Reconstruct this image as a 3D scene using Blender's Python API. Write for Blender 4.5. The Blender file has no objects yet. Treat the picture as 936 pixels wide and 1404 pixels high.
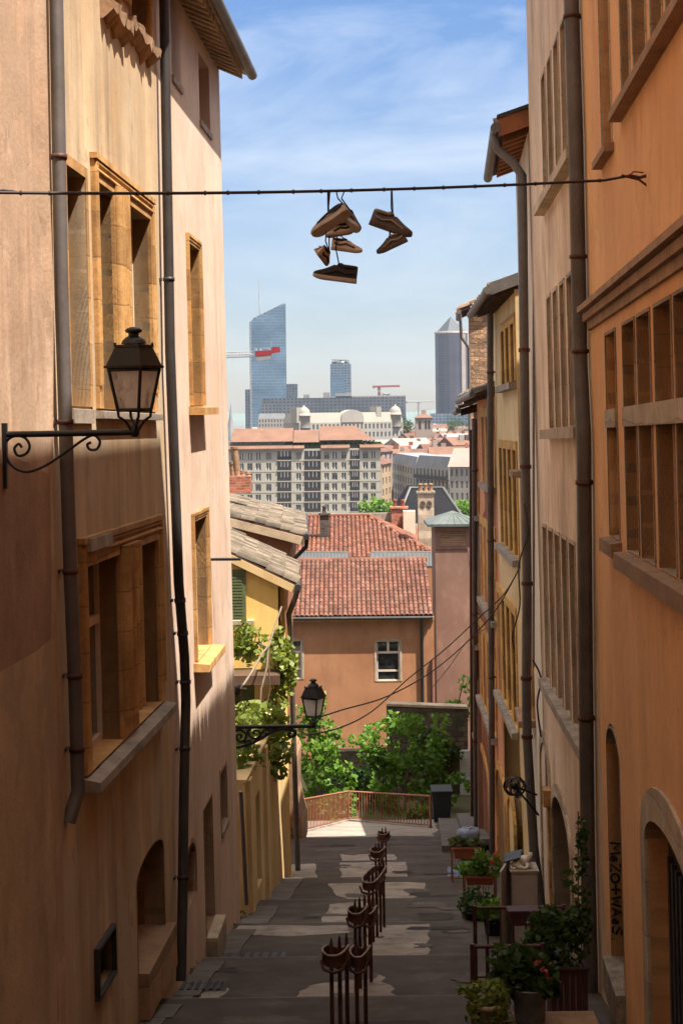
import bpy, math, random
from mathutils import Vector, Matrix
from mathutils.geometry import tessellate_polygon
random.seed(7)
R = random.Random(11)
S = bpy.context.scene
COL = S.collection
# ------------------------------------------------------------------ camera model (pixels of the 936x1404 photo -> rays)
FPX, CX, HY, ROLL = 2250.0, 468.0, 568.0, math.radians(0.7)
cr, sr = math.cos(ROLL), math.sin(ROLL)
def ray(px, py):
    X, Y = px - CX, HY - py
    return Vector(((X * cr + Y * sr) / FPX, 1.0, (-X * sr + Y * cr) / FPX))
def P(px, py, Y): return ray(px, py) * Y
cam_d = bpy.data.cameras.new('camera'); cam = bpy.data.objects.new('camera', cam_d); COL.objects.link(cam)
cam_d.sensor_fit = 'VERTICAL'; cam_d.sensor_height = 24.0; cam_d.lens = FPX / 1404 * 24.0
cam_d.shift_y = (HY - 702) / 1404.0; cam_d.shift_x = 0
cam_d.clip_start = 0.1; cam_d.clip_end = 30000
cam.matrix_world = Matrix.Rotation(math.radians(90), 4, 'X') @ Matrix.Rotation(-ROLL, 4, 'Z')
S.camera = cam
# ------------------------------------------------------------------ materials
MATS = {}
class NT:
    def __init__(s, name):
        s.m = bpy.data.materials.new(name); s.m.use_nodes = True; s.t = s.m.node_tree; s.t.nodes.clear()
        s.out = s.n('ShaderNodeOutputMaterial'); s.b = s.n('ShaderNodeBsdfPrincipled'); s.l(s.b.outputs[0], s.out.inputs['Surface'])
        s.pos = s.n('ShaderNodeNewGeometry')
    def n(s, t, **k):
        n = s.t.nodes.new(t)
        for a, v in k.items(): setattr(n, a, v)
        return n
    def l(s, a, b): s.t.links.new(a, b)
    def map(s, sc, src=None):
        m = s.n('ShaderNodeMapping'); m.inputs['Scale'].default_value = sc; s.l(src or s.pos.outputs['Position'], m.inputs['Vector']); return m.outputs[0]
    def noise(s, vec, scale, detail=5, rough=.6):
        n = s.n('ShaderNodeTexNoise'); n.inputs['Scale'].default_value = scale; n.inputs['Detail'].default_value = detail; n.inputs['Roughness'].default_value = rough
        s.l(vec, n.inputs['Vector']); return n.outputs['Fac']
    def ramp(s, fac, lo, hi, a=0.0, b=1.0):
        n = s.n('ShaderNodeMapRange'); n.inputs['From Min'].default_value = lo; n.inputs['From Max'].default_value = hi
        n.inputs['To Min'].default_value = a; n.inputs['To Max'].default_value = b; s.l(fac, n.inputs['Value']); return n.outputs[0]
    def mix(s, fac, a, b, mode='MIX'):
        n = s.n('ShaderNodeMix', data_type='RGBA', blend_type=mode)
        if isinstance(fac, (int, float)): n.inputs[0].default_value = fac
        else: s.l(fac, n.inputs[0])
        for i, v in ((6, a), (7, b)):
            if isinstance(v, tuple): n.inputs[i].default_value = (*v[:3], 1)
            else: s.l(v, n.inputs[i])
        return n.outputs[2]
    def math(s, op, a, b=None):
        n = s.n('ShaderNodeMath', operation=op)
        for i, v in ((0, a), (1, b)):
            if v is None: continue
            if isinstance(v, (int, float)): n.inputs[i].default_value = v
            else: s.l(v, n.inputs[i])
        return n.outputs[0]
    def bump(s, h, strength, dist):
        n = s.n('ShaderNodeBump'); n.inputs['Strength'].default_value = strength; n.inputs['Distance'].default_value = dist
        s.l(h, n.inputs['Height']); s.l(n.outputs[0], s.b.inputs['Normal']); return n
def mul(c, k): return tuple(min(1, x * k) for x in c)
def mat(name, c, rough=.85, var=.15, scale=.7, c2=None, streak=0.0, grain=.08, bump=.3, bs=30, bd=.01, metal=0.0, island=0.0,
        joint=0.0, stain=None, stain_amt=0.0, stain_scale=1.2, spec=.3, brick=None, lumps=0.0, patch=None, patch_amt=.6, crack=0.0):
    if name in MATS: return MATS[name]
    t = NT(name); pos = t.pos.outputs['Position']
    big = t.noise(pos, scale, 6, .62)
    col = t.mix(t.ramp(big, .3, .7), mul(c, 1 - var), c2 or mul(c, 1 + var))
    if streak:
        sk = t.noise(t.map((1, 1, .07)), 2.1, 7, .66); msk = t.noise(t.map((1, 1, .35)), .75, 4, .6)
        k1 = t.math('MULTIPLY', t.ramp(msk, .36, .66), streak * 1.5)
        col = t.mix(k1, col, t.mix(t.ramp(sk, .36, .66), (.50, .46, .43), (1.18, 1.14, 1.08)), 'MULTIPLY')
        fine = t.noise(t.map((1, 1, .16)), 9, 4, .7)
        col = t.mix(streak * .5, col, t.mix(t.ramp(fine, .35, .65), (.78, .76, .74), (1.12, 1.1, 1.08)), 'MULTIPLY')
    if stain:
        sn = t.noise(t.map((1, 1, .45)), stain_scale, 8, .7)
        col = t.mix(t.math('MULTIPLY', t.ramp(sn, .52, .66), stain_amt), col, stain)
    if patch:
        pn = t.noise(t.map((1, 1, .7)), .62, 9, .58); col = t.mix(t.math('MULTIPLY', t.ramp(pn, .585, .60), patch_amt), col, patch)
        pn2 = t.noise(t.map((1.3, 1.3, 1.0)), 1.9, 8, .62); col = t.mix(t.math('MULTIPLY', t.ramp(pn2, .64, .66), patch_amt * .8), col, mul(c, .62))
    if crack:
        wv = t.n('ShaderNodeVectorMath', operation='ADD'); nn = t.n('ShaderNodeTexNoise'); nn.inputs['Scale'].default_value = 1.7; nn.inputs['Detail'].default_value = 6; t.l(pos, nn.inputs['Vector']); t.l(pos, wv.inputs[0]); t.l(nn.outputs['Color'], wv.inputs[1])
        vo = t.n('ShaderNodeTexVoronoi', feature='DISTANCE_TO_EDGE'); vo.inputs['Scale'].default_value = .55; t.l(wv.outputs[0], vo.inputs['Vector'])
        ck = t.math('MULTIPLY', t.math('LESS_THAN', vo.outputs['Distance'], .006), t.ramp(t.noise(pos, .5, 3), .54, .62)); ckm = t.math('MULTIPLY', ck, crack); col = t.mix(ckm, col, mul(c, .3))
    if island:
        rnd = t.pos.outputs['Random Per Island']
        col = t.mix(1.0, col, t.mix(rnd, (1 - island,) * 3, (1 + island, 1 + island * .9, 1 + island * .8)), 'MULTIPLY')
    if grain:
        g = t.noise(pos, bs * 1.3, 3, .6)
        col = t.mix(1.0, col, t.mix(t.ramp(g, .25, .75), (1 - grain,) * 3, (1 + grain,) * 3), 'MULTIPLY')
    h = t.noise(pos, bs, 5, .65)
    if lumps: h = t.math('ADD', h, t.math('MULTIPLY', t.noise(pos, bs * .12, 3, .5), lumps))
    if joint:
        sx = t.n('ShaderNodeSeparateXYZ'); t.l(pos, sx.inputs[0])
        zz = t.math('ADD', t.math('DIVIDE', sx.outputs[2], joint), t.math('MULTIPLY', t.noise(pos, 1.1, 2), .5))
        fr = t.math('FRACT', zz); line = t.math('LESS_THAN', fr, .035)
        blk = t.math('FLOOR', zz); wn = t.n('ShaderNodeTexWhiteNoise', noise_dimensions='1D'); t.l(blk, wn.inputs['W'])
        col = t.mix(1.0, col, t.mix(wn.outputs['Value'], (.78, .74, .7), (1.15, 1.12, 1.08)), 'MULTIPLY')
        col = t.mix(t.math('MULTIPLY', line, .55), col, mul(c, .35))
        h = t.math('SUBTRACT', h, t.math('MULTIPLY', line, .8))
    if brick:
        bw, bh, mc = brick
        sx = t.n('ShaderNodeSeparateXYZ'); t.l(pos, sx.inputs[0]); cb = t.n('ShaderNodeCombineXYZ')
        wob = t.noise(pos, 1.3 / max(bh, .05) * .2, 3)
        t.l(t.math('ADD', t.math('ADD', sx.outputs[0], sx.outputs[1]), t.math('MULTIPLY', wob, bw * .9)), cb.inputs[0])
        t.l(t.math('ADD', sx.outputs[2], t.math('MULTIPLY', wob, bh * 1.3)), cb.inputs[1])
        bt = t.n('ShaderNodeTexBrick'); t.l(cb.outputs[0], bt.inputs['Vector']); bt.inputs['Scale'].default_value = 1
        bt.inputs['Brick Width'].default_value = bw; bt.inputs['Row Height'].default_value = bh; bt.inputs['Mortar Size'].default_value = bh * .09
        bt.inputs['Color1'].default_value = (.6, .6, .6, 1); bt.inputs['Color2'].default_value = (1.3, 1.25, 1.2, 1); bt.inputs['Mortar'].default_value = (1, 1, 1, 1); bt.inputs['Mortar Smooth'].default_value = .3
        col = t.mix(1.0, col, bt.outputs['Color'], 'MULTIPLY'); col = t.mix(t.math('MULTIPLY', bt.outputs['Fac'], .8), col, mc)
        h = t.math('SUBTRACT', h, bt.outputs['Fac'])
    t.l(col, t.b.inputs['Base Color']); t.b.inputs['Roughness'].default_value = rough; t.b.inputs['Metallic'].default_value = metal
    t.b.inputs['Specular IOR Level'].default_value = spec
    if bump: t.bump(h, bump, bd)
    MATS[name] = t.m; return t.m
def leafmat(name, c, c2, c3=None):
    t = NT(name); rnd = t.pos.outputs['Random Per Island']
    col = t.mix(rnd, c, c2); cl = t.noise(t.pos.outputs['Position'], 1.6, 3)
    col = t.mix(t.ramp(cl, .35, .65, 0, .6), col, c3 or mul(c, .6))
    t.l(col, t.b.inputs['Base Color']); t.b.inputs['Roughness'].default_value = .55; t.b.inputs['Specular IOR Level'].default_value = .35
    tr = t.n('ShaderNodeBsdfTranslucent'); t.l(t.mix(1.0, col, (1.25, 1.35, .6), 'MULTIPLY'), tr.inputs['Color'])
    mx = t.n('ShaderNodeMixShader'); mx.inputs[0].default_value = .38; t.l(t.b.outputs[0], mx.inputs[1]); t.l(tr.outputs[0], mx.inputs[2]); t.l(mx.outputs[0], t.out.inputs['Surface'])
    return t.m
def glassmat(name, c=(.015, .018, .02), rough=.03, spec=1.0, var=0.0):
    t = NT(name); t.b.inputs['Base Color'].default_value = (*c, 1); t.b.inputs['Roughness'].default_value = rough; t.b.inputs['Specular IOR Level'].default_value = spec
    n = t.noise(t.pos.outputs['Position'], 2.5, 2)
    t.l(t.mix(t.ramp(n, .35, .65), mul(c, .6), mul(c, 1.6)), t.b.inputs['Base Color'])
    t.bump(n, .06, .02); return t.m
def gridmat(name, c, line, bw, bh, ms, rough=.15, metal=.5, tint=None, var=.35):
    """curtain wall: panes in a grid of mullions, pane by pane a little different"""
    t = NT(name); tc = t.n('ShaderNodeTexCoord'); sx = t.n('ShaderNodeSeparateXYZ'); t.l(tc.outputs['Object'], sx.inputs[0]); cb = t.n('ShaderNodeCombineXYZ')
    t.l(t.math('ADD', sx.outputs[0], sx.outputs[1]), cb.inputs[0]); t.l(sx.outputs[2], cb.inputs[1])
    bt = t.n('ShaderNodeTexBrick'); bt.offset = 0; t.l(cb.outputs[0], bt.inputs['Vector']); bt.inputs['Scale'].default_value = 1
    bt.inputs['Brick Width'].default_value = bw; bt.inputs['Row Height'].default_value = bh; bt.inputs['Mortar Size'].default_value = ms; bt.inputs['Mortar Smooth'].default_value = 0
    bt.inputs['Color1'].default_value = (*mul(c, 1 - var), 1); bt.inputs['Color2'].default_value = (*mul(c, 1 + var), 1); bt.inputs['Mortar'].default_value = (*line, 1)
    n = t.noise(t.map((.02, .02, .05)), 1.0, 4)
    col = t.mix(1.0, bt.outputs['Color'], t.mix(t.ramp(n, .35, .65), (.65, .68, .72), (1.25, 1.22, 1.18)), 'MULTIPLY')
    t.l(col, t.b.inputs['Base Color']); t.b.inputs['Roughness'].default_value = rough
    t.l(t.math('MULTIPLY', t.math('SUBTRACT', 1, bt.outputs['Fac']), metal), t.b.inputs['Metallic'])
    return t.m
M = {}
M['plaster_a'] = mat('brown_pink_plaster', (.43, .29, .20), var=.28, scale=.8, streak=.6, grain=.10, bump=.45, bs=26, stain=(.55, .43, .33), stain_amt=.5, lumps=2.5, patch=(.36, .25, .17), patch_amt=.75, crack=.22)
M['plaster_a2'] = mat('tan_plaster_base', (.43, .31, .195), var=.18, scale=.9, streak=.25, grain=.08, bump=.4, bs=26, stain=(.2, .14, .1), stain_amt=.6, stain_scale=.9, patch=(.30, .22, .15), crack=.22, lumps=2)
M['plaster_b'] = mat('yellow_beige_plaster', (.47, .335, .20), c2=(.54, .42, .285), var=.2, scale=.55, streak=.7, grain=.07, bump=.3, bs=30, stain=(.46, .27, .12), stain_amt=.6, lumps=2.5, patch=(.42, .33, .24), patch_amt=.65, crack=.2)
M['plaster_c'] = mat('rose_plaster', (.54, .375, .285), c2=(.60, .475, .39), var=.1, scale=.5, streak=.38, grain=.05, bump=.28, bs=30, stain=(.60, .40, .25), stain_amt=.5, lumps=2.5, patch=(.58, .46, .36), patch_amt=.5, crack=.2)
M['stone_gold'] = mat('golden_limestone', (.40, .205, .066), c2=(.52, .31, .125), var=.32, scale=2.2, grain=.15, bump=.5, bs=24, joint=.42, stain=(.17, .085, .035), stain_amt=.75, stain_scale=2.6)
M['stone_grey'] = mat('weathered_grey_stone', (.27, .22, .175), var=.35, scale=3, grain=.2, bump=.6, bs=22, stain=(.09, .075, .06), stain_amt=.6, stain_scale=3)
M['stone_brown'] = mat('brown_sandstone', (.30, .19, .115), var=.25, scale=2.5, grain=.15, bump=.5, bs=24, joint=.5, stain=(.13, .09, .06), stain_amt=.5, stain_scale=3)
M['stone_pale'] = mat('pale_worn_stone', (.40, .33, .25), var=.25, scale=2.0, grain=.14, bump=.5, bs=22, joint=.45, stain=(.2, .15, .1), stain_amt=.5, stain_scale=3)
M['plaster_orange'] = mat('orange_ochre_plaster', (.76, .39, .165), c2=(.80, .46, .22), var=.14, scale=.6, streak=.22, grain=.05, bump=.25, bs=30, stain=(.46, .21, .08), stain_amt=.45, patch=(.62, .33, .15), patch_amt=.4, crack=.22, lumps=2)
M['plaster_grey'] = mat('grey_beige_plaster', (.66, .48, .335), c2=(.74, .58, .43), var=.18, scale=.8, streak=.55, grain=.08, bump=.35, bs=28, stain=(.27, .19, .13), stain_amt=.6, patch=(.50, .40, .30), patch_amt=.6, crack=.22, lumps=2.5)
M['plaster_white'] = mat('off_white_plaster', (.62, .52, .40), var=.12, scale=.8, streak=.4, stain=(.32, .22, .12), stain_amt=.5)
M['plaster_yellow'] = mat('straw_yellow_plaster', (.62, .425, .20), c2=(.68, .51, .28), var=.14, scale=.7, streak=.3, stain=(.42, .28, .1), stain_amt=.5)
M['plaster_lemon'] = mat('lemon_yellow_plaster', (.78, .49, .13), c2=(.80, .56, .2), var=.1, scale=.8, streak=.25, stain=(.45, .33, .14), stain_amt=.4)
M['plaster_salmon'] = mat('salmon_plaster', (.58, .25, .12), var=.14, scale=.8, streak=.3, stain=(.36, .15, .08), stain_amt=.4)
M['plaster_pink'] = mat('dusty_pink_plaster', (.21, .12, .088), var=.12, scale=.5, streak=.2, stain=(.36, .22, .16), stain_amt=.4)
M['plaster_terra'] = mat('terracotta_plaster', (.33, .14, .07), c2=(.39, .195, .10), var=.16, scale=.45, streak=.2, stain=(.22, .10, .055), stain_amt=.6, stain_scale=.7, patch=(.33, .16, .09), patch_amt=.5)
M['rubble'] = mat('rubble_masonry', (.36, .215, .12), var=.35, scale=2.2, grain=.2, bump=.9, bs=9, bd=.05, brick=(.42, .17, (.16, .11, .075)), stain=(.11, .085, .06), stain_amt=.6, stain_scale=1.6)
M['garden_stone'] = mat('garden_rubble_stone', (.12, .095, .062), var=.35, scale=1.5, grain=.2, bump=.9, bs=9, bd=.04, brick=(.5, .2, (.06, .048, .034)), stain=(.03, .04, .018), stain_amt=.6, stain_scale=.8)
M['stone_amber'] = mat('amber_sandstone', (.60, .31, .075), c2=(.66, .40, .13), var=.25, scale=2.2, grain=.15, bump=.5, bs=24, joint=.5, stain=(.24, .12, .05), stain_amt=.5, stain_scale=4)
M['stone_taupe'] = mat('taupe_window_stone', (.33, .245, .175), var=.35, scale=2.0, grain=.18, bump=.5, bs=24, joint=.55, stain=(.15, .10, .07), stain_amt=.6, stain_scale=2.5)
M['asphalt_dark'] = mat('dark_asphalt_repair', (.034, .028, .026), rough=.9, var=.3, scale=2, grain=.25, bump=.5, bs=50, bd=.006)
M['asphalt_light'] = mat('scuffed_grey_asphalt', (.085, .07, .062), rough=.88, var=.35, scale=2, grain=.25, bump=.5, bs=45, bd=.006, stain=(.16, .14, .12), stain_amt=.6, stain_scale=3)
M['brown_coat'] = mat('dark_brown_plaster', (.30, .19, .125), var=.3, scale=1.3, streak=.4, grain=.10, bump=.45, bs=26, stain=(.33, .21, .14), stain_amt=.7, stain_scale=1.5, lumps=2.5)
M['stone_sooty'] = mat('sooty_dark_stone', (.07, .055, .045), var=.35, scale=3, grain=.2, bump=.6, bs=22, brick=(.3, .14, (.12, .1, .08)))
M['landing'] = mat('pale_dusty_paving', (.25, .215, .18), rough=.9, var=.25, scale=.9, grain=.15, bump=.4, bs=40, bd=.008, stain=(.14, .115, .095), stain_amt=.6, stain_scale=1.2)
M['brick'] = mat('red_brick', (.34, .12, .075), var=.25, scale=2, bump=.5, bs=20, brick=(.24, .075, (.3, .25, .2)))
M['zinc'] = mat('aged_zinc', (.135, .12, .115), rough=.55, var=.22, scale=3, streak=.35, grain=.06, bump=.1, metal=.35)
M['zinc_dark'] = mat('dark_painted_pipe', (.045, .040, .040), rough=.5, var=.25, scale=3, streak=.3, bump=.1, metal=.2)
M['zinc_pale'] = mat('pale_zinc_sheet', (.10, .102, .10), rough=.5, var=.15, scale=1, streak=.3, bump=.08, metal=.3)
M['verdigris'] = mat('green_grey_copper_sheet', (.095, .112, .105), rough=.55, var=.2, scale=1.5, bump=.1, metal=.1)
M['iron'] = mat('black_wrought_iron', (.008, .0075, .009), rough=.45, var=.3, scale=8, bump=.2, bs=60, metal=.0, spec=.35)
M['rust'] = mat('dark_rusty_steel', (.075, .03, .024), rough=.6, var=.4, scale=6, grain=.25, bump=.3, bs=50, metal=.3, c2=(.13, .055, .04))
M['rust_edge'] = mat('worn_bare_steel_edge', (.24, .17, .14), rough=.5, var=.4, scale=9, grain=.25, bump=.2, metal=.4)
M['rust_red'] = mat('red_brown_painted_iron', (.24, .095, .05), rough=.65, var=.3, scale=5, bump=.2, bs=40)
M['wine'] = mat('wine_red_painted_metal', (.065, .022, .022), rough=.55, var=.25, scale=4, bump=.2, bs=40, spec=.4)
M['wood_dark'] = mat('dark_old_wood', (.085, .05, .032), rough=.8, var=.3, scale=3, streak=.5, bump=.4)
M['wood_rafter'] = mat('weathered_rafter_wood', (.40, .30, .20), rough=.9, var=.3, scale=2.5, grain=.15, bump=.4)
M['wood_orange'] = mat('varnished_orange_wood', (.27, .10, .04), rough=.6, var=.3, scale=3, bump=.3)
M['frame_cream'] = mat('cream_painted_frame', (.55, .45, .36), rough=.6, var=.12, scale=3, bump=.15)
M['frame_brown'] = mat('brown_painted_frame', (.20, .115, .07), rough=.6, var=.2, scale=3, bump=.15)
M['frame_white'] = mat('white_painted_frame', (.72, .70, .66), rough=.55, var=.08, bump=.1)
M['shutter'] = mat('olive_green_paint', (.095, .115, .05), rough=.7, var=.2, scale=4, bump=.2)
M['white_door'] = mat('white_slatted_paint', (.62, .62, .60), rough=.6, var=.1, bump=.1)
M['dark_door'] = mat('dark_blue_grey_metal', (.03, .032, .042), rough=.45, var=.2, bump=.1, metal=.2)
M['glass'] = glassmat('window_glass', (.02, .022, .024))
M['glass_far'] = glassmat('far_window_glass', (.05, .058, .065), .15)
M['tile'] = mat('red_canal_tile', (.15, .058, .036), rough=.85, var=.25, scale=1.5, island=.32, grain=.12, bump=.3, bs=20, stain=(.24, .17, .12), stain_amt=.35)
M['tile_deep'] = mat('deep_red_tile', (.125, .053, .036), rough=.85, var=.25, scale=1.0, island=.28, grain=.12, bump=.3, bs=20, stain=(.22, .14, .10), stain_amt=.4)
M['tile_bed'] = mat('shadowed_tile_channel', (.05, .022, .016), var=.3, scale=2, bump=.3)
M['tile_old'] = mat('pale_lichen_tile', (.115, .092, .070), rough=.9, var=.45, scale=2.6, island=.5, grain=.18, bump=.5, bs=18, stain=(.10, .09, .07), stain_amt=.5, stain_scale=2)
M['tile_mix'] = mat('mottled_old_tile', (.20, .13, .095), rough=.9, var=.35, scale=2.2, island=.4, grain=.2, bump=.5, bs=18)
M['roof_far'] = mat('far_red_roof', (.15, .08, .054), var=.2, scale=.25, bump=0, grain=.1, bs=2)
M['roof_far2'] = mat('far_brown_roof', (.12, .058, .042), var=.25, scale=.25, bump=0, grain=.1, bs=2)
M['roof_grey'] = mat('far_zinc_roof', (.20, .205, .215), var=.15, scale=.2, bump=0)
M['slate'] = mat('dark_slate', (.009, .009, .012), rough=.75, spec=.12, var=.3, scale=1, bump=.2, bs=8)
M['city_cream'] = mat('city_cream_render', (.33, .31, .26), var=.06, scale=.1, bump=0, grain=.03, bs=1)
M['city_white'] = mat('city_pale_stone', (.27, .25, .22), var=.08, scale=.1, bump=0, grain=.04, bs=1)
M['city_pink'] = mat('city_dusty_wall', (.27, .21, .18), var=.15, scale=.1, bump=0, grain=.05, bs=1)
M['city_grey'] = mat('city_grey_wall', (.22, .205, .19), var=.15, scale=.1, bump=0, grain=.05, bs=1)
M['city_ochre'] = mat('city_ochre_wall', (.33, .24, .155), var=.12, scale=.1, bump=0, grain=.05, bs=1)
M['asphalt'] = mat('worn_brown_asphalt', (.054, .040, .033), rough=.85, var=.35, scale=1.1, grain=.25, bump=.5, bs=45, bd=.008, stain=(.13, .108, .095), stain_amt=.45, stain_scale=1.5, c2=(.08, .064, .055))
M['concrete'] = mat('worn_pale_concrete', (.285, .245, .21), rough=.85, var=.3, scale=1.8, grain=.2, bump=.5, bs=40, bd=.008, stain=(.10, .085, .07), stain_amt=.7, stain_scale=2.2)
M['kerbstone'] = mat('grey_step_stone', (.105, .09, .08), rough=.8, var=.3, scale=2, grain=.2, bump=.5, bs=30)
M['grate'] = mat('dark_cast_iron_grate', (.03, .03, .035), rough=.5, var=.3, scale=6, bump=.3, bs=50, metal=.4)
M['earth'] = mat('earth_and_scrub', (.09, .085, .04), var=.4, scale=.3, bump=.3, bs=3)
M['cityground'] = mat('city_streets_and_roofs', (.17, .12, .10), var=.3, scale=.03, c2=(.13, .12, .10), bump=0, bs=.3)
M['hills'] = mat('far_wooded_hills', (.10, .13, .11), var=.3, scale=.002, bump=0, grain=0)
M['bark'] = mat('grey_brown_bark', (.16, .11, .075), var=.3, scale=4, bump=.6, bs=20)
M['vinewood'] = mat('pale_vine_wood', (.17, .125, .09), var=.3, scale=5, bump=.6, bs=25)
M['leaf'] = leafmat('fresh_green_leaf', (.085, .19, .022), (.20, .33, .055))
M['leaf_vine'] = leafmat('yellow_green_leaf', (.12, .17, .03), (.28, .31, .07))
M['leaf_dark'] = leafmat('dark_green_leaf', (.03, .07, .018), (.075, .125, .03))
M['leaf_grey'] = leafmat('grey_green_leaf', (.09, .11, .05), (.17, .19, .09))
M['petal'] = leafmat('red_petal', (.55, .02, .03), (.6, .06, .08), (.5, .02, .03))
M['petal_pink'] = leafmat('pink_petal', (.5, .10, .14), (.6, .2, .2), (.45, .08, .1))
M['terracotta_box'] = mat('orange_red_planter', (.23, .065, .03), rough=.6, var=.2, scale=4, bump=.15)
M['bucket'] = mat('galvanised_steel', (.22, .23, .25), rough=.45, var=.3, scale=6, bump=.1, metal=.5)
M['bin'] = mat('black_bin_plastic', (.022, .024, .03), rough=.5, var=.2, bump=.1)
M['bag'] = mat('silver_grey_bin_liner', (.17, .20, .28), rough=.35, var=.3, scale=9, bump=.6, bs=14)
M['cabinet'] = mat('grey_beige_cabinet_paint', (.42, .36, .31), rough=.6, var=.12, scale=2, bump=.1, stain=(.25, .19, .14), stain_amt=.4)
M['fur_white'] = mat('white_cat_fur', (.70, .64, .56), var=.12, scale=6, bump=.5, bs=120)
M['fur_dark'] = mat('dark_grey_cat_fur', (.09, .075, .065), var=.3, scale=6, bump=.5, bs=120)
M['frost'] = mat('frosted_lamp_glass', (.93, .89, .84), rough=.45, var=.12, scale=6, grain=.06, bump=.1, stain=(.14, .10, .07), stain_amt=.6, stain_scale=9)
M['cable'] = mat('black_cable_sheath', (.035, .027, .025), rough=.6, var=.3, bump=0)
M['cable_grey'] = mat('grey_conduit', (.45, .42, .38), rough=.6, var=.2, bump=0)
M['paint_black'] = mat('black_spray_paint', (.012, .011, .011), rough=.6, var=.1, bump=0, grain=0)
M['paint_white'] = mat('chalky_white_paint', (.36, .33, .31), rough=.9, var=.3, scale=8, bump=0)
M['shoe_tan'] = mat('dusty_tan_canvas', (.27, .235, .20), var=.25, scale=12, bump=.4, bs=90)
M['shoe_brown'] = mat('dark_brown_suede', (.105, .092, .085), var=.25, scale=12, bump=.4, bs=90)
M['shoe_pale'] = mat('faded_beige_canvas', (.74, .70, .65), var=.25, scale=12, bump=.4, bs=90)
M['shoe_black'] = mat('faded_black_canvas', (.035, .033, .036), var=.25, scale=12, bump=.4, bs=90)
M['sole'] = mat('dirty_rubber_sole', (.38, .34, .30), rough=.7, var=.2, scale=10, bump=.2)
M['sole_dark'] = mat('brown_rubber_sole', (.09, .07, .06), rough=.7, var=.2, scale=10, bump=.2)
M['crane_red'] = mat('red_crane_paint', (.22, .015, .02), bump=0)
M['crane_white'] = mat('white_crane_paint', (.3, .3, .3), bump=0)
M['signblue'] = mat('blue_chalk_paint', (.12, .17, .3), bump=0, var=.3, scale=5)
M['incity'] = gridmat('blue_curtain_glass', (.085, .15, .215), (.12, .18, .24), 2.7, 3.9, .28, metal=.35, rough=.25, var=.16)
M['crayon'] = gridmat('mauve_pink_concrete_and_glass', (.02, .02, .036), (.05, .038, .05), 3.6, 3.6, .75, metal=.1, rough=.4)
M['oxy'] = gridmat('pale_blue_tower_glass', (.06, .095, .14), (.15, .17, .2), 4.5, 3.6, .5, metal=.3, rough=.25)
M['slab'] = gridmat('grey_office_front', (.035, .042, .055), (.10, .105, .115), 4.2, 3.6, .8, metal=.1, rough=.4)
M['darktower'] = gridmat('dark_office_glass', (.05, .06, .085), (.1, .11, .125), 4, 3.6, .4, metal=.2, rough=.3)
M['pyr'] = mat('grey_glass_pyramid', (.055, .06, .07), rough=.6, var=.08, scale=.05, bump=0)
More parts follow.
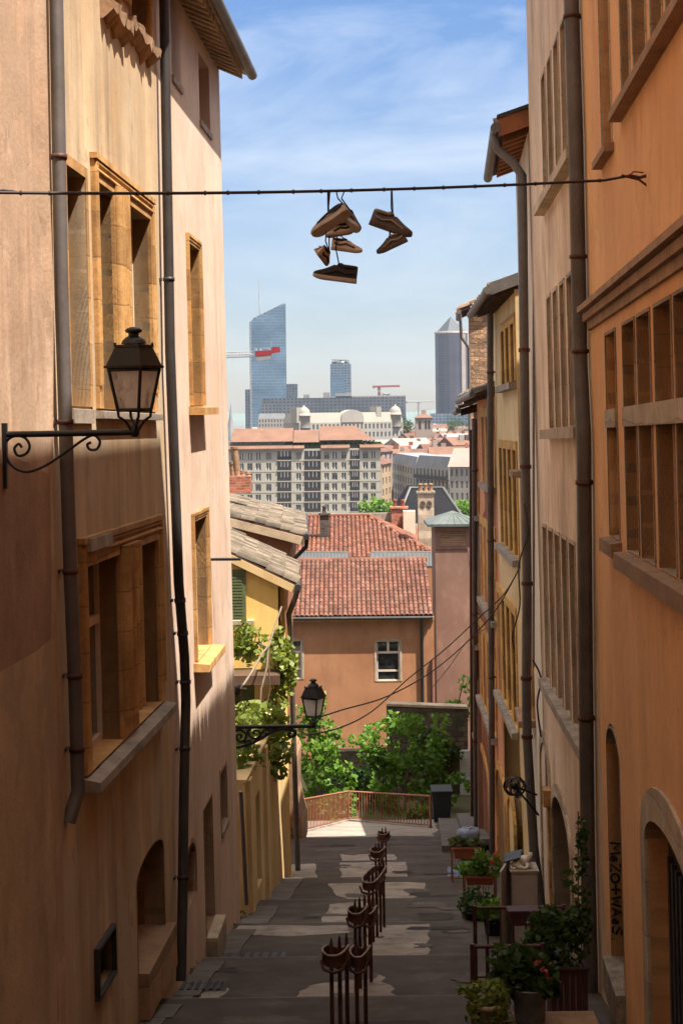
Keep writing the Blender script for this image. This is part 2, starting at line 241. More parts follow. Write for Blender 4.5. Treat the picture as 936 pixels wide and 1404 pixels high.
# ------------------------------------------------------------------ mesh helpers
BASE = {}
class MB:
    def __init__(s): s.v = []; s.f = []; s.sm = []
    def add(s, vs, fs, sm=False):
        o = len(s.v); s.v += [Vector(v) for v in vs]; s.f += [tuple(i + o for i in f) for f in fs]; s.sm += [sm] * len(fs); return s
    def quad(s, a, b, c, d): return s.add([a, b, c, d], [(0, 1, 2, 3)])
    def hexa(s, p): # 8 points: bottom ring 0-3, top ring 4-7
        return s.add(p, [(3, 2, 1, 0), (4, 5, 6, 7), (0, 1, 5, 4), (1, 2, 6, 5), (2, 3, 7, 6), (3, 0, 4, 7)])
    def box(s, c, sx, sy, sz, rz=0.0, rx=0.0, ry=0.0):
        m = Matrix.Rotation(rz, 3, 'Z') @ Matrix.Rotation(ry, 3, 'Y') @ Matrix.Rotation(rx, 3, 'X'); c = Vector(c)
        return s.hexa([c + m @ Vector((x * sx / 2, y * sy / 2, z * sz / 2)) for z in (-1, 1) for x, y in ((-1, -1), (1, -1), (1, 1), (-1, 1))])
    def tube(s, path, r, n=8, cap=True, closed=False):
        path = [Vector(p) for p in path]; k = len(path); rs = r if isinstance(r, (list, tuple)) else [r] * k
        vs = []; up = None
        for i, p in enumerate(path):
            if closed: t = path[(i + 1) % k] - path[i - 1]
            else: t = path[min(i + 1, k - 1)] - path[max(i - 1, 0)]
            if t.length < 1e-9: t = Vector((0, 0, 1))
            t.normalize()
            if up is None:
                up = Vector((0, 0, 1)) if abs(t.z) < .9 else Vector((1, 0, 0))
            a = up - t * up.dot(t)
            if a.length < 1e-4: a = t.orthogonal()
            a.normalize(); b = t.cross(a); up = a
            vs += [p + (a * math.cos(2 * math.pi * j / n) + b * math.sin(2 * math.pi * j / n)) * rs[i] for j in range(n)]
        fs = []
        for i in range(k if closed else k - 1):
            i2 = (i + 1) % k
            for j in range(n): fs.append((i * n + j, i * n + (j + 1) % n, i2 * n + (j + 1) % n, i2 * n + j))
        s.add(vs, fs, True)
        if cap and not closed:
            s.add([vs[j] for j in range(n)][::-1], [tuple(range(n))]); s.add(vs[-n:], [tuple(range(n))])
        return s
    def lathe(s, c, prof, n=16, sm=True, sq=0):
        c = Vector(c); vs = []
        for r, z in prof:
            for j in range(n):
                a = 2 * math.pi * (j + sq) / n; vs.append(c + Vector((r * math.cos(a), r * math.sin(a), z)))
        fs = [(i * n + j, i * n + (j + 1) % n, (i + 1) * n + (j + 1) % n, (i + 1) * n + j) for i in range(len(prof) - 1) for j in range(n)]
        s.add(vs, fs, sm)
        s.add(vs[:n][::-1], [tuple(range(n))]); s.add(vs[-n:], [tuple(range(n))]); return s
    def ball(s, c, r, n=10, m=6, sc=(1, 1, 1)):
        c = Vector(c); vs = [c + Vector((r * sc[0] * math.sin(math.pi * i / m) * math.cos(2 * math.pi * j / n), r * sc[1] * math.sin(math.pi * i / m) * math.sin(2 * math.pi * j / n), r * sc[2] * math.cos(math.pi * i / m))) for i in range(m + 1) for j in range(n)]
        return s.add(vs, [(i * n + j, i * n + (j + 1) % n, (i + 1) * n + (j + 1) % n, (i + 1) * n + j) for i in range(m) for j in range(n)], True)
    def prism(s, pts, ext):
        """closed prism: list of 3D points of one face, extruded by ext"""
        n = len(pts); pts = [Vector(p) for p in pts]; e = Vector(ext)
        tr = tessellate_polygon([pts])
        s.add(pts + [p + e for p in pts], [tuple(t) for t in tr] + [tuple(n + i for i in t[::-1]) for t in tr] + [(i, (i + 1) % n, n + (i + 1) % n, n + i) for i in range(n)])
        return s
def mk(name, mb, m, parent=None, loc=None):
    me = bpy.data.meshes.new(name); 
    base = BASE[parent.name] if parent is not None else (Vector(loc) if loc is not None else base_of(mb))
    me.from_pydata([v - base for v in mb.v], [], mb.f); me.polygons.foreach_set('use_smooth', mb.sm); me.materials.append(M[m] if isinstance(m, str) else m); me.update()
    o = bpy.data.objects.new(name, me); COL.objects.link(o)
    if parent is not None: o.parent = parent
    else: o.location = base
    BASE[o.name] = base
    return o
def base_of(mb):
    xs = [v.x for v in mb.v]; ys = [v.y for v in mb.v]; zs = [v.z for v in mb.v]
    return Vector(((min(xs) + max(xs)) / 2, (min(ys) + max(ys)) / 2, min(zs)))
def tag(o, label=None, cat=None, group=None, kind=None):
    if label: o['label'] = label
    if cat: o['category'] = cat
    if group: o['group'] = group
    if kind: o['kind'] = kind
    return o
def thing(name, label, cat, loc, group=None):
    o = bpy.data.objects.new(name, None); COL.objects.link(o); o.location = Vector(loc); o.empty_display_size = .2
    BASE[o.name] = Vector(loc); return tag(o, label, cat, group)
def single(name, mb, m, label, cat, group=None): return tag(mk(name, mb, m), label, cat, group)
def struct(name, mb, m, label=None): return tag(mk(name, mb, m), label, None, None, 'structure')
def kids(o): return [c for c in COL.objects if c.parent == o]
def dup(root, loc, label=None, group=None, sc=None, rz=None):
    def rec(o, p):
        c = o.copy(); COL.objects.link(c)
        if p is not None: c.parent = p
        for k in kids(o): rec(k, c)
        return c
    r = rec(root, None); r.location = Vector(loc)
    if sc: r.scale = (sc, sc, sc)
    if rz is not None: r.rotation_euler.z = rz
    if label: r['label'] = label
    if group: r['group'] = group
    return r
# ------------------------------------------------------------------ facades: local (s along, z up, u outwards)
class Fac:
    def __init__(s, O, D, N, V=(0, 0, 1)): s.O = Vector(O); s.D = Vector(D); s.N = Vector(N).normalized(); s.V = Vector(V)
    def sz(s, px, py):
        r = ray(px, py); m = Matrix((s.D, s.V, -r)).transposed(); q = m.inverted() @ (-s.O); return q[0], q[1]
    def pt(s, a, z, u=0.0): return s.O + s.D * a + s.V * z + s.N * u
    def at(s, px, py, u=0.0): a, z = s.sz(px, py); return s.pt(a, z, u)
    def rect(s, pa, pb, py0, py1, pn):
        """opening between photo columns pa, pb; top and bottom rows read at column pn"""
        z1 = s.sz(pn, py0)[1]; z0 = s.sz(pn, py1)[1]; ym = (py0 + py1) / 2
        a = s.sz(pa, ym)[0]; b = s.sz(pb, ym)[0]; return (min(a, b), max(a, b), z0, z1)
LEAN = -0.013
def street(px0, Y0, vp, side):
    d = ray(*vp); h = math.hypot(d.x, d.y); D = d / h
    n = Vector((-d.y, d.x, 0)) if side > 0 else Vector((d.y, -d.x, 0))   # side>0: right-hand wall, faces -X
    return Fac(P(px0, HY, Y0), D, n, (LEAN, 0, 1))
def front(px0, py0, Y0, yaw=0.0):
    D = Vector((math.cos(yaw), math.sin(yaw), 0)); return Fac(P(px0, py0, Y0), D, (math.sin(yaw), -math.cos(yaw), 0))
def rpoly(s0, s1, z0, z1): return [(s0, z0), (s1, z0), (s1, z1), (s0, z1)]
def apoly(s0, s1, z0, zs, zt, n=12):
    c = (s0 + s1) / 2; h = (s1 - s0) / 2
    return [(s0, z0), (s1, z0)] + [(c + h * math.cos(math.pi * i / n), zs + (zt - zs) * math.sin(math.pi * i / n)) for i in range(n + 1)]
def wall(mb, F, outline, holes, back, rev=.25):
    polys = [[Vector((a, z, 0)) for a, z in p] for p in [outline] + holes]; flat = [p for q in polys for p in q]
    tr = tessellate_polygon(polys)
    mb.add([F.pt(p.x, p.y) for p in flat], [tuple(t) for t in tr])
    for h in holes:
        n = len(h)
        mb.add([F.pt(a, z) for a, z in h] + [F.pt(a, z, -rev) for a, z in h], [(i, (i + 1) % n, n + (i + 1) % n, n + i) for i in range(n)])
    n = len(outline)
    if back:
        mb.add([F.pt(a, z) for a, z in outline] + [F.pt(a, z, -back) for a, z in outline], [(i, n + i, n + (i + 1) % n, (i + 1) % n) for i in range(n)])
        mb.add([F.pt(p[0], p[1], -back) for p in outline], [tuple(t) for t in tessellate_polygon([polys[0]])])
    return mb
def ring(mb, F, outer, inner, u1, uo, ui):
    polys = [[Vector((a, z, 0)) for a, z in p] for p in (outer, inner)]; flat = polys[0] + polys[1]
    mb.add([F.pt(p.x, p.y, u1) for p in flat], [tuple(t) for t in tessellate_polygon(polys)])
    for p, u0 in ((outer, uo), (inner, ui)):
        n = len(p); mb.add([F.pt(a, z, u1) for a, z in p] + [F.pt(a, z, u0) for a, z in p], [(i, (i + 1) % n, n + (i + 1) % n, n + i) for i in range(n)])
    return mb
def fbox(mb, F, s0, s1, z0, z1, u0, u1):
    return mb.hexa([F.pt(a, z, u) for z in (z0, z1) for a, u in ((s0, u0), (s1, u0), (s1, u1), (s0, u1))])
def rough_sill(root, F, r, over, h, proud, m, name='sill', seg=22, rng=R):
    """worn stone sill: broken lower edge, uneven front"""
    s0, s1, z0 = r[0] - over, r[1] + over, r[2]; vs = []; n = seg + 1
    for i in range(n):
        a = s0 + (s1 - s0) * i / seg; d = .62 + .3 * math.sin(i * 1.1 + s0 * 9) * rng.random() + rng.uniform(-.12, .12); p = proud * (.9 + .12 * math.sin(i * .9 + s0 * 5)) * rng.uniform(.93, 1.03)
        for u, z in ((-.08, z0 - .003), (p, z0 - .03 - rng.uniform(0, .012)), (p * rng.uniform(.85, .95), z0 - h * d * .6), (.0 + proud * .25 * rng.random(), z0 - h * d), (-.08, z0 - h * d)): vs.append(F.pt(a, z, u))
    mb = MB(); mb.add(vs, [(i * 5 + j, i * 5 + (j + 1) % 5, (i + 1) * 5 + (j + 1) % 5, (i + 1) * 5 + j) for i in range(seg) for j in range(5)] + [(0, 1, 2, 3, 4), tuple(range(seg * 5, seg * 5 + 5))]); return mk(name, mb, m, root)
def grow(r, w, wb=None): return (r[0] - w, r[1] + w, r[2] - (w if wb is None else wb), r[3] + w)
def window(root, F, r, depth=.22, fm='frame_cream', transom=None, mull=True, fw=.05, gm='glass', name='window', sillm=None, sillw=.12):
    """joinery set back in an opening: frame part with pane sub-part"""
    s0, s1, z0, z1 = r; mb = MB(); u0, u1 = -depth - .02, -depth + .045
    e = .004
    for a, b, c, d in ((s0 + e, s0 + fw, z0 + e, z1 - e), (s1 - fw, s1 - e, z0 + e, z1 - e), (s0 + fw, s1 - fw, z0 + e, z0 + fw * 1.3), (s0 + fw, s1 - fw, z1 - fw, z1 - e)): fbox(mb, F, a, b, c, d, u0, u1)
    m = (s0 + s1) / 2
    if mull: fbox(mb, F, m - fw * .6, m + fw * .6, z0 + fw * 1.3, z1 - fw, u0, u1 + .008)
    if transom:
        zt = z0 + (z1 - z0) * transom; segs = [(s0 + fw, m - fw * .6), (m + fw * .6, s1 - fw)] if mull else [(s0 + fw, s1 - fw)]
        for a, b in segs: fbox(mb, F, a, b, zt - fw * .7, zt + fw * .7, u0, u1)
    w = mk(name, mb, fm, root)
    g = MB(); g.quad(F.pt(s0, z0, -depth), F.pt(s1, z0, -depth), F.pt(s1, z1, -depth), F.pt(s0, z1, -depth)); mk('pane', g, gm, w)
    if sillm:
        q = MB(); fbox(q, F, s0 - .1, s1 + .1, z0 - sillw, z0 - .003, -.05, .13); mk('sill', q, sillm, w)
    return w
def surround(root, F, r, w, proud, depth, m, bottom=0.0, arch=None, name='stone_surround', steps=2):
    mb = MB()
    if arch: 
        o = apoly(r[0] - w, r[1] + w, r[2], arch, r[3] + w); i = apoly(r[0], r[1], r[2] + .002, arch, r[3]); ring(mb, F, o, i, proud, -.02, -depth)
    else:
        for k in range(steps):
            f0 = w * (1 - k / steps); f1 = w * (1 - (k + 1) / steps)
            pr = proud * (1 - k / steps * .75) if k else proud
            a = grow(r, f0, bottom * (1 - k / steps)); b = grow(r, f1, bottom * (1 - (k + 1) / steps))
            if bottom == 0: a = (a[0], a[1], r[2] + .001 * k, a[3]); b = (b[0], b[1], r[2] + .002 + .001 * k, b[3])
            last = k == steps - 1
            ring(mb, F, rpoly(*a), rpoly(*b), pr, -.03, -depth if last else -.03)
    return mk(name, mb, m, root)
def sill(root, F, r, over=.15, h=.14, proud=.18, m='stone_grey', name='sill', slope=0.03):
    mb = MB(); s0, s1, z0, _ = r
    mb.hexa([F.pt(a, z, u) for zs in (0, 1) for a, u, z in ((s0 - over, -.1, z0 - h if not zs else z0 - .003), (s1 + over, -.1, z0 - h if not zs else z0 - .003), (s1 + over, proud, z0 - h if not zs else z0 - slope), (s0 - over, proud, z0 - h if not zs else z0 - slope))])
    return mk(name, mb, m, root)
def tiles(mb, O, U, W, nu, nv, w=.21, l=.34, seg=4, jit=.012, rng=R, h=.5):
    """canal tiles: O eave corner, U along the eave, W up the slope (unit vectors)"""
    O = Vector(O); U = Vector(U).normalized(); W = Vector(W).normalized(); Nn = U.cross(W)
    if Nn.z < 0: Nn = -Nn
    for j in range(nv):
        for i in range(nu):
            jx, jz = rng.uniform(-jit, jit), rng.uniform(-jit, jit) * .6
            vs = []
            for e, (rr, off, lift) in enumerate(((.5, -.05, .030), (.44, l * 1.02, .008))):
                c = O + U * ((i + .5) * w + jx * (1 - e)) + W * (j * l + off + jx) + Nn * (lift + jz)
                for k in range(seg + 1):
                    a = math.pi * k / seg; vs.append(c + U * (math.cos(a) * w * rr) + Nn * (math.sin(a) * w * h))
            k1 = seg + 1
            mb.add(vs, [(k, k + 1, k1 + k + 1, k1 + k) for k in range(seg)], True)
            # thickness lip
            mb.add([vs[k] for k in range(k1)] + [vs[k] - Nn * .02 for k in range(k1)], [(k, k1 + k, k1 + k + 1, k + 1) for k in range(seg)])
            mb.f[-1]
    return mb
def leaves(mb, blobs, size, rng=R, up=.4):
    for c, rad, n in blobs:
        c = Vector(c)
        for _ in range(n):
            while True:
                p = Vector((rng.uniform(-1, 1), rng.uniform(-1, 1), rng.uniform(-1, 1)))
                if p.length <= 1 and p.length > rng.random() * .75: break
            q = c + Vector((p.x * rad[0], p.y * rad[1], p.z * rad[2]))
            nrm = (Vector((rng.gauss(0, 1), rng.gauss(0, 1), rng.gauss(0, 1))).normalized() + Vector((0, 0, up)) + p * .4).normalized()
            t = nrm.orthogonal(); t.rotate(Matrix.Rotation(rng.uniform(0, 6.28), 3, nrm)); b = nrm.cross(t); L = size * rng.uniform(.6, 1.3); w = L * .33
            mb.add([q - t * L * .5, q + b * w - nrm * w * .25, q + t * L * .5 - nrm * L * .12, q - b * w - nrm * w * .25], [(0, 1, 2), (0, 2, 3)], False)
    return mb
def jag(pts, amp, n=5, rng=R):
    out = []
    for i in range(len(pts)):
        a, b = Vector(pts[i]), Vector(pts[(i + 1) % len(pts)]); L = (b - a).length
        for k in range(n):
            t = k / n; p = a.lerp(b, t)
            if k: p = p + Vector((rng.uniform(-amp, amp), rng.uniform(-amp, amp)))
            out.append(p)
    return out
def pipe(label, F, pts, r, m, u=.13, group=None, collars=(), name='drainpipe', extra=()):
    path = [F.at(x, y, u) for x, y in pts] + [Vector(e) for e in extra]
    path3 = []
    for i in range(len(path) - 1):
        for k in range(4): path3.append(path[i].lerp(path[i + 1], k / 4))
    path3.append(path[-1])
    lo = min(path, key=lambda p: p.z)
    t = thing(name, label, 'drainpipe', lo, group)
    mb = MB(); mb.tube(path3, r, 12); mk('pipe', mb, m, t)
    for f in collars:
        i = min(int(f * (len(path3) - 1)), len(path3) - 2); q = path3[i].lerp(path3[i + 1], f * (len(path3) - 1) - i); d = (path3[i + 1] - path3[i]).normalized()
        c = MB(); c.tube([q - d * .022, q - d * .022, q + d * .022, q + d * .022], [r * 1.0, r * 1.16, r * 1.16, r * 1.0], 12); c.box(q - F.N * .1, .03, .1, .03); mk('collar', c, 'rust' if m == 'zinc' else m, t)
    return t
HAZE = .00006
# ------------------------------------------------------------------ light, sky
SUN_EL, SUN_AL = 64.5, 34.0           # elevation; degrees behind the camera's right hand
sd = bpy.data.lights.new('sun', 'SUN'); sd.energy = 5.0; sd.angle = math.radians(.5); sd.color = (1.0, .93, .82)
so = bpy.data.objects.new('sun', sd); COL.objects.link(so)
tosun = Vector((math.cos(math.radians(SUN_EL)) * math.cos(math.radians(SUN_AL)), -math.cos(math.radians(SUN_EL)) * math.sin(math.radians(SUN_AL)), math.sin(math.radians(SUN_EL))))
so.rotation_euler = tosun.to_track_quat('Z', 'Y').to_euler(); so.location = (40, -20, 80)
W = bpy.data.worlds.new('World'); S.world = W; W.use_nodes = True; wt = W.node_tree; wt.nodes.clear()
def wn(t, **k):
    n = wt.nodes.new(t)
    for a, v in k.items(): setattr(n, a, v)
    return n
wo = wn('ShaderNodeOutputWorld'); bg = wn('ShaderNodeBackground'); sky = wn('ShaderNodeTexSky', sky_type='NISHITA')
sky.sun_disc = False; sky.sun_elevation = math.radians(SUN_EL); sky.sun_rotation = math.atan2(tosun.x, tosun.y)
sky.altitude = 200; sky.air_density = 1.0; sky.dust_density = .35; sky.ozone_density = 2.0
tc = wn('ShaderNodeTexCoord'); mp = wn('ShaderNodeMapping'); mp.inputs['Scale'].default_value = (1.6, 1.6, 5.5); mp.inputs['Rotation'].default_value = (0, math.radians(4), 0)
nz = wn('ShaderNodeTexNoise'); nz.inputs['Scale'].default_value = 2.6; nz.inputs['Detail'].default_value = 9; nz.inputs['Roughness'].default_value = .62; nz.inputs['Distortion'].default_value = .5
mr = wn('ShaderNodeMapRange'); mr.inputs['From Min'].default_value = .44; mr.inputs['From Max'].default_value = .80; mr.inputs['To Max'].default_value = .55
mx = wn('ShaderNodeMix', data_type='RGBA'); mx.inputs[7].default_value = (8.3, 8.6, 9.0, 1)
wt.links.new(tc.outputs['Generated'], mp.inputs[0]); wt.links.new(mp.outputs[0], nz.inputs['Vector']); wt.links.new(nz.outputs['Fac'], mr.inputs['Value'])
wt.links.new(mr.outputs[0], mx.inputs[0]); hsv = wn('ShaderNodeHueSaturation'); hsv.inputs['Saturation'].default_value = 1.25; wt.links.new(sky.outputs[0], hsv.inputs['Color']); tn = wn('ShaderNodeMix', data_type='RGBA', blend_type='MULTIPLY'); tn.inputs[0].default_value = 1; tn.inputs[7].default_value = (1.06, .955, 1.04, 1); wt.links.new(hsv.outputs[0], tn.inputs[6]); wt.links.new(tn.outputs[2], mx.inputs[6]); 
sxz = wn('ShaderNodeSeparateXYZ'); wt.links.new(tc.outputs['Generated'], sxz.inputs[0])     # broad bright veil overhead, out of view, added to lift light in the shade
vm = wn('ShaderNodeMapRange', interpolation_type='SMOOTHSTEP'); vm.inputs['From Min'].default_value = .34; vm.inputs['From Max'].default_value = .75; vm.inputs['To Max'].default_value = .85; wt.links.new(sxz.outputs[2], vm.inputs['Value'])
mx2 = wn('ShaderNodeMix', data_type='RGBA'); mx2.inputs[7].default_value = (17.5, 16, 14, 1); wt.links.new(vm.outputs[0], mx2.inputs[0]); hz_ = wn('ShaderNodeMapRange'); hz_.inputs['From Max'].default_value = .24; hz_.inputs['To Min'].default_value = .74; hz_.inputs['To Max'].default_value = 1.12; wt.links.new(sxz.outputs[2], hz_.inputs['Value'])
vs_ = wn('ShaderNodeVectorMath', operation='SCALE'); wt.links.new(mx.outputs[2], vs_.inputs[0]); wt.links.new(hz_.outputs[0], vs_.inputs['Scale']); wt.links.new(vs_.outputs[0], mx2.inputs[6]); wt.links.new(mx2.outputs[2], bg.inputs['Color']); wt.links.new(bg.outputs[0], wo.inputs[0])
bg.inputs['Strength'].default_value = .051
S.view_settings.view_transform = 'Standard'; S.view_settings.look = 'None'; S.view_settings.gamma = 1; S.view_settings.use_curve_mapping = False
S.view_settings.exposure = 1.42
# ------------------------------------------------------------------ ground
def nom(Y): return -3.05 - .197 * Y
def SX(lat, Y): return lat + .0498 * Y
def sp(lat, Y, z=0.0): return Vector((SX(lat, Y), Y, gz(Y) + z))
TY = [15.0, 18.9, 22.4, 26.5, 30.3, 35.0, 39.7, 44.5, 49.0]
def gz(Y):
    if Y < 15: return -1.7 - (6.005 - 1.7) / 15 * max(Y, -3)
    for k in range(len(TY)):
        y0 = TY[k]; y1 = TY[k + 1] if k + 1 < len(TY) else 62.0
        if Y < y1 or k == len(TY) - 1:
            a = nom(y0) - .065; b = nom(y1) + (.065 if k + 1 < len(TY) else 0); return a + (b - a) * (Y - y0) / (y1 - y0)
mb = MB(); LL, LR = -4.6, 3.4
for k in range(len(TY)):
    y0 = TY[k]; y1 = TY[k + 1] if k + 1 < len(TY) else 60.6
    L0 = LL if y0 < 39 else -9
    n = 4
    for i in range(n):
        ya, yb = y0 + (y1 - y0) * i / n, y0 + (y1 - y0) * (i + 1) / n - (1e-4 if i == n - 1 else 0)
        mb.quad((SX(L0, ya), ya, gz(ya)), (SX(LR, ya), ya, gz(ya)), (SX(LR, yb), yb, gz(yb)), (SX(L0, yb), yb, gz(yb)))
    if k: mb.quad((SX(L0, y0), y0, gz(y0)), (SX(LR, y0), y0, gz(y0)), (SX(LR, y0), y0, gz(y0 - 1e-4)), (SX(L0, y0), y0, gz(y0 - 1e-4)))
mb.quad((SX(-9, 60.6), 60.6, gz(60.6)), (SX(LR, 60.6), 60.6, gz(60.6)), (SX(LR, 60.6), 60.6, -18), (SX(-9, 60.6), 60.6, -18))
struct('street', mb, 'asphalt')
mb = MB()                                     # stone edges of the long steps
for k in range(1, len(TY)):
    y0 = TY[k]; z = gz(y0 - 1e-4); L0 = LL if y0 < 41 else -9
    mb.hexa([Vector((SX(a, y), y, zz)) for zz in (z - .10, z + .004) for a, y in ((L0, y0 - .16), (LR, y0 - .16), (LR, y0 + .012), (L0, y0 + .012))])
struct('step_edges', mb, 'kerbstone')
mb = MB(); y = 15.0; z = gz(15.0)             # flight of steps under the camera
while y > -11:
    mb.hexa([Vector((SX(a, yy), yy, zz)) for zz in (z - .6, z + .165) for a, yy in ((LL, y - .575), (LR, y - .575), (LR, y - .002), (LL, y - .002))]); y -= .575; z += .165
struct('stairs', mb, 'kerbstone')
def patch(pts, amp=.05, up=.005, m='concrete'):
    """worn concrete patch: (lateral, Y) outline"""
    q = jag([Vector(p) for p in pts], amp, 7); tr = tessellate_polygon([[Vector((p.x, p.y, 0)) for p in q]])
    b = MB(); b.add([sp(p.x, p.y, up) for p in q], [tuple(t) for t in tr]); return b
def GP(px, py):
    """ground point (lateral, Y) under a photo pixel, on the mean slope"""
    r = ray(px, py); Y = 3.05 / (-(r.z) - .197); return Vector((r.x * Y - .0498 * Y, Y))
def inset(pts, y0, y1): return [Vector((p.x, min(max(p.y, y0 + .2), y1 - .2))) for p in pts]
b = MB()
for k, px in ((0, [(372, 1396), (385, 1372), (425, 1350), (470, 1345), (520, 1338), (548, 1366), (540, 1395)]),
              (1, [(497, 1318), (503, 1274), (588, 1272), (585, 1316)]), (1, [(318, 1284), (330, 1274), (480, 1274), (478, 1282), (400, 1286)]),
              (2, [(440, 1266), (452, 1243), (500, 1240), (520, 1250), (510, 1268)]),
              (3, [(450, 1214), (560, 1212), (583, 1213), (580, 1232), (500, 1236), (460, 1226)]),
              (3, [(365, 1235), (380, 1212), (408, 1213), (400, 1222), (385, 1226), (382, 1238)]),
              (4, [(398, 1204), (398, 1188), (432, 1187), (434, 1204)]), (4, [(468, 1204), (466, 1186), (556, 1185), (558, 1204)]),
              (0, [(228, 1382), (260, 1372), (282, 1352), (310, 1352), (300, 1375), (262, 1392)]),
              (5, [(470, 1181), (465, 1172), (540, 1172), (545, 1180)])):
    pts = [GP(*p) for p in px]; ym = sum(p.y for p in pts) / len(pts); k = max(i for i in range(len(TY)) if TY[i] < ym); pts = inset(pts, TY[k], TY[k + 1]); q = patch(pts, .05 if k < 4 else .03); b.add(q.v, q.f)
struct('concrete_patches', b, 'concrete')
b = patch([(-8.8, 50.2), (-3.2, 49.6), (-1.4, 51.5), (.2, 51), (.3, 56), (.2, 60.4), (-3, 60.4), (-8.8, 60.3)], .12, .006); struct('landing', b, 'landing')
# repairs, scuffs and the stone gutter along the left wall
for m_, nn_, up_ in (('asphalt_dark', 16, .0065), ('asphalt_light', 26, .008)):
    b = MB()
    for i in range(nn_):
        k = i % (len(TY) - 1); y = R.uniform(TY[k] + .5, TY[k + 1] - .9); x = R.uniform(-3.0, .9); w = R.uniform(.25, 1.1); h = R.uniform(.15, .7 if m_ == 'asphalt_light' else .9)
        q = patch(inset([Vector((x, y)), Vector((x + w, y + R.uniform(-.1, .1))), Vector((x + w * R.uniform(.8, 1.1), y + h)), Vector((x + R.uniform(-.1, .1), y + h))], TY[k], TY[k + 1]), .06, up_ + i * .0002); b.add(q.v, q.f)
    struct('asphalt_repairs' if m_ == 'asphalt_dark' else 'asphalt_scuffs', b, m_)
b = MB()
for k in range(5):
    y = TY[k] + .15
    while y < TY[k + 1] - .6:
        l_ = R.uniform(.5, .9); x0 = - 3.25 + .012 * (y - 20); w = R.uniform(.42, .5)
        z = lambda yy, d: gz(yy) + d
        if y + l_ < TY[k + 1] - .17: b.hexa([Vector((SX(a, yy), yy, gz(yy) + d)) for d in (-.05, .018) for a, yy in ((x0, y), (x0 + w, y), (x0 + w, y + l_ - .02), (x0, y + l_ - .02))])
        y += l_
struct('gutter_stones', b, 'kerbstone')
# raised kerb steps along the right-hand houses
b = MB()
for a0, a1, h in ((.35, 2.6, .16), (1.0, 2.6, .32)):
    for i in range(6):
        ya, yb = 43 + i * 2.6, 43 + (i + 1) * 2.6 - .03
        b.hexa([Vector((SX(a, yy), yy, gz(yy) + zz)) for zz in (-.3, h) for a, yy in ((a0, ya), (a1, ya), (a1, yb), (a0, yb))])
struct('pavement', b, 'kerbstone')
for (px, py, w, h, lab) in ((338, 1311, 1.15, .9, 'cast iron drain grate in the ground near the left wall'), (262, 1352, .8, .55, 'small cast iron drain cover at the foot of the arched doorway')):
    g = GP(px, py); Y = g.y; b = MB(); n = 9; bars = MB()
    for i in range(n): bars.box(sp(g.x - w / 2 + w * (i + .5) / n, Y, .02), w / n * .55, h, .016, rx=-math.atan(.165))
    t = thing('drain_grate', lab, 'drain grate', sp(g.x, Y, 0)); mk('bars', bars, 'grate', t)
    b.box(sp(g.x, Y, .006), w + .1, h + .1, .012, rx=-math.atan(.165)); mk('grate_frame', b, 'asphalt', t)
# hillside and city plain: one sheet to the horizon
mb = MB(); rows = [(-60, -4), (0, -4), (14, -8), (61.5, -17), (66, -17), (80, -22), (150, -38), (600, -38), (2000, -38), (7000, -38)]
for (ya, za), (yb, zb) in zip(rows, rows[1:]): mb.quad((-3200, ya, za), (3200, ya, za), (3200, yb, zb), (-3200, yb, zb))
struct('ground', mb, 'cityground')
mb = MB(); mb.quad((-30, 60.62, -15.2), (12, 60.62, -15.2), (12, 74, -15.8), (-30, 74, -15.8)); struct('garden_soil', mb, 'earth')
mb = MB(); n = 60; hv = []
for i in range(n + 1):
    x = -3000 + 6000 * i / n; hh = 28 + 24 * math.sin(i * .37) * .5 + 18 * math.sin(i * .13 + 1) + R.uniform(-2, 2); hv.append((x, hh))
for (xa, ha), (xb, hb) in zip(hv, hv[1:]): mb.quad((xa, 6400, -38), (xb, 6400, -38), (xb, 6900, ha), (xa, 6900, hb if False else ha)); mb.f.pop(); mb.sm.pop(); mb.f.append(tuple(len(mb.v) - 4 + q for q in range(4))); mb.sm.append(False); mb.v[-2] = Vector((xb, 6900, hb))
struct('hills', mb, 'hills')
# ------------------------------------------------------------------ LEFT SIDE
BH = thing('town_house', 'unseen plastered house added behind the viewer to block light down the stairs', 'house', (-1, -14, 1)); mb = MB(); mb.hexa([Vector((x, y, z)) for z in (-2, 13) for x, y in ((-9, -20), (7, -20), (7, -14), (-9, -14))]); mk('wall', mb, 'plaster_a2', BH); mb = MB(); mb.hexa([Vector((x, y, z)) for z in (13.003, 13.3) for x, y in ((-9.4, -20.4), (7.4, -20.4), (7.4, -13.6), (-9.4, -13.6))]); mk('roof', mb, 'tile_bed', BH)  # unseen house, added to block low light and darken the lower street
FB = street(225, 20.1, (600, 589), -1)
FC = street(225, 20.1, (563, 556), -1)
FA = Fac(FB.O + FB.N * .02, FB.D, FB.N, FB.V)
FY = street(322, 28.2, (580, 580), -1)
def sa(F, px, py=568): return F.sz(px, py)[0]
def jag_flat(pts): return [tuple(p) for p in pts]
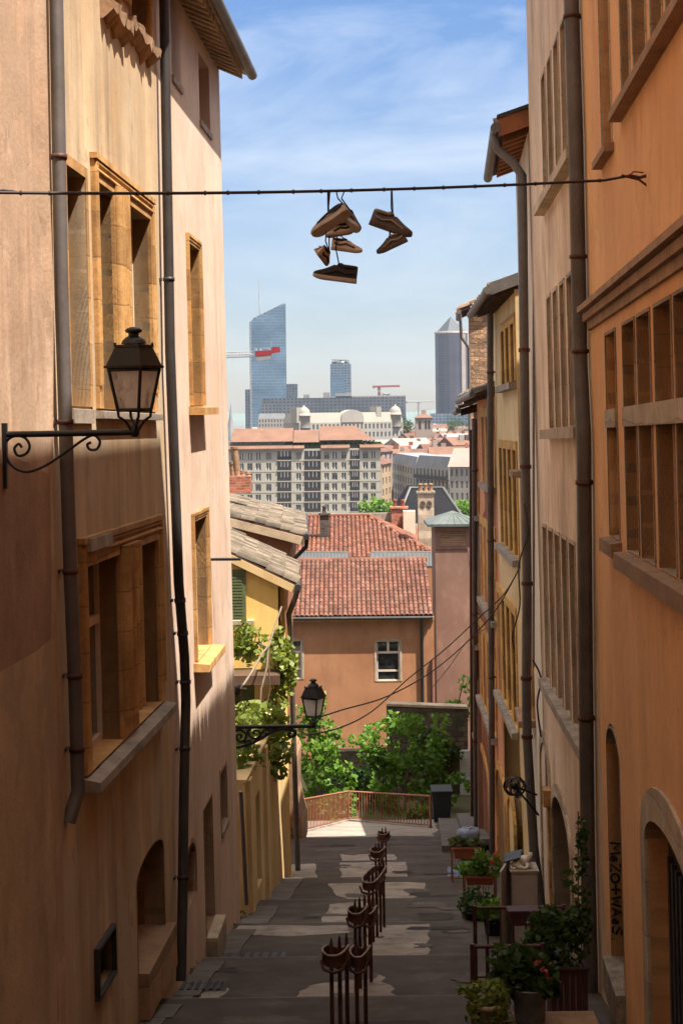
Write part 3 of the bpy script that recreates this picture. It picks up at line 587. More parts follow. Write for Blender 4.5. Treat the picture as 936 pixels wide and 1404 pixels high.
# house A: nearest on the left, runs on behind the camera
A = thing('town_house', 'brown pink plastered house nearest on the left, carrying the close street lamp', 'house', FA.pt(sa(FA, 0), -6))
s1 = sa(FA, 71); mb = MB(); wall(mb, FA, rpoly(-34, s1, -9, 15), [], 7); mk('wall', mb, 'plaster_a', A)
zc = [FA.sz(px, py) for px, py in ((-400, 1010), (-150, 985), (0, 921), (25, 908), (50, 893), (70.5, 876))]
zc = [(-26, zc[0][1])] + [(a, z) for a, z in zc]; mb = MB(); q = [(-26, -9)] + zc + [(zc[-1][0], -9)]
mb.prism([FA.pt(a, z, .0) for a, z in [(p[0], p[1]) for p in q][::1]], FA.N * .0025); mk('plaster_base', mb, 'plaster_a2', A)
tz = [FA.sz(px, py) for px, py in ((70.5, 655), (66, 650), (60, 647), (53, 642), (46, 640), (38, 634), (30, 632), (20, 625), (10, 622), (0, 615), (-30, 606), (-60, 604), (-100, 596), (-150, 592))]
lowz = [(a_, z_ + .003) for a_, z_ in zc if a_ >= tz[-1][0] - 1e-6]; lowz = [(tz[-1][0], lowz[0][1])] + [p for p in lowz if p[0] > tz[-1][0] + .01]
mb = MB(); mb.prism([FA.pt(a_, z_, 0) for a_, z_ in jag_flat(lowz + [(p[0], p[1]) for p in tz])], FA.N * .002); dk_ = mk('brown_patch', mb, 'brown_coat', A); dk_['label'] = 'dark brown plaster patch'  # thin darker brown sheet over the middle height of the wall
mb = MB(); fbox(mb, FA, -26, s1 + .1, 15, 15.3, -7.2, .5); mk('roof', mb, 'tile_bed', A)
mb = MB()                                          # bulging edge where the plaster rolls over to the next house
mb.tube([FA.at(x, y, -.10) for x, y in ((50, -260), (52, 0), (57, 250), (66, 400), (70, 600), (74, 900), (80, 1400))], [.17, .17, .17, .15, .12, .11, .11], 14); mk('plaster_edge', mb, 'plaster_a', A)
# house B
B = thing('town_house', 'yellow beige streaked house with golden stone cross windows on the left', 'house', FB.pt(sa(FB, 150), -7))
sB0, sB1 = s1, 0.0
w1 = FB.rect(94, 120, 228, 556, 94); w2a = FB.rect(134, 155, 252, 560, 134); w2b = FB.rect(170, 205, 274, 560, 170); w2b = (w2b[0], w2b[1], w2a[2], w2a[3])
w3a = FB.rect(118, 163, 776, 1060, 118); w3b = FB.rect(183, 216, 750, 1010, 183); w3b = (w3b[0], w3b[1], w3a[2], w3a[3])
w0a = FB.rect(168, 198, -240, 18, 168); w0b = FB.rect(137, 158, -300, -8, 137)
ar = FB.rect(188, 226, 1150, 1338, 188); zs = FB.sz(188, 1213)[1]; ztop = FB.sz(208, 1160)[1]
cell = FB.rect(131, 154, 1304, 1368, 131)
holes = [rpoly(*w) for w in (w1, w2a, w2b, w3a, w3b, w0a, w0b, cell)] + [apoly(ar[0], ar[1], ar[2], zs, ztop)]
mb = MB(); wall(mb, FB, rpoly(sB0, sB1, -10.5, 14.5), holes, 7, .24); mk('wall', mb, 'plaster_b', B)
mb = MB(); fbox(mb, FB, sB0, sB1, 14.5, 14.8, -7.2, .5); mk('roof', mb, 'tile_bed', B)
for w, tr, lab in ((w1, None, None), (w2a, .5, None), (w2b, .5, None), (w3a, .66, None), (w3b, .66, None), (w0a, .6, None), (w0b, .6, None)):
    window(B, FB, w, .225, 'frame_cream', tr, mull=False, fw=.06)
def rings(w, out, m='stone_gold', pr=.045, name='stone_surround', bottom=0): return surround(B, FB, w, out, pr, .215, m, bottom=bottom, name=name, steps=3)
surround(B, FB, w1, .10, .012, .22, 'stone_gold', steps=1)
def pair(root, F, a, b, out, pr, m, depth):
    """double window: two openings in one carved stone frame with fluted mullion"""
    mb = MB(); o = (a[0] - out, b[1] + out, a[2], a[3] + out)
    polys = [rpoly(*o), rpoly(a[0], a[1], a[2] + .002, a[3]), rpoly(b[0], b[1], b[2] + .002, b[3])]
    pp = [[Vector((x, z, 0)) for x, z in q] for q in polys]; flat = [p for q in pp for p in q]
    mb.add([F.pt(p.x, p.y, pr) for p in flat], [tuple(t) for t in tessellate_polygon(pp)])
    for q, u0 in ((polys[0], -.03), (polys[1], -depth), (polys[2], -depth)):
        mb.add([F.pt(x, z, pr) for x, z in q] + [F.pt(x, z, u0) for x, z in q], [(i, (i + 1) % 4, 4 + (i + 1) % 4, 4 + i) for i in range(4)])
    mk('stone_surround', mb, m, root)
    fl = MB()                                        # mouldings
    for x in (o[0] + .03, o[0] + .10, o[1] - .03, o[1] - .10): fl.tube([F.pt(x, o[2] + .22, pr), F.pt(x, o[3] - .03, pr)], .026, 8)
    for k in range(4):
        x = a[1] + (b[0] - a[1]) * (k + .5) / 4; fl.tube([F.pt(x, o[2] + .22, pr + .012), F.pt(x, a[3] + out * .4, pr + .012)], (b[0] - a[1]) * .10, 8)
    for z in (o[3] - .03, o[3] - .10): fl.tube([F.pt(o[0] + .03, z, pr), F.pt(o[1] - .03, z, pr)], .026, 8)
    mk('moulding', fl, m, root)
    hm = MB(); fbox(hm, F, o[0] - .02, o[1] + .02, o[3] + .003, o[3] + .06, -.02, pr + .035); mk('hood_mould', hm, 'stone_gold', root)
pair(B, FB, w2a, w2b, .20, .04, 'stone_gold', .215); pair(B, FB, w3a, w3b, .22, .045, 'stone_gold', .215); pair(B, FB, w0b, w0a, .15, .04, 'stone_gold', .215)
sill(B, FB, w1, .03, .16, .035, 'stone_grey'); sill(B, FB, (w2a[0], w2b[1], w2a[2], 0), .24, .10, .09, 'stone_grey'); sill(B, FB, (w3a[0], w3b[1], w3a[2], 0), .26, .15, .17, slope=.06)
for w in (w0a, w0b): rough_sill(B, FB, w, .16, .36, .16, 'stone_brown')
mb = MB(); x0, z0 = FB.sz(110, 754); x1, _ = FB.sz(141, 744); fbox(mb, FB, x0, x1, z0 - .02, z0 + .10, -.02, .11); mk('broken_lintel', mb, 'stone_grey', B)
d = MB(); d.quad(*[FB.pt(a, z, -.49) for a, z in ((ar[0], ar[2]), (ar[1], ar[2]), (ar[1], ztop + .05), (ar[0], ztop + .05))]); dd = mk('door', d, 'wood_dark', B); dd['label'] = 'dark door in arched doorway'
q = MB()
for i in range(4): fbox(q, FB, ar[0] + .1 + i * (ar[1] - ar[0] - .1) / 4, ar[0] + .02 + (i + 1) * (ar[1] - ar[0] - .1) / 4, ar[2] + .1, zs + .1, -.485, -.46)
mk('door_board', q, 'wood_dark', dd)
q = MB(); fbox(q, FB, ar[0] - .02, ar[1] + .1, ar[2] - .5, ar[2] - .004, -.45, .12); mk('threshold', q, 'stone_brown', B)
surround(B, FB, (ar[0], ar[1], ar[2], ztop), .02, .006, .5, 'stone_brown', arch=zs)
cf = surround(B, FB, cell, .035, .05, .1, 'zinc_dark', bottom=.035, name='vent_frame', steps=1)
g = MB(); fbox(g, FB, cell[0], cell[1], cell[2], cell[3], -.12, -.08); mk('vent_mesh', g, 'grate', cf)
# house C
C = thing('town_house', 'tall rose plastered house with rafter eaves at the left corner', 'house', FC.pt(sa(FC, 280), -8))
sC1 = sa(FC, 322, 960)
c1 = FC.rect(259, 274, 334, 556, 259); c2 = FC.rect(266, 284, 715, 908, 266); t1 = FC.rect(234, 246, -60, 97, 234); t2 = FC.rect(273, 287, 72, 160, 273)
l1 = FC.rect(256, 269, 1168, 1252, 256); l2 = FC.rect(303, 311, 1060, 1140, 303); dr = FC.rect(281, 293, 1108, 1290, 281)
zsl = l1[3] - .3
ztopC = FC.sz(303, 90)[1]
holes = [rpoly(*w) for w in (c1, c2, t1, t2, l2, dr)] + [apoly(l1[0], l1[1], l1[2], zsl, l1[3])]
mb = MB(); wall(mb, FC, rpoly(0.004, sC1, -13, ztopC), holes, 7, .2); mk('wall', mb, 'plaster_c', C)
for w, f in ((c1, .12), (c2, .12)):
    surround(C, FC, w, f, .05, .19, 'stone_gold', steps=3); sill(C, FC, w, .22, .13, .22, 'stone_gold'); window(C, FC, w, .19, 'frame_cream', .6, mull=False)
for w in (t1, t2, l2): window(C, FC, w, .19, 'frame_brown', None, mull=False); sill(C, FC, w, .04, .12, .03, 'stone_grey')
surround(C, FC, l2, .07, .01, .19, 'stone_brown', steps=1, bottom=.07); surround(C, FC, l1, .07, .01, .19, 'stone_brown', arch=zsl); window(C, FC, l1, .18, 'frame_brown', None, mull=False)
d = MB(); d.quad(*[FC.pt(a, z, -.19) for a, z in ((dr[0], dr[2]), (dr[1], dr[2]), (dr[1], dr[3]), (dr[0], dr[3]))]); dd = mk('door', d, 'wood_dark', C)
q = MB(); q.ball(FC.pt(dr[0] + .15, dr[2] + 1.0, -.16), .04); mk('handle', q, 'iron', dd)
surround(C, FC, dr, .03, .008, .185, 'stone_brown', steps=1)
q = MB(); fbox(q, FC, dr[0] - .05, dr[1] + .05, dr[2] - .4, dr[2] - .004, -.15, .16); mk('threshold', q, 'stone_pale', C)
# eave: rafters, boards, gutter edge, tiles
ov = .46; mb = MB(); n = 30
for i in range(n):
    a = sC1 - .22 - i * .34; mb = MB()
    mb.hexa([FC.pt(x, z, u) for dz in (-.13, 0) for x, u, z in ((a - .06, -.1, ztopC + .02 + dz), (a + .06, -.1, ztopC + .02 + dz), (a + .06, ov - .06, ztopC - .20 + dz), (a - .06, ov - .06, ztopC - .20 + dz))]); mk('rafter', mb, 'wood_rafter', C)

mb = MB(); mb.hexa([FC.pt(x, z, u) for dz in (0, .035) for x, u, z in ((-3, -.2, ztopC + .06 + dz), (sC1 + .25, -.2, ztopC + .06 + dz), (sC1 + .25, ov, ztopC - .20 + dz), (-3, ov, ztopC - .20 + dz))]); mk('eave_boards', mb, 'wood_rafter', C)
mb = MB(); mb.hexa([FC.pt(x, z, u) for dz in (0, .10) for x, u, z in ((-3, -7, ztopC + 2.6 + dz), (sC1 + .28, -7, ztopC + 2.6 + dz), (sC1 + .28, ov + .02, ztopC - .15 + dz), (-3, ov + .02, ztopC - .15 + dz))]); mk('roof', mb, 'tile_bed', C)
mb = MB(); mb.tube([FC.pt(-3, ztopC - .17, ov + .06), FC.pt(sC1 + .32, ztopC - .17, ov + .06)], .085, 10); mk('gutter', mb, 'zinc', C)
mb = MB(); mb.tube([FC.at(289, 767, 0), FC.at(289, 767, .45)], .022, 8); single('iron_rod', mb, 'iron', 'short black iron rod sticking out of the rose wall by the lower window', 'iron rod')
mb = MB(); mb.box(FC.at(311, 1160, .02), .03, .16, .22); 
pipe('dark drainpipe with collars between the brown pink house and the streaked house', FB, [(58, -300), (62, 0), (69, 400), (75, 590), (82, 800), (88, 940), (92, 1085)], .062, 'zinc', .10, None, (.22, .42, .56, .7, .8), extra=[FB.at(90, 1128, .03)])
pipe('long kinked dark drainpipe between the streaked house and the rose house', FB, [(208, -300), (213, 0), (221, 480), (226, 610), (233, 800), (241, 900), (243, 960), (240, 1100), (238, 1240), (236, 1345)], .062, 'zinc_dark', .11, None, (.2, .47, .52, .62, .72, .86))
# yellow garden wall, house D (gable), house E
GW = thing('garden_wall', 'straw yellow garden wall with pilasters under the vine on the left', 'wall', FY.pt(sa(FY, 340), -9.5))
sg0, sg1 = 0.02, sa(FY, 378); zt = -6.35
dr2 = FY.rect(352, 358, 1090, 1225, 352)
mb = MB(); wall(mb, FY, rpoly(sg0, sg1 - .004, -12.5, zt), [rpoly(dr2[0], dr2[1], dr2[2], dr2[3])], .45, .3); mk('wall', mb, 'plaster_yellow', GW)
mb = MB(); fbox(mb, FY, sg0, sg1 - .006, zt + .003, zt + .06, -.3, .04); mk('coping', mb, 'plaster_yellow', GW)
mb = MB()
for px in (340, 363): a = sa(FY, px, 1100); fbox(mb, FY, a - .18, a + .18, -12.5, zt - .02, -.05, .07); mk('pilaster', mb, 'plaster_yellow', GW); mb = MB()
mb = MB(); fbox(mb, FY, dr2[0], dr2[1], dr2[2], dr2[3], -.34, -.28); mk('door', mb, 'wood_dark', GW)
pipe('thin grey pipe down the joint of the rose house and the yellow garden wall', FY, [(325, 1085), (329, 1160), (333, 1240)], .035, 'zinc', .06)
D = thing('gable_house', 'lemon yellow house with green shutter and pale tiled roof behind the vine', 'house', FY.pt(sg1, -10))
FD = Fac(FY.pt(sg1, 0), (-1, 0, 0), (0, -1, 0))           # gable wall, s runs to the left
eZ = -(790 - 568) / FPX * 36; gz1 = eZ + .5 * 5.5
sh = FD.rect(313, 336, 781, 848, 336); dk = FD.rect(318, 349, 916, 1003, 349)
mb = MB(); wall(mb, FD, [(0, -13), (6, -13), (6, eZ + 3.0), (0, eZ)], [rpoly(*sh), rpoly(*dk)], 0, .18)
sd1 = sa(FY, 392, 900); mb.quad(FY.pt(sg1, -13), FY.pt(sd1, -13), FY.pt(sd1, eZ), FY.pt(sg1, eZ)); q = FY.pt(sd1, 0)
mb.quad((q.x, q.y, -13), (q.x - 6, q.y, -13), (q.x - 6, q.y, eZ + 3), (q.x, q.y, eZ)); mk('wall', mb, 'plaster_lemon', D)
mb = MB(); fbox(mb, FD, sh[0] - .02, sh[1] + .02, sh[2], sh[3], -.04, .05)
for i in range(16): z = sh[2] + (sh[3] - sh[2]) * (i + .5) / 16; fbox(mb, FD, sh[0] + .05, sh[1] - .05, z - .022, z + .022, .05, .065)
mk('shutter', mb, 'shutter', D); sill(D, FD, sh, .2, .12, .16, 'stone_pale')
mb = MB(); fbox(mb, FD, dk[0], dk[1], dk[2], dk[3], -.2, -.12); mk('door', mb, 'shutter', D)
mb = MB(); fbox(mb, FD, -.05, 3.2, -5.75, -5.55, 0, .9); mk('pergola_beam', mb, 'wood_dark', D)
def tiled(root, corner, U, W, nu, nv, tm, w=.21, l=.36, over=0, seg=4, name='roof', jit=.012):
    mb = MB(); c = Vector(corner); U = Vector(U).normalized(); W = Vector(W).normalized(); nn = U.cross(W); nn = nn if nn.z > 0 else -nn
    a, b = U * (nu * w), W * (nv * l); mb.hexa([c - nn * .1, c + a - nn * .1, c + a + b - nn * .1, c + b - nn * .1, c, c + a, c + a + b, c + b]); r = mk(name, mb, 'tile_bed', root)
    t = MB(); tiles(t, c, U, W, nu, nv, w, l, seg, jit); mk('tiles', t, tm, r); return r
g0 = FY.pt(sg1, 0); EX = g0.x + .38
tiled(D, (EX, 35.93, eZ - .14), (-.0302, 1, 0), (-1, 0, .5), 23, 16, 'tile_old', jit=.03)
mb = MB(); mb.hexa([Vector((x, y, z)) for dz in (-.2, -.02) for x, y, z in ((EX + .02, 35.90, eZ - .17 + dz), (EX + .02, 35.99, eZ - .17 + dz), (EX - 5.2, 35.99, eZ - .17 + 2.6 + dz), (EX - 5.2, 35.90, eZ - .17 + 2.6 + dz))]); mk('verge_board', mb, 'plaster_yellow', D)
mb = MB(); mb.tube([(EX + .07, 35.6, eZ - .2), (EX + .07 - .0302 * 5, 40.6, eZ - .2)], .075, 10); mk('gutter', mb, 'zinc_dark', D)
pp = [Vector((EX + .06, 35.75, eZ - .25)), Vector((EX + .0, 35.85, eZ - .45)), FY.pt(sg1 + .9, eZ - .9, .1)]
t = thing('drainpipe', 'zinc drainpipe down the lemon yellow house corner behind the ornate lamp', 'drainpipe', FY.pt(sg1 + .9, -10.9, .1))
mb = MB(); mb.tube(pp + [FY.pt(sg1 + 1.2, -5, .1), FY.pt(sg1 + 1.6, -10.5, .1)], .062, 10); mk('pipe', mb, 'zinc', t)
E = thing('gable_house', 'terracotta walled house with pale lichen roof above the yellow house', 'house', P(360, 760, 44))
eE = -(728 - 568) / FPX * 44; xE = P(410, 728, 44).x
mb = MB(); mb.hexa([Vector(p) for p in ((xE - 7, 44.3, -14), (xE - .75, 44.3, -14), (xE - .95, 53, -14), (xE - 7, 53, -14), (xE - 7, 44.3, eE + 1.75), (xE - .25, 44.3, eE - .04), (xE - .25, 53, eE - .04), (xE - 7, 53, eE + 1.75))]); mk('wall', mb, 'plaster_terra', E)
tiled(E, (xE + .12, 44.0, eE - .1), (-.0258, 1, 0), (-1, 0, .27), 42, 18, 'tile_old', jit=.03)
mb = MB(); mb.hexa([Vector((x, y, z)) for dz in (-.25, -.03) for x, y, z in ((xE + .12, 43.95, eE - .12 + dz), (xE + .12, 44.08, eE - .12 + dz), (xE - 6, 44.08, eE - .12 + 1.65 + dz), (xE - 6, 43.95, eE - .12 + 1.65 + dz))]); mk('verge_board', mb, 'wood_rafter', E)
mb = MB(); mb.tube([(xE + .2, 43.8, eE - .13), (xE + .2 - .0258 * 9, 53, eE - .13)], .08, 10); mb.tube([(xE + .2, 44, eE - .2), (xE + .18, 44.1, eE - .42), (xE - .15, 44.15, eE - .75), (xE - .2, 44.2, eE - 1.6)], .06, 8); mk('gutter', mb, 'zinc_dark', E)
CH = thing('chimney_stack', 'old brick chimney block with tall leaning pots above the lichen roof', 'chimney', P(330, 672, 48))
mb = MB(); c = P(330, 664, 48); mb.box(c, .62, .6, .5); mk('stack', mb, 'brick', CH)
for px, h, r in ((327, .95, .10), (334, .25, .07), (342, .22, .07), (321, .5, .08)):
    q = P(px, 660, 48); mb = MB(); mb.tube([q, q + Vector((-.03 - h * .08, 0, h))], [r * 1.15, r * .9], 10); mb.tube([q + Vector((-.03 - h * .08, 0, h)), q + Vector((-.03 - h * .08, 0, h + .07))], r * 1.15, 10); mk('pot', mb, 'stone_brown', CH)
# ------------------------------------------------------------------ RIGHT SIDE
F1 = street(812, 18.2, (585, 602), 1)
F2 = street(812, 18.2, (557, 607), 1)
F3 = street(733, 26.4, (609, 590), 1)
F4 = street(713, 31.5, (525, 588), 1)
# orange house
O1 = thing('town_house', 'orange ochre house with stone cross windows nearest on the right', 'house', F1.pt(sa(F1, 880), -6))
hl = []; wins = []
def R1(pa, pb, y0, y1, pn): 
    w = F1.rect(pa, pb, y0, y1, pn); wins.append(w); return w
zT0 = F1.sz(846, 581)[1]; zB1 = F1.sz(846, 555)[1]
mid = [(833, 846.6, 454, 739), (857, 873, 439, 761), (877, 894.5, 426, 774), (901, 924, 411, 793), (929, 950, 400, 812), (968, 995, 380, 850), (1004, 1040, 360, 880)]
rows = []
m0 = F1.rect(833, 846.6, 454, 739, 846.6)
for i, (a, b, y0, y1) in enumerate(mid):
    w = F1.rect(a, b, y0, y1, b); zb = m0[2] - .0 if i == 0 else F1.rect(857, 873, 439, 761, 873)[2]; rows.append((w[0], w[1], zb, m0[3] + .02))
top = []
q0 = F1.rect(822, 836, -60, 200, 836)
for i, (a, b) in enumerate(((822, 836), (851, 863), (868, 886), (893, 909), (915, 938), (950, 980))):
    w = F1.rect(a, b, -60, 200, b); zb = q0[2] if i == 0 else F1.sz(851, 150)[1]; top.append((w[0], w[1], zb, zb + 2.6))
nic = F1.rect(835, 852, 1022, 1350, 852); arS = sa(F1, 887, 1150); arE = sa(F1, 958, 1250); ac = (arE, arS); za = F1.sz(887, 1150)[1]; zap = F1.sz(918, 1148)[1]
arz = (min(ac), max(ac), -8.5, zap)
grille_hole = nic
n_arch = apoly(nic[0], nic[1], nic[2], nic[3] - .25, nic[3] + .05)
mb = MB(); wall(mb, F1, [(-22, -9.5), (0, -9.5), (0, 7.4), (-1.6, 7.4), (-1.6, 11.5), (-22, 11.5)], [rpoly(*w) for w in rows + top] + [n_arch, apoly(arz[0], arz[1], arz[2], za, zap)], 9, .34); mk('wall', mb, 'plaster_orange', O1)
for i, w in enumerate(rows):
    lo = (w[0], w[1], w[2], m0[2] + (m0[3] - m0[2]) * .545); hi = (w[0], w[1], m0[2] + (m0[3] - m0[2]) * .635, w[3])
    for z in (lo, hi): window(O1, F1, (z[0] + .03, z[1] - .03, z[2], z[3]), .26, 'frame_brown', None, mull=False, fw=.045)
    surround(O1, F1, w, .03, .012, .33, 'stone_taupe', steps=1)
mb = MB(); a0, b0 = rows[-1][0], rows[0][1]
fbox(mb, F1, rows[0][0] - .0, rows[0][1], m0[2] + (m0[3] - m0[2]) * .545, m0[2] + (m0[3] - m0[2]) * .635, -.22, .03)
fbox(mb, F1, rows[-1][0], rows[1][1], m0[2] + (m0[3] - m0[2]) * .545, m0[2] + (m0[3] - m0[2]) * .635, -.22, .03); mk('transom', mb, 'stone_pale', O1)
zc1 = F1.sz(812, 413)[1]; mb = MB()
for k, (h, u) in enumerate(((.10, .04), (.09, .09), (.07, .15))): fbox(mb, F1, -22, -.01, zc1 - .30 + k * .095, zc1 - .30 + k * .095 + h - .006, -.02, u)
mk('string_course', mb, 'stone_brown', O1)
sill(O1, F1, rows[0], .10, .16, .11, 'stone_brown'); sill(O1, F1, (rows[-1][0], rows[1][1], rows[1][2], 0), .12, .17, .13, 'stone_brown')
sill(O1, F1, top[0], .12, .10, .10, 'stone_brown'); sill(O1, F1, (top[-1][0], top[1][1], top[1][2], 0), .15, .11, .12, 'stone_brown')
for w in top:
    surround(O1, F1, w, .03, .012, .33, 'stone_pale', steps=1); window(O1, F1, (w[0] + .03, w[1] - .03, w[2], w[3] - .03), .26, 'frame_brown', .62, mull=False, fw=.06)
mb = MB(); fbox(mb, F1, nic[0], nic[1], nic[2], nic[3] + .1, -.36, -.33); dd = mk('door', mb, 'wood_dark', O1)
surround(O1, F1, nic, .0201, .006, .335, 'stone_grey', arch=nic[3] - .25)
mb = MB(); fbox(mb, F1, nic[0] - .05, nic[1] + .05, nic[2] - .35, nic[2] - .004, -.3, .1); mk('threshold', mb, 'stone_grey', O1)
surround(O1, F1, arz, .30, .03, .17, 'stone_pale', arch=za)
mb = MB(); q = apoly(arz[0], arz[1], arz[2], za, zap); mb.add([F1.pt(a, z, -.175) for a, z in q], [tuple(t) for t in tessellate_polygon([[Vector((a, z, 0)) for a, z in q]])])
dd = mk('door', mb, 'dark_door', O1); mb = MB(); n = 12
for i in range(n): a = arz[0] + .08 + (arz[1] - arz[0] - .16) * i / n; fbox(mb, F1, a, a + .09, arz[2], za - .1, -.17, -.135)
mk('door_rib', mb, 'dark_door', dd)
def eave_roof(root, F, s0, s1, z, over, back=8, rise=2.6, tm='tile_mix', teeth=True):
    mb = MB(); mb.hexa([F.pt(a, zz, u) for dz in (-.1, 0) for a, u, zz in ((s0, -back, z + rise + dz), (s1, -back, z + rise + dz), (s1, over, z + dz), (s0, over, z + dz))]); r = mk('roof', mb, 'tile_bed', root)
    if not teeth: return r
    O = F.pt(s0, z, over); W = F.pt(s0, z + rise, -back) - O; U = F.pt(s1, z, over) - O
    t = MB(); tiles(t, O, U, W, int(U.length / .21), 5, .21, .36, 4, .02); mk('tiles', t, tm, r); return r
eave_roof(O1, F1, -22, -1.55, 11.48, .10, teeth=False); eave_roof(O1, F1, -1.5, 0, 7.36, .10, rise=1.5)
# grey house
G2 = thing('town_house', 'grey beige streaked house with rows of tall stone windows on the right', 'house', F2.pt(sa(F2, 770), -7))
s2 = sa(F2, 733, 500)
def row(F, pa, pb, n, y0, y1, pn, gap=.42):
    a, b, z0, z1 = F.rect(pa, pb, y0, y1, pn); w = (b - a) / (n - gap + (0)); w = (b - a) / n; return [(a + i * w + w * gap * .5, a + (i + 1) * w - w * gap * .5, z0, z1) for i in range(n)]
gr = [row(F2, 742, 793, 5, 88, 272, 750), row(F2, 750, 801, 5, 400, 586, 760), row(F2, 745, 804, 6, 722, 922, 745, .36)]
fl = [w for r in gr for w in r]
a1 = F2.rect(760, 784, 1100, 1330, 784); a2 = F2.rect(745, 756, 1062, 1300, 756); z1s = F2.sz(784, 1225)[1]; a1 = (a1[0], a1[1], -10, F2.sz(772, 1108)[1]); z1s = a1[3] - .55; a2 = (a2[0], a2[1], -10, a1[3] + .35); z2s = a2[3] - .5
mb = MB(); wall(mb, F2, rpoly(.004, s2, -11, 7.4), [rpoly(*w) for w in fl] + [apoly(a1[0], a1[1], a1[2], z1s, a1[3]), apoly(a2[0], a2[1], a2[2], z2s, a2[3])], 8, .3); mk('wall', mb, 'plaster_grey', G2)
for i, r in enumerate(gr):
    for w in r: window(G2, F2, w, .24, 'frame_brown', .28 if i == 1 else None, mull=False, fw=.04)
    for w in r: surround(G2, F2, w, .05, .014, .235, 'stone_pale', steps=1)
    sill(G2, F2, (r[0][0], r[-1][1], r[0][2], 0), .16, .16, .15 if i < 2 else .12, 'stone_pale' if i < 2 else 'stone_grey')
for a, zs_ in ((a1, z1s), (a2, z2s)):
    surround(G2, F2, a, .2, .03, .29, 'stone_pale', arch=zs_); mb = MB(); fbox(mb, F2, a[0], a[1], a[2], a[3], -.36, -.3); mk('door', mb, 'wood_dark', G2)
mb = MB(); a = (a1[1] + a2[0]) / 2; fbox(mb, F2, a - .17, a + .17, z2s - .25, z2s + .0, -.02, .13); fbox(mb, F2, a - .13, a + .13, -10, z2s - .26, -.02, .07); mk('stone_pier', mb, 'stone_gold', G2)
eave_roof(G2, F2, -.1, s2 + .1, 7.36, .10)
# white sliver house
W3 = thing('town_house', 'narrow off white house seen edge on behind the grey house', 'house', F3.pt(1, -8))
s3 = sa(F3, 713, 500); e3 = 4.55
wr = [F3.rect(716.5, 713.5, y0, y1, 716) for y0, y1 in ((463, 640), (800, 930))]
mb = MB(); wall(mb, F3, rpoly(.004, s3, -11.5, e3), [rpoly(s3 * .55, s3 * .75, w[2], w[3]) for w in wr], 8, .2); mk('wall', mb, 'plaster_white', W3)
for w in wr:
    ww = (s3 * .55, s3 * .75, w[2], w[3]); surround(W3, F3, ww, .16, .05, .19, 'stone_gold', steps=1); window(W3, F3, ww, .19, 'frame_brown'); sill(W3, F3, ww, .3, .14, .3, 'stone_brown')
ov = .42; mb = MB()
for i in range(9):
    a = .3 + i * (s3 - .5) / 9; mb = MB()
    mb.hexa([F3.pt(x, z, u) for dz in (-.15, 0) for x, u, z in ((a - .06, -.2, e3 + .22 + dz), (a + .06, -.2, e3 + .22 + dz), (a + .06, ov - .04, e3 + .02 + dz), (a - .06, ov - .04, e3 + .02 + dz))]); mk('rafter', mb, 'wood_orange', W3)
mb = MB(); mb.hexa([F3.pt(x, z, u) for dz in (0, .04) for x, u, z in ((-.15, -.3, e3 + .27 + dz), (s3 + .1, -.3, e3 + .27 + dz), (s3 + .1, ov, e3 + .03 + dz), (-.15, ov, e3 + .03 + dz))]); mk('eave_boards', mb, 'wood_orange', W3)
mb = MB(); mb.hexa([F3.pt(x, z, u) for dz in (-.16, .12) for x, u, z in ((-.24, -2, e3 + .85 + dz), (-.18, -2, e3 + .85 + dz), (-.18, ov + .06, e3 + .05 + dz), (-.24, ov + .06, e3 + .05 + dz))]); bb = mk('verge_board', mb, 'wood_orange', W3)
mb = MB(); mb.hexa([F3.pt(x, z, u) for dz in (0, .06) for x, u, z in ((-.27, -2, e3 + .99 + dz), (-.15, -2, e3 + .99 + dz), (-.15, ov + .08, e3 + .17 + dz), (-.27, ov + .08, e3 + .17 + dz))]); mk('verge_capping', mb, 'zinc_dark', W3)
eave_roof(W3, F3, -.1, s3 + .1, e3 + .1, ov + .04)
mb = MB(); mb.tube([F3.pt(-.25, e3 + .03, ov + .1), F3.pt(s3 + .15, e3 - .02, ov + .1)], .085, 10); mk('gutter', mb, 'zinc', W3)
pipe('thick grey zinc drainpipe between the orange house and the grey house', F2, [(790, -250), (795, 0), (801, 190), (807, 500), (812, 600), (814, 900), (817, 1160), (823, 1420)], .085, 'zinc', .10, None, (.16, .36, .42, .6, .76))
g = F3.pt(.35, e3 + .0, ov + .1)
FP = F3
path = [F3.pt(.0, e3 - .03, ov + .1), F3.pt(-.05, e3 - .28, ov + .08), F3.pt(-.10, e3 - .5, ov - .16), F3.pt(-.12, e3 - .72, .12)]
t = thing('drainpipe', 'curved swan neck zinc drainpipe dropping from the orange wooden eave', 'drainpipe', F3.pt(-.2, -9, .1))
low = [P(716, 300, 26.0), P(718, 480, 26.0), P(720, 640, 26.0), P(722, 800, 26.0), P(721, 930, 26.0), P(722, 1010, 26.0), P(731, 1160, 25.9), P(742, 1250, 25.8)]
mb = MB(); mb.tube(path + low, .075, 12); mk('pipe', mb, 'zinc', t)
for p in low[1:6]: mb = MB(); mb.tube([p - Vector((0, 0, .03)), p + Vector((0, 0, .03))], .092, 12); mk('collar', mb, 'rust', t)
mb = MB()
for off in (.12, .16): mb.tube([P(728 + off * 20, y, 26.2) for y in (235, 420, 640, 800, 915)], .018, 6)
single('cable_conduit', mb, 'cable_grey', 'pair of thin pale conduits beside the swan neck drainpipe', 'cable')
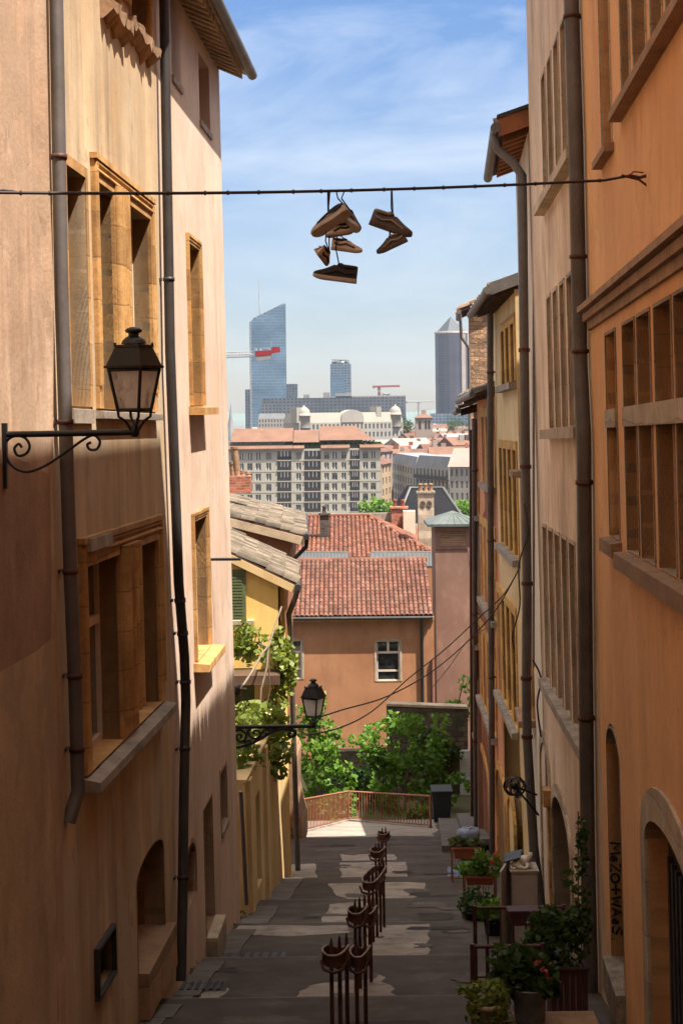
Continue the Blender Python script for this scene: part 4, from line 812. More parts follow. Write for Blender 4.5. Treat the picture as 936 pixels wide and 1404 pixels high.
# yellow, salmon, pink
def small_house(name, label, pa, pb, ztop, plast, rws, arches, stone='stone_amber', pn_off=0, zroof=None, over=.45, base=-15.5, roof=True):
    t = thing(name, label, 'house', F4.at(pb, 1000)); sA, sB = sa(F4, pa, 700), sa(F4, pb, 700)
    hs = []; 
    for (n, a, b, y0, y1) in rws: hs.append(row(F4, a, b, n, y0, y1, b, .34))
    arr = []
    for (a, b, y0) in arches:
        r = F4.rect(a, b, y0, 1400, b); arr.append((r[0], r[1], base + .2, r[3]))
    mb = MB(); wall(mb, F4, rpoly(sA + .003, sB - .003, base, ztop), [rpoly(*w) for r in hs for w in r] + [apoly(r[0], r[1], r[2], r[3] - .5, r[3]) for r in arr], 7, .22); mk('wall', mb, plast, t)
    for r in hs:
        for w in r: surround(t, F4, w, (r[1][0] - r[0][1]) * .42 if len(r) > 1 else .12, .03, .2, stone, steps=1); window(t, F4, w, .19, 'frame_brown', None, mull=False, fw=.04)
        sill(t, F4, (r[0][0], r[-1][1], r[0][2], 0), .2, .16, .16, 'stone_grey')
    for r in arr:
        surround(t, F4, r, .22, .05, .2, stone, arch=r[3] - .5); mb = MB(); fbox(mb, F4, r[0], r[1], r[2], r[3], -.28, -.22); mk('door', mb, 'wood_dark', t)
    if roof:
        mb = MB()
        for i in range(int((sB - sA) / .5)):
            a = sA + .25 + i * .5; mb = MB(); mb.hexa([F4.pt(x, z, u) for dz in (-.13, 0) for x, u, z in ((a - .06, -.2, ztop + .12 + dz), (a + .06, -.2, ztop + .12 + dz), (a + .06, over - .05, ztop - .02 + dz), (a - .06, over - .05, ztop - .02 + dz))]); mk('rafter', mb, 'wood_dark', t)
        eave_roof(t, F4, sA - .02, sB + .02, ztop + .02, over, 6, 2.2, 'tile_old')
        mb = MB(); mb.tube([F4.pt(sA - .1, ztop - .02, over + .08), F4.pt(sB + .1, ztop - .05, over + .08)], .08, 10); mk('gutter', mb, 'zinc', t)
    return t, sA, sB
Y4, y4a, y4b = small_house('town_house', 'straw yellow house with tall narrow golden stone windows on the right', 713, 682, 2.45, 'plaster_yellow',
    [(3, 687, 707, 440, 522), (4, 686, 711, 618, 765), (4, 684, 710, 850, 1000)], [(686, 697, 1090), (701, 709, 1120)])
mb = MB(); mb.hexa([F4.pt(x, z, u) for dz in (-.17, .07) for x, u, z in ((y4a - .06, -3, 3.75 + dz), (y4a + .0, -3, 3.75 + dz), (y4a + .0, .5, 2.5 + dz), (y4a - .06, .5, 2.5 + dz))]); mk('verge_board', mb, 'zinc', Y4)
S5, s5a, s5b = small_house('town_house', 'salmon orange house between the yellow and the dusty pink house', 682, 657, .55, 'plaster_salmon', [(3, 661, 679, 570, 668), (4, 660, 681, 738, 850), (4, 659, 681, 905, 1010)], [(661, 675, 1075)])
P6, p6a, p6b = small_house('town_house', 'dusty pink house with small old roof at the far right', 657, 652, .25, 'plaster_pink', [(2, 653, 656, 585, 705), (2, 653, 656, 765, 880), (2, 653, 656, 925, 1010)], [])
AX = thing('annex', 'low dusty pink annex past the end of the pink house', 'building', F4.at(645, 1000)); qa = F4.pt(p6b + .02, 0); qb = P(643.5, 700, 61.5); mb = MB(); mb.hexa([Vector((x, y, z)) for z in (-16, -5.2) for x, y in ((qa.x, qa.y), (qa.x + 5, qa.y), (qb.x + 4, 61.5), (qb.x, 61.5))]); mk('wall', mb, 'plaster_pink', AX); mb = MB(); mb.hexa([Vector((x, y, z)) for z in (-5.197, -5.05) for x, y in ((qa.x - .1, qa.y), (qa.x + 5, qa.y), (qb.x + 4, 61.6), (qb.x - .1, 61.6))]); mk('roof', mb, 'tile_bed', AX)
pipe('zinc drainpipe at the joint of the yellow and the salmon house', F4, [(680, 425), (680, 700), (681, 900), (682, 1172)], .075, 'zinc', .14, None, (.1, .4, .7), extra=())
pipe('zinc drainpipe at the joint of the salmon and the pink house', F4, [(657, 575), (657, 800), (658, 1000), (659, 1155)], .075, 'zinc', .14, None, (.1, .4, .7))
pipe('thin wine coloured drainpipe at the far end of the pink house', F4, [(652.5, 590), (652.5, 800), (653, 1118)], .06, 'wine', .14, None, (.3, .6))
# tall rubble gable
T7 = thing('gable_house', 'tall bare rubble stone gable rising behind the salmon roof', 'house', P(655, 700, 62))
xl, xr = P(643, 500, 62).x, P(643, 500, 62).x + 5; zl = -(425 - 568) / FPX * 62
mb = MB(); mb.hexa([Vector(p) for p in ((xl, 62, -15), (xr, 62, -15), (xr + .3, 66.4, -15), (xl + .33, 66.4, -15), (xl, 62, zl), (xr, 62, zl + 1.9), (xr + .3, 66.4, zl + 1.9), (xl + .33, 66.4, zl))]); mk('wall', mb, 'rubble', T7)
mb = MB(); mb.hexa([Vector(p) for dz in (.003, .12) for p in ((xl - .35, 61.7, zl - .15 + dz), (xr, 61.7, zl + 1.9 + dz), (xr + .3, 66.4, zl + 1.9 + dz), (xl - .05, 66.4, zl - .15 + dz))]); rf = mk('roof', mb, 'tile_bed', T7)
t_ = MB(); tiles(t_, (xl - .35, 61.65, zl - .04), (.05, 1, 0), (4.85, 0, 2.05) , 19, 10, .25, .5, 4, .03); mk('tiles', t_, 'tile_mix', rf)
mb = MB(); mb.tube([(xl - .4, 61.5, zl - .15), (xl - .1, 66.4, zl - .15)], .09, 8); mb.tube([(xl - .35, 61.7, zl - .2), (xl - .30, 61.8, zl - 1.1), (xl - .02, 61.9, zl - 1.5), (xl - .02, 61.9, zl - 5)], .06, 8); mk('gutter', mb, 'zinc', T7)
# ------------------------------------------------------------------ end of the street: terracotta block, tower, garden
YT = 75.0
T = thing('town_house', 'terracotta plastered building with red canal tile roof closing the street', 'house', P(490, 1040, YT))
FT = front(490, HY, YT); xL, xR = FT.sz(366, 900)[0], FT.sz(595, 900)[0]; zE = FT.sz(490, 846)[1]
wd1 = FT.rect(516, 548, 878, 934, 516); wd2 = FT.rect(382, 414, 877, 931, 414)
mb = MB(); hs = [apoly(w[0], w[1], w[2], w[3] - .1, w[3] + .05) for w in (wd1, wd2)]; wall(mb, FT, rpoly(xL, xR, -26, zE), hs, 5, .18); mk('wall', mb, 'plaster_terra', T)
for w in (wd1, wd2):
    f = surround(T, FT, w, .09, .02, .17, 'stone_pale', arch=w[3] - .1, name='stone_surround')
    mb = MB(); e = .05
    s0, s1, z0, z1 = w; m = (s0 + s1) / 2
    for a, b, c, d in ((s0, s0 + .07, z0, z1), (s1 - .07, s1, z0, z1), (s0 + .07, s1 - .07, z0, z0 + .06), (s0 + .07, s1 - .07, z1 - .09, z1 + .04), (s0 + .07, s1 - .07, z0 + .42, z0 + .50), (s0 + .07, s1 - .07, z1 - .62, z1 - .52), (m - .05, m + .05, z1 - .52, z1 - .09)): fbox(mb, FT, a, b, c, d, -.17, -.10)
    fr = mk('window', mb, 'frame_cream', T); g = MB(); g.quad(*[FT.pt(a, z, -.15) for a, z in ((s0, z0), (s1, z0), (s1, z1 + .03), (s0, z1 + .03))]); mk('pane', g, 'glass', fr)
rl = 5.6; zr = zE + 2.0
Wd = Vector((0, rl, 2.0)).normalized(); nv = int(math.hypot(rl, 2.0) / .36); nu = int((xR - xL) / .217)
tr = tiled(T, FT.pt(xL, zE + .05, .25), (1, 0, 0), Wd, nu, nv + 1, 'tile_deep', .217, .36)
mb = MB(); mb.tube([FT.pt(xL, zr + .12, -rl + .1), FT.pt(xR, zr + .12, -rl + .1)], .13, 8); mk('ridge', mb, 'tile_deep', tr)
mb = MB(); mb.tube([FT.pt(xL, zE + .0, .36), FT.pt(xR - .05, zE - .03, .36)], .085, 8); mk('gutter', mb, 'zinc_dark', T); mb = MB(); fbox(mb, FT, xL, xR, zE - .16, zE - .01, .003, .12); mk('cornice', mb, 'plaster_yellow', T)
mb = MB(); a = FT.sz(578, 900)[0]; mb.tube([FT.pt(a, zE - .05, .34), FT.pt(a, zE - .4, .1), FT.pt(a + .02, -20, .1)], .075, 8); single('drainpipe', mb, 'zinc_dark', 'dark drainpipe down the terracotta building beside the pink tower', 'drainpipe')
mb = MB(); a = FT.sz(591, 900)[0]; mb.tube([FT.pt(a, FT.sz(591, 905)[1], .08), FT.pt(a, -20, .08)], .06, 8); single('drainpipe', mb, 'wine', 'wine red pipe in the corner of terracotta building and pink tower', 'drainpipe')
# pink tower
PT = thing('tower', 'dusty pink square tower with louvre and green grey metal roof', 'tower', P(620, 960, 80.9))
FQ = front(594, HY, 80.9); xr = FQ.sz(653, 800)[0]; zt = FQ.sz(620, 723)[1]; lv = FQ.rect(604, 638, 729, 748, 604)
mb = MB(); wall(mb, FQ, rpoly(0, xr, -26, zt), [rpoly(*lv)], 3.2, .12); mk('wall', mb, 'plaster_pink', PT)
mb = MB(); fbox(mb, FQ, -.04, xr + .04, FQ.sz(600, 752)[1] - .03, FQ.sz(600, 752)[1] + .04, .002, .05); mk('string_course', mb, 'plaster_pink', PT)
mb = MB()
for i in range(8): z = lv[2] + (lv[3] - lv[2]) * (i + .5) / 8; mb.hexa([FQ.pt(a, zz, u) for dz in (-.02, .02) for a, u, zz in ((lv[0], -.1, z + .03 + dz), (lv[1], -.1, z + .03 + dz), (lv[1], -.0, z - .03 + dz), (lv[0], -.0, z - .03 + dz))])
fbox(mb, FQ, lv[0], lv[1], lv[2], lv[3], -.118, -.105); mk('louvre', mb, 'stone_brown', PT)
c0, c1 = FQ.pt(-.38, zt + .01, .35), FQ.pt(xr + .3, zt + .01, -3.5); mid_ = (c0 + c1) / 2; mb = MB()
mb.hexa([Vector((x, y, z)) for z in (zt, zt + .12) for x, y in ((c0.x, c0.y), (c1.x, c0.y), (c1.x, c1.y), (c0.x, c1.y))])
ap = Vector((mid_.x, mid_.y, zt + .68)); k = [Vector((x, y, zt + .124)) for x, y in ((c0.x, c0.y), (c1.x, c0.y), (c1.x, c1.y), (c0.x, c1.y))]
mb.add(k + [ap], [(0, 1, 4), (1, 2, 4), (2, 3, 4), (3, 0, 4)])
for i in range(7):
    b = k[0].lerp(k[1], (i + .5) / 7); mb.tube([b, b.lerp(ap, .8)], .025, 5)
mk('roof', mb, 'verdigris', PT)
# flat zinc roofs and big hipped roof behind
for (xa, xb, lab) in ((403, 477, 'low grey zinc roof left of the gap behind the red tiled ridge'), (508, 600, 'low grey zinc roof right of the gap next to the pink tower')):
    t = thing('zinc_roof_building', lab, 'building', P((xa + xb) / 2, 800, 86)); mb = MB(); a, b, c, d = P(xa, 776, 86), P(xb, 776, 86), P(xb, 757, 90), P(xa, 757, 90)
    dn = Vector((0, 0, -9)); mb.hexa([a + dn, b + dn, c + dn, d + dn, a - Vector((0, 0, .1)), b - Vector((0, 0, .1)), c - Vector((0, 0, .1)), d - Vector((0, 0, .1))]); mk('wall', mb, 'plaster_terra', t)
    mb = MB(); z = Vector((0, 0, .08)); mb.hexa([a - z, b - z, c - z, d - z, a, b, c, d]); n = 16
    for i in range(n + 1): mb.tube([a.lerp(b, i / n), d.lerp(c, i / n)], .03, 4)
    mb.tube([c, d], .06, 6); mk('roof', mb, 'zinc_pale', t)
H = thing('hip_roof_house', 'house with big bright red hipped tile roof and small dark chimney', 'house', P(470, 800, 92))
e0, e1 = P(362, 768, 92), P(594, 768, 92); ez = e0.z; r0, r1 = P(350, 709, 103), P(506, 709, 103); e1 = Vector((P(600, 757, 94).x, 92, ez))
mb = MB(); mb.hexa([Vector(p) for p in ((e0.x, 92.3, -24), (e1.x - .3, 92.3, -24), (e1.x - .3, 114, -24), (e0.x, 114, -24), (e0.x, 92.3, ez - .05), (e1.x - .3, 92.3, ez - .05), (e1.x - .3, 114, ez - .05), (e0.x, 114, ez - .05))]); mk('wall', mb, 'plaster_terra', H)
mb = MB(); rR = Vector((r1.x, 103, r1.z)); rL = Vector((e0.x, 103, r1.z)); eR, eL = Vector((e1.x, 92, ez)), Vector((e0.x, 92, ez)); eB, eBL = Vector((e1.x, 114, ez)), Vector((e0.x, 114, ez))
mb.add([eL, eR, eB, eBL, rR, rL], [(0, 1, 4, 5), (1, 2, 4), (2, 3, 5, 4), (0, 5, 3), (3, 2, 1, 0)]); rf = mk('roof', mb, 'tile_bed', H)
t_ = MB(); Wv = Vector((0, 11, r1.z - ez)); wl = Wv.length; Wv.normalize(); l_ = .42; w_ = .26; nv = int(wl / l_)
for j in range(nv):
    xr_ = e1.x + (rR.x - e1.x) * j / nv; nu = int((xr_ - e0.x) / w_)
    tiles(t_, Vector((e0.x, 92, ez)) + Wv * (j * l_) + Vector((0, 0, .02)), (1, 0, 0), Wv, nu, 1, w_, l_, 3, .015)
mk('tiles', t_, 'tile', rf); t_ = MB(); Wv = rR - Vector((e1.x, 103, ez)); hl_ = Wv.length; Wv.normalize(); nv = int(hl_ / l_)
for j in range(nv):
    f = j / nv; ya, yb = 92 + 11 * f, 114 - 11 * f; o = Vector((e1.x, ya, ez)).lerp(Vector((rR.x, ya, rR.z)), f); tiles(t_, o + Vector((0, 0, .02)), (0, 1, 0), Wv, max(1, int((yb - ya) / w_)), 1, w_, l_, 3, .015)
mk('tiles', t_, 'tile', rf); mb = MB(); mb.tube([eR + Vector((0, 0, .08)), rR + Vector((0, 0, .1))], .15, 8); mb.tube([rL + Vector((0, 0, .1)), rR + Vector((0, 0, .1))], .15, 8); mk('ridge', mb, 'tile', rf)
CHM = []
def chimney(label, px, w, d, pyT, pyB, Y, m, pots=0, cap=None, potm='terracotta_box'):
    t = thing('chimney', label, 'chimney', P(px, pyB, Y)); a = P(px, pyT, Y); b = P(px, pyB, Y); mb = MB(); h = a.z - b.z; mb.box((b.x, Y, b.z + h / 2), w, d, h); mk('stack', mb, m, t)
    if cap: mb = MB(); mb.box((b.x, Y, a.z + .06), w + .16, d + .16, .115); mk('cap', mb, cap, t)
    for i in range(pots):
        q = Vector((b.x - w / 2 + w * (i + .5) / pots, Y, a.z + .12)); mb = MB(); mb.lathe(q, [(.13, 0), (.10, .32), (.13, .36), (.13, .42), (.05, .44)], 10); mk('pot', mb, potm, t)
    return t
chimney('small dark stone chimney standing on the bright red hipped roof', 445, .56, .5, 706, 743, 97, 'stone_sooty', 1, 'stone_sooty', 'stone_sooty')
chimney('red brick chimney with a thin pot by the dark slate roof', 547, 1.0, .9, 697, 730, 104, 'brick', 2, 'brick')
chimney('white rendered chimney block behind the red brick chimney', 561, .75, .9, 700, 745, 103, 'plaster_white')
cq = chimney('tall beige chimney with three pots and a drawn face', 584, .92, .8, 676, 750, 96, 'stone_pale', 3, 'stone_grey', 'stone_brown')
cc = P(584, 692, 95.59); mb = MB()
for dx in (-.2, .17):
    mb.tube([cc + Vector((dx + .14 * math.cos(a * .6), -.01, .2 * math.sin(a * .6))) for a in range(11)], .018, 5); mb.tube([cc + Vector((dx - .07, -.01, .05)), cc + Vector((dx + .07, -.01, .04))], .02, 5); mb.tube([cc + Vector((dx - .06, -.01, -.09)), cc + Vector((dx + .06, -.01, -.08))], .018, 5)
mk('drawing', mb, 'paint_black', cq)
mb = MB(); a, b = P(412, 707, 104), P(545, 712, 104); mb.hexa([Vector((x, y, z)) for z in (a.z - 3, a.z + .1) for x, y in ((a.x - 1, 104), (b.x, 104), (b.x, 104.4), (a.x - 1, 104.4))]); t = single('parapet_wall', mb, 'stone_grey', 'long grey parapet wall behind the bright red hipped roof', 'wall')
SR = thing('slate_roof_house', 'house under a dark slate mansard roof behind the beige chimney', 'house', P(588, 760, 125)); q = [P(542, 718, 118), P(640, 718, 118), P(640, 718, 132), P(542, 718, 132), P(562, 669, 122), P(607, 669, 122), P(607, 669, 127), P(562, 669, 127)]
for v, u in ((2, 1), (3, 0), (6, 5), (7, 4)): q[v].x, q[v].z = q[u].x, q[u].z
mb = MB(); mb.hexa(q); mk('roof', mb, 'slate', SR); mb = MB(); mb.hexa([Vector((p.x * 1.0 + (.3 if i in (0, 3) else -.3), p.y, z)) for z in (-30, q[0].z - .003) for i, p in enumerate(q[:4])]); mk('wall', mb, 'stone_pale', SR)
mb = MB(); mb.tube([q[0], q[4], q[5], q[1]], .12, 6); mk('roof_edge', mb, 'zinc_pale', SR)
# stone garden wall, door, buttress, railing
YW = 66.5; FW = front(525, HY, YW); x1 = FW.sz(641, 1000)[0]; x0 = FW.sz(432, 1000)[0]; zA, zB = FW.sz(525, 968)[1], FW.sz(645, 972)[1]
zlow = FW.sz(470, 1030)[1]
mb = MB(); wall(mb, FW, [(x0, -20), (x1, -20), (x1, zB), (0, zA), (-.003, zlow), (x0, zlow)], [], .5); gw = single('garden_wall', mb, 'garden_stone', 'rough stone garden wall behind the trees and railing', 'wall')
mb = MB(); mb.hexa([FW.pt(a, z + dz, u) for dz in (.003, .10) for a, u, z in ((0, .06, zA), (x1, .06, zB), (x1, -.55, zB), (0, -.55, zA))]); mk('coping', mb, 'stone_pale', gw)
dw = FW.rect(630, 645, 1028, 1092, 630); t = thing('slatted_door', 'white slatted door in the stone garden wall', 'door', FW.pt(dw[0], dw[2], .06)); mb = MB(); fbox(mb, FW, dw[0], dw[1], dw[2] - .1, dw[3], .003, .06); mk('door_leaf', mb, 'white_door', t)
mb = MB()
for i in range(14): z = dw[2] + (dw[3] - dw[2]) * (i + .3) / 14; fbox(mb, FW, dw[0] + .04, dw[1] - .04, z, z + .07, .06, .085)
mk('slats', mb, 'white_door', t)
BT = thing('wall_end', 'dark rendered wall end with flared foot and chalk face drawing', 'wall', P(404, 1150, 49))
pts = [P(x, y, 49) for x, y in ((372, 1152), (415, 1152), (414, 1132), (409, 1112), (405, 1092), (406, 1040), (403, 1032), (394, 1023), (372, 1023))]
mb = MB(); mb.prism([p - Vector((0, 0, .3)) if i < 2 else p for i, p in enumerate(pts)], (.1, 2.2, 0)); mk('wall', mb, 'stone_brown', BT)
cc = P(404, 1138, 48.98); mb = MB()
mb.tube([cc + Vector((.16 * math.sin(a * .5 - 1.9), -.01, .08 - .22 * math.cos(a * .5 - 1.9) * (1 if abs(a * .5 - 1.9) < 1.6 else .6))) for a in range(9)], .014, 5)
for dx in (-.07, .07): mb.tube([cc + Vector((dx + .035 * math.cos(a), -.01, .1 + .03 * math.sin(a))) for a in range(7)], .010, 4)
mb.tube([cc + Vector((-.07, -.01, -.02)), cc + Vector((.07, -.01, -.03))], .010, 4); mk('drawing', mb, 'paint_white', BT)
def railing(label, pts, h, m, gap=.13, r=.010, hand=.022, name='railing', group=None, post=True):
    t = thing(name, label, 'railing', pts[0], group); mb = MB(); mb.tube([p + Vector((0, 0, h)) for p in pts], hand, 6); mk('hand_rail', mb, m, t); mb = MB(); mb.tube([p + Vector((0, 0, .10)) for p in pts], hand * .7, 6); mk('bottom_rail', mb, m, t)
    mb = MB()
    for a, b in zip(pts, pts[1:]):
        n = max(1, int((b - a).length / gap))
        for i in range(1, n): q = a.lerp(b, i / n); mb.tube([q + Vector((0, 0, .1)), q + Vector((0, 0, h))], r, 5)
    mk('bars', mb, m, t); 
    if post:
        for p in pts: mb = MB(); mb.tube([p - Vector((0, 0, .1)), p + Vector((0, 0, h + .03))], hand * 1.2, 6); mk('post', mb, m, t)
    return t
rp = [sp(*GP(414, 1140)), sp(*GP(478, 1125)), sp(*GP(590, 1134))]
railing('rust brown iron railing at the end of the street before the trees', rp, 1.08, 'rust_red', .2, .017, .032)
mb = MB(); 
for a, b in zip(rp, rp[1:]): d = (b - a); n = Vector((-d.y, d.x, 0)).normalized() * .08; mb.hexa([p + Vector((0, 0, z)) for z in (-.6, .06) for p in (a - n, b - n, b + n, a + n)])
struct('kerb', mb, 'concrete')
# trees and shrubs
def tree(name, label, cat, base, stems, blobs, size, lm, cr_=.06, group=None):
    t = thing(name, label, cat, base, group); base = Vector(base); mb = MB()
    for st in stems:
        pth = [base + Vector(p) for p in st]; n = len(pth); mb.tube(pth, [cr_ * (1 - .75 * i / (n - 1)) for i in range(n)], 6)
    mk('trunk', mb, 'bark', t); lf = MB(); leaves(lf, [(base + Vector(c), r, n) for c, r, n in blobs], size); mk('crown', lf, lm, t); return t
def rblobs(n, ext, cnt, rr, zc, rng=R):
    return [((rng.gauss(0, .42) * ext[0], rng.gauss(0, .42) * ext[1], zc + max(-.95, min(.95, rng.gauss(0, .5))) * ext[2]), tuple(rr * rng.uniform(.6, 1.3) for _ in range(3)), cnt) for _ in range(n)]
b = P(553, 1132, 63); tree('garden_tree', 'large leafy green tree behind the right half of the railing', 'tree', (b.x, 63, b.z - .4), [[(0, 0, 0), (.1, 0, 1.5), (-.3, .1, 2.8), (-.5, 0, 3.8)], [(.1, 0, 1.3), (.6, .1, 2.2), (.9, 0, 3.2)], [(0, 0, .8), (-.7, 0, 1.8), (-1.2, 0, 2.6)], [(.05, 0, 1.6), (.2, -.3, 2.6), (.3, 0, 4.2)]],
     rblobs(52, (2.0, 1.0, 2.1), 52, .36, 2.5) + rblobs(40, (2.5, 1.1, 2.5), 16, .2, 2.5) + [((-.4, 0, 4.35), (.6, .5, .45), 130), ((.35, 0, 4.25), (.6, .5, .5), 120), ((-1.35, 0, 3.2), (.45, .4, .4), 90), ((1.3, 0, 3.2), (.45, .4, .5), 100), ((1.35, 0, 2.3), (.4, .4, .4), 80)], .17, M['leaf'])
b = P(435, 1125, 62); tree('garden_tree', 'slim bright green tree left of the street end behind the mid lamp', 'tree', (b.x, 62, b.z - .5), [[(0, 0, 0), (-.1, 0, 1.5), (.1, 0, 3), (.1, 0, 5)], [(-.1, 0, 1.2), (-.6, 0, 2.4), (-.6, 0, 4)], [(0, 0, .8), (.6, 0, 1.7)]],
     rblobs(44, (1.25, .9, 2.1), 50, .34, 2.4) + rblobs(30, (1.6, 1.0, 2.5), 15, .2, 2.5) + [((.1, 0, 5.0), (.35, .3, .5), 80), ((-.4, 0, 4.6), (.45, .4, .5), 100), ((.15, 0, 4.2), (.5, .4, .5), 90), ((.9, 0, 2.5), (.5, .4, .3), 80), ((1.0, 0, 1.3), (.6, .4, .4), 100)], .17, M['leaf'])
b = P(625, 975, 69.5); tree('shrub', 'light green shrub top showing over the stone wall by the pink tower', 'shrub', (b.x, 69, b.z - 1.8), [[(0, 0, 0), (0, 0, 2), (.3, 0, 3.2)]], rblobs(12, (.7, .5, .6), 60, .32, 2.2) + [((.4, 0, 3.0), (.4, .3, .4), 60)], .15, M['leaf'])
b = P(600, 1125, 65.5); tree('creeper', 'dark creeper hanging on the stone garden wall', 'creeper', (b.x, 66.1, b.z), [[(0, 0, 0), (.2, .2, 2), (.5, .2, 3)]], [((-.3, .1, 3.0), (.9, .25, .5), 260), ((.6, .1, 2.5), (.5, .25, .4), 160), ((.0, .1, 2.2), (.4, .2, .4), 100)], .14, M['leaf_dark'])
b = P(488, 1100, 64.5); tree('shrub', 'dense green shrub in the gap between the two garden trees', 'shrub', (b.x, 64.5, b.z - .6), [[(0, 0, 0), (0, 0, 1.6)]], rblobs(18, (1.2, .6, .8), 90, .38, 1.3), .16, M['leaf_dark'])
b = P(575, 1118, 61.4); tree('shrub', 'low green plant poking through the right end of the railing', 'plant', (b.x, 61.2, b.z - .3), [[(0, 0, 0), (0, 0, .5)]], rblobs(8, (.7, .2, .25), 60, .25, .4), .13, M['leaf'])
# vine on the garden wall
vb = FY.at(350, 1040, -.6); t = thing('vine', 'climbing vine with bare pale stems and yellow green leaves on the garden wall', 'vine', vb)
def vp(px, py, Y): return P(px, py, Y)
mb = MB()
for pts, r in (([(356, 980, 33), (358, 945, 33), (366, 915, 33.3), (368, 888, 33.5), (378, 855, 35), (386, 832, 35.6)], .045), ([(329, 946, 29.0), (345, 922, 30.5), (360, 895, 32), (368, 886, 33.5)], .05), ([(366, 965, 33.5), (370, 945, 33.5), (369, 920, 33.4), (367, 900, 33.4)], .03), ([(329, 946, 29.0), (333, 958, 29), (339, 972, 29.3)], .02), ([(360, 1040, 33), (364, 1010, 33), (356, 980, 33)], .05), ([(385, 890, 35.8), (388, 930, 35.9), (390, 975, 36)], .035), ([(368, 888, 34), (350, 880, 34.5), (325, 888, 35)], .04)):
    mb.tube([vp(*p) for p in pts], r * .45, 6)
mk('stem', mb, 'vinewood', t); lf = MB(); bl = []
for px, py, Y, rx, rz, n in ((328, 1012, 29.2, .3, .3, 150), (334, 1030, 30, .35, .35, 220), (343, 1045, 31, .3, .3, 170), (330, 1050, 29.4, .2, .3, 90), (345, 985, 31, .55, .35, 330), (365, 990, 32.5, .5, .4, 330), (332, 1000, 30, .4, .3, 160), (350, 1025, 32, .5, .35, 260), (372, 1035, 33.5, .45, .55, 300), (362, 1050, 33, .3, .3, 130), (380, 1010, 34, .35, .5, 200), (340, 878, 34.5, .4, .35, 170), (330, 890, 34.5, .35, .25, 100), (345, 895, 34.5, .3, .3, 90), (334, 868, 34.5, .25, .3, 60), (385, 888, 35.7, .28, .3, 120), (390, 905, 35.7, .3, .35, 150), (392, 925, 35.7, .25, .45, 140), (386, 945, 35.7, .25, .4, 110), (396, 912, 35.5, .2, .25, 60), (380, 965, 35.5, .28, .25, 90), (383, 872, 35.8, .18, .25, 60), (370, 900, 34, .35, .2, 80)):
    c = vp(px, py, Y); bl.append((c, (rx, .3, rz), n))
leaves(lf, [(c, r, int(n * .7)) for c, r, n in bl], .125); mk('foliage', lf, M['leaf_vine'], t)
# ------------------------------------------------------------------ handrail clusters down the middle
def loop(cx_, y0, y1, wf, wb, n=30):
    pts = []
    for i in range(n):
        a = 2 * math.pi * i / n; c, s_ = math.cos(a), math.sin(a); f = (1 - s_) / 2; w = (wf * f + wb * (1 - f)) / 2
        y = (y0 + y1) / 2 + (y1 - y0) / 2 * (abs(s_) ** .6) * (1 if s_ > 0 else -1); x = w * (abs(c) ** .55) * (1 if c > 0 else -1); pts.append((cx_ + x, y, f))
    return pts
def guard(label, lat, Y0, L, wf, wb, bars, skew=.02, dz=0.0):
    g0 = sp(lat, Y0); t = thing('handrail', label, 'handrail', g0, 'sculpted handrail posts down the middle of the street'); hz = 1.02 + dz
    def q(x, y, z): return Vector((SX(lat + x + skew * (y - Y0), y), y, gz(Y0) - .185 * (y - Y0) + z))
    lp = loop(0, Y0 - .16, Y0 + L, wf, wb); mb = MB(); n = len(lp); vs = []
    for x, y, f in lp:
        tip = .07 * (abs(x) / (wf / 2)) ** 2
        for dx, zz in ((.0, -.075), (.0, .0), (.02, .0), (.02, -.075)):
            k = 1 - dx / max(.08, abs(x) + .05) * (1 if abs(x) > .01 else 0); vs.append(q(x * k, y + (dx if f > .5 else -dx), hz + zz + tip - .03 * f * (1 if zz < 0 else 0)))
    mb.add(vs, [(i * 4 + j, i * 4 + (j + 1) % 4, ((i + 1) % n) * 4 + (j + 1) % 4, ((i + 1) % n) * 4 + j) for i in range(n) for j in range(4)]); mk('hand_band', mb, 'rust', t)
    mb = MB(); pts = []
    for x, y, f in lp: pts.append(q(x * .97, y, hz + .008 + .07 * (abs(x) / (wf / 2)) ** 2))
    mb.tube(pts, .013, 6, closed=True); mk('worn_rim', mb, 'rust_edge', t)
    for x, y in bars:
        mb = MB(); z0 = gz(y); p0 = q(x, y, 0); mb.tube([Vector((p0.x, p0.y, z0 - .05)), q(x, y, hz + .0), q(x, y, hz + .10), q(x, y, hz + .16)], [.021, .021, .017, .006], 8); mk('bar', mb, 'rust', t)
    for yy in (Y0 - .14, Y0 + L * .5):
        mb = MB(); mb.tube([q(-wf * .46, yy + .06, hz - .04), q(-wf * .34, yy, hz - .12), q(0, yy - .02, hz - .15), q(wf * .34, yy, hz - .12), q(wf * .46, yy + .06, hz - .04)], .016, 6); mk('cradle', mb, 'rust', t)
    return t
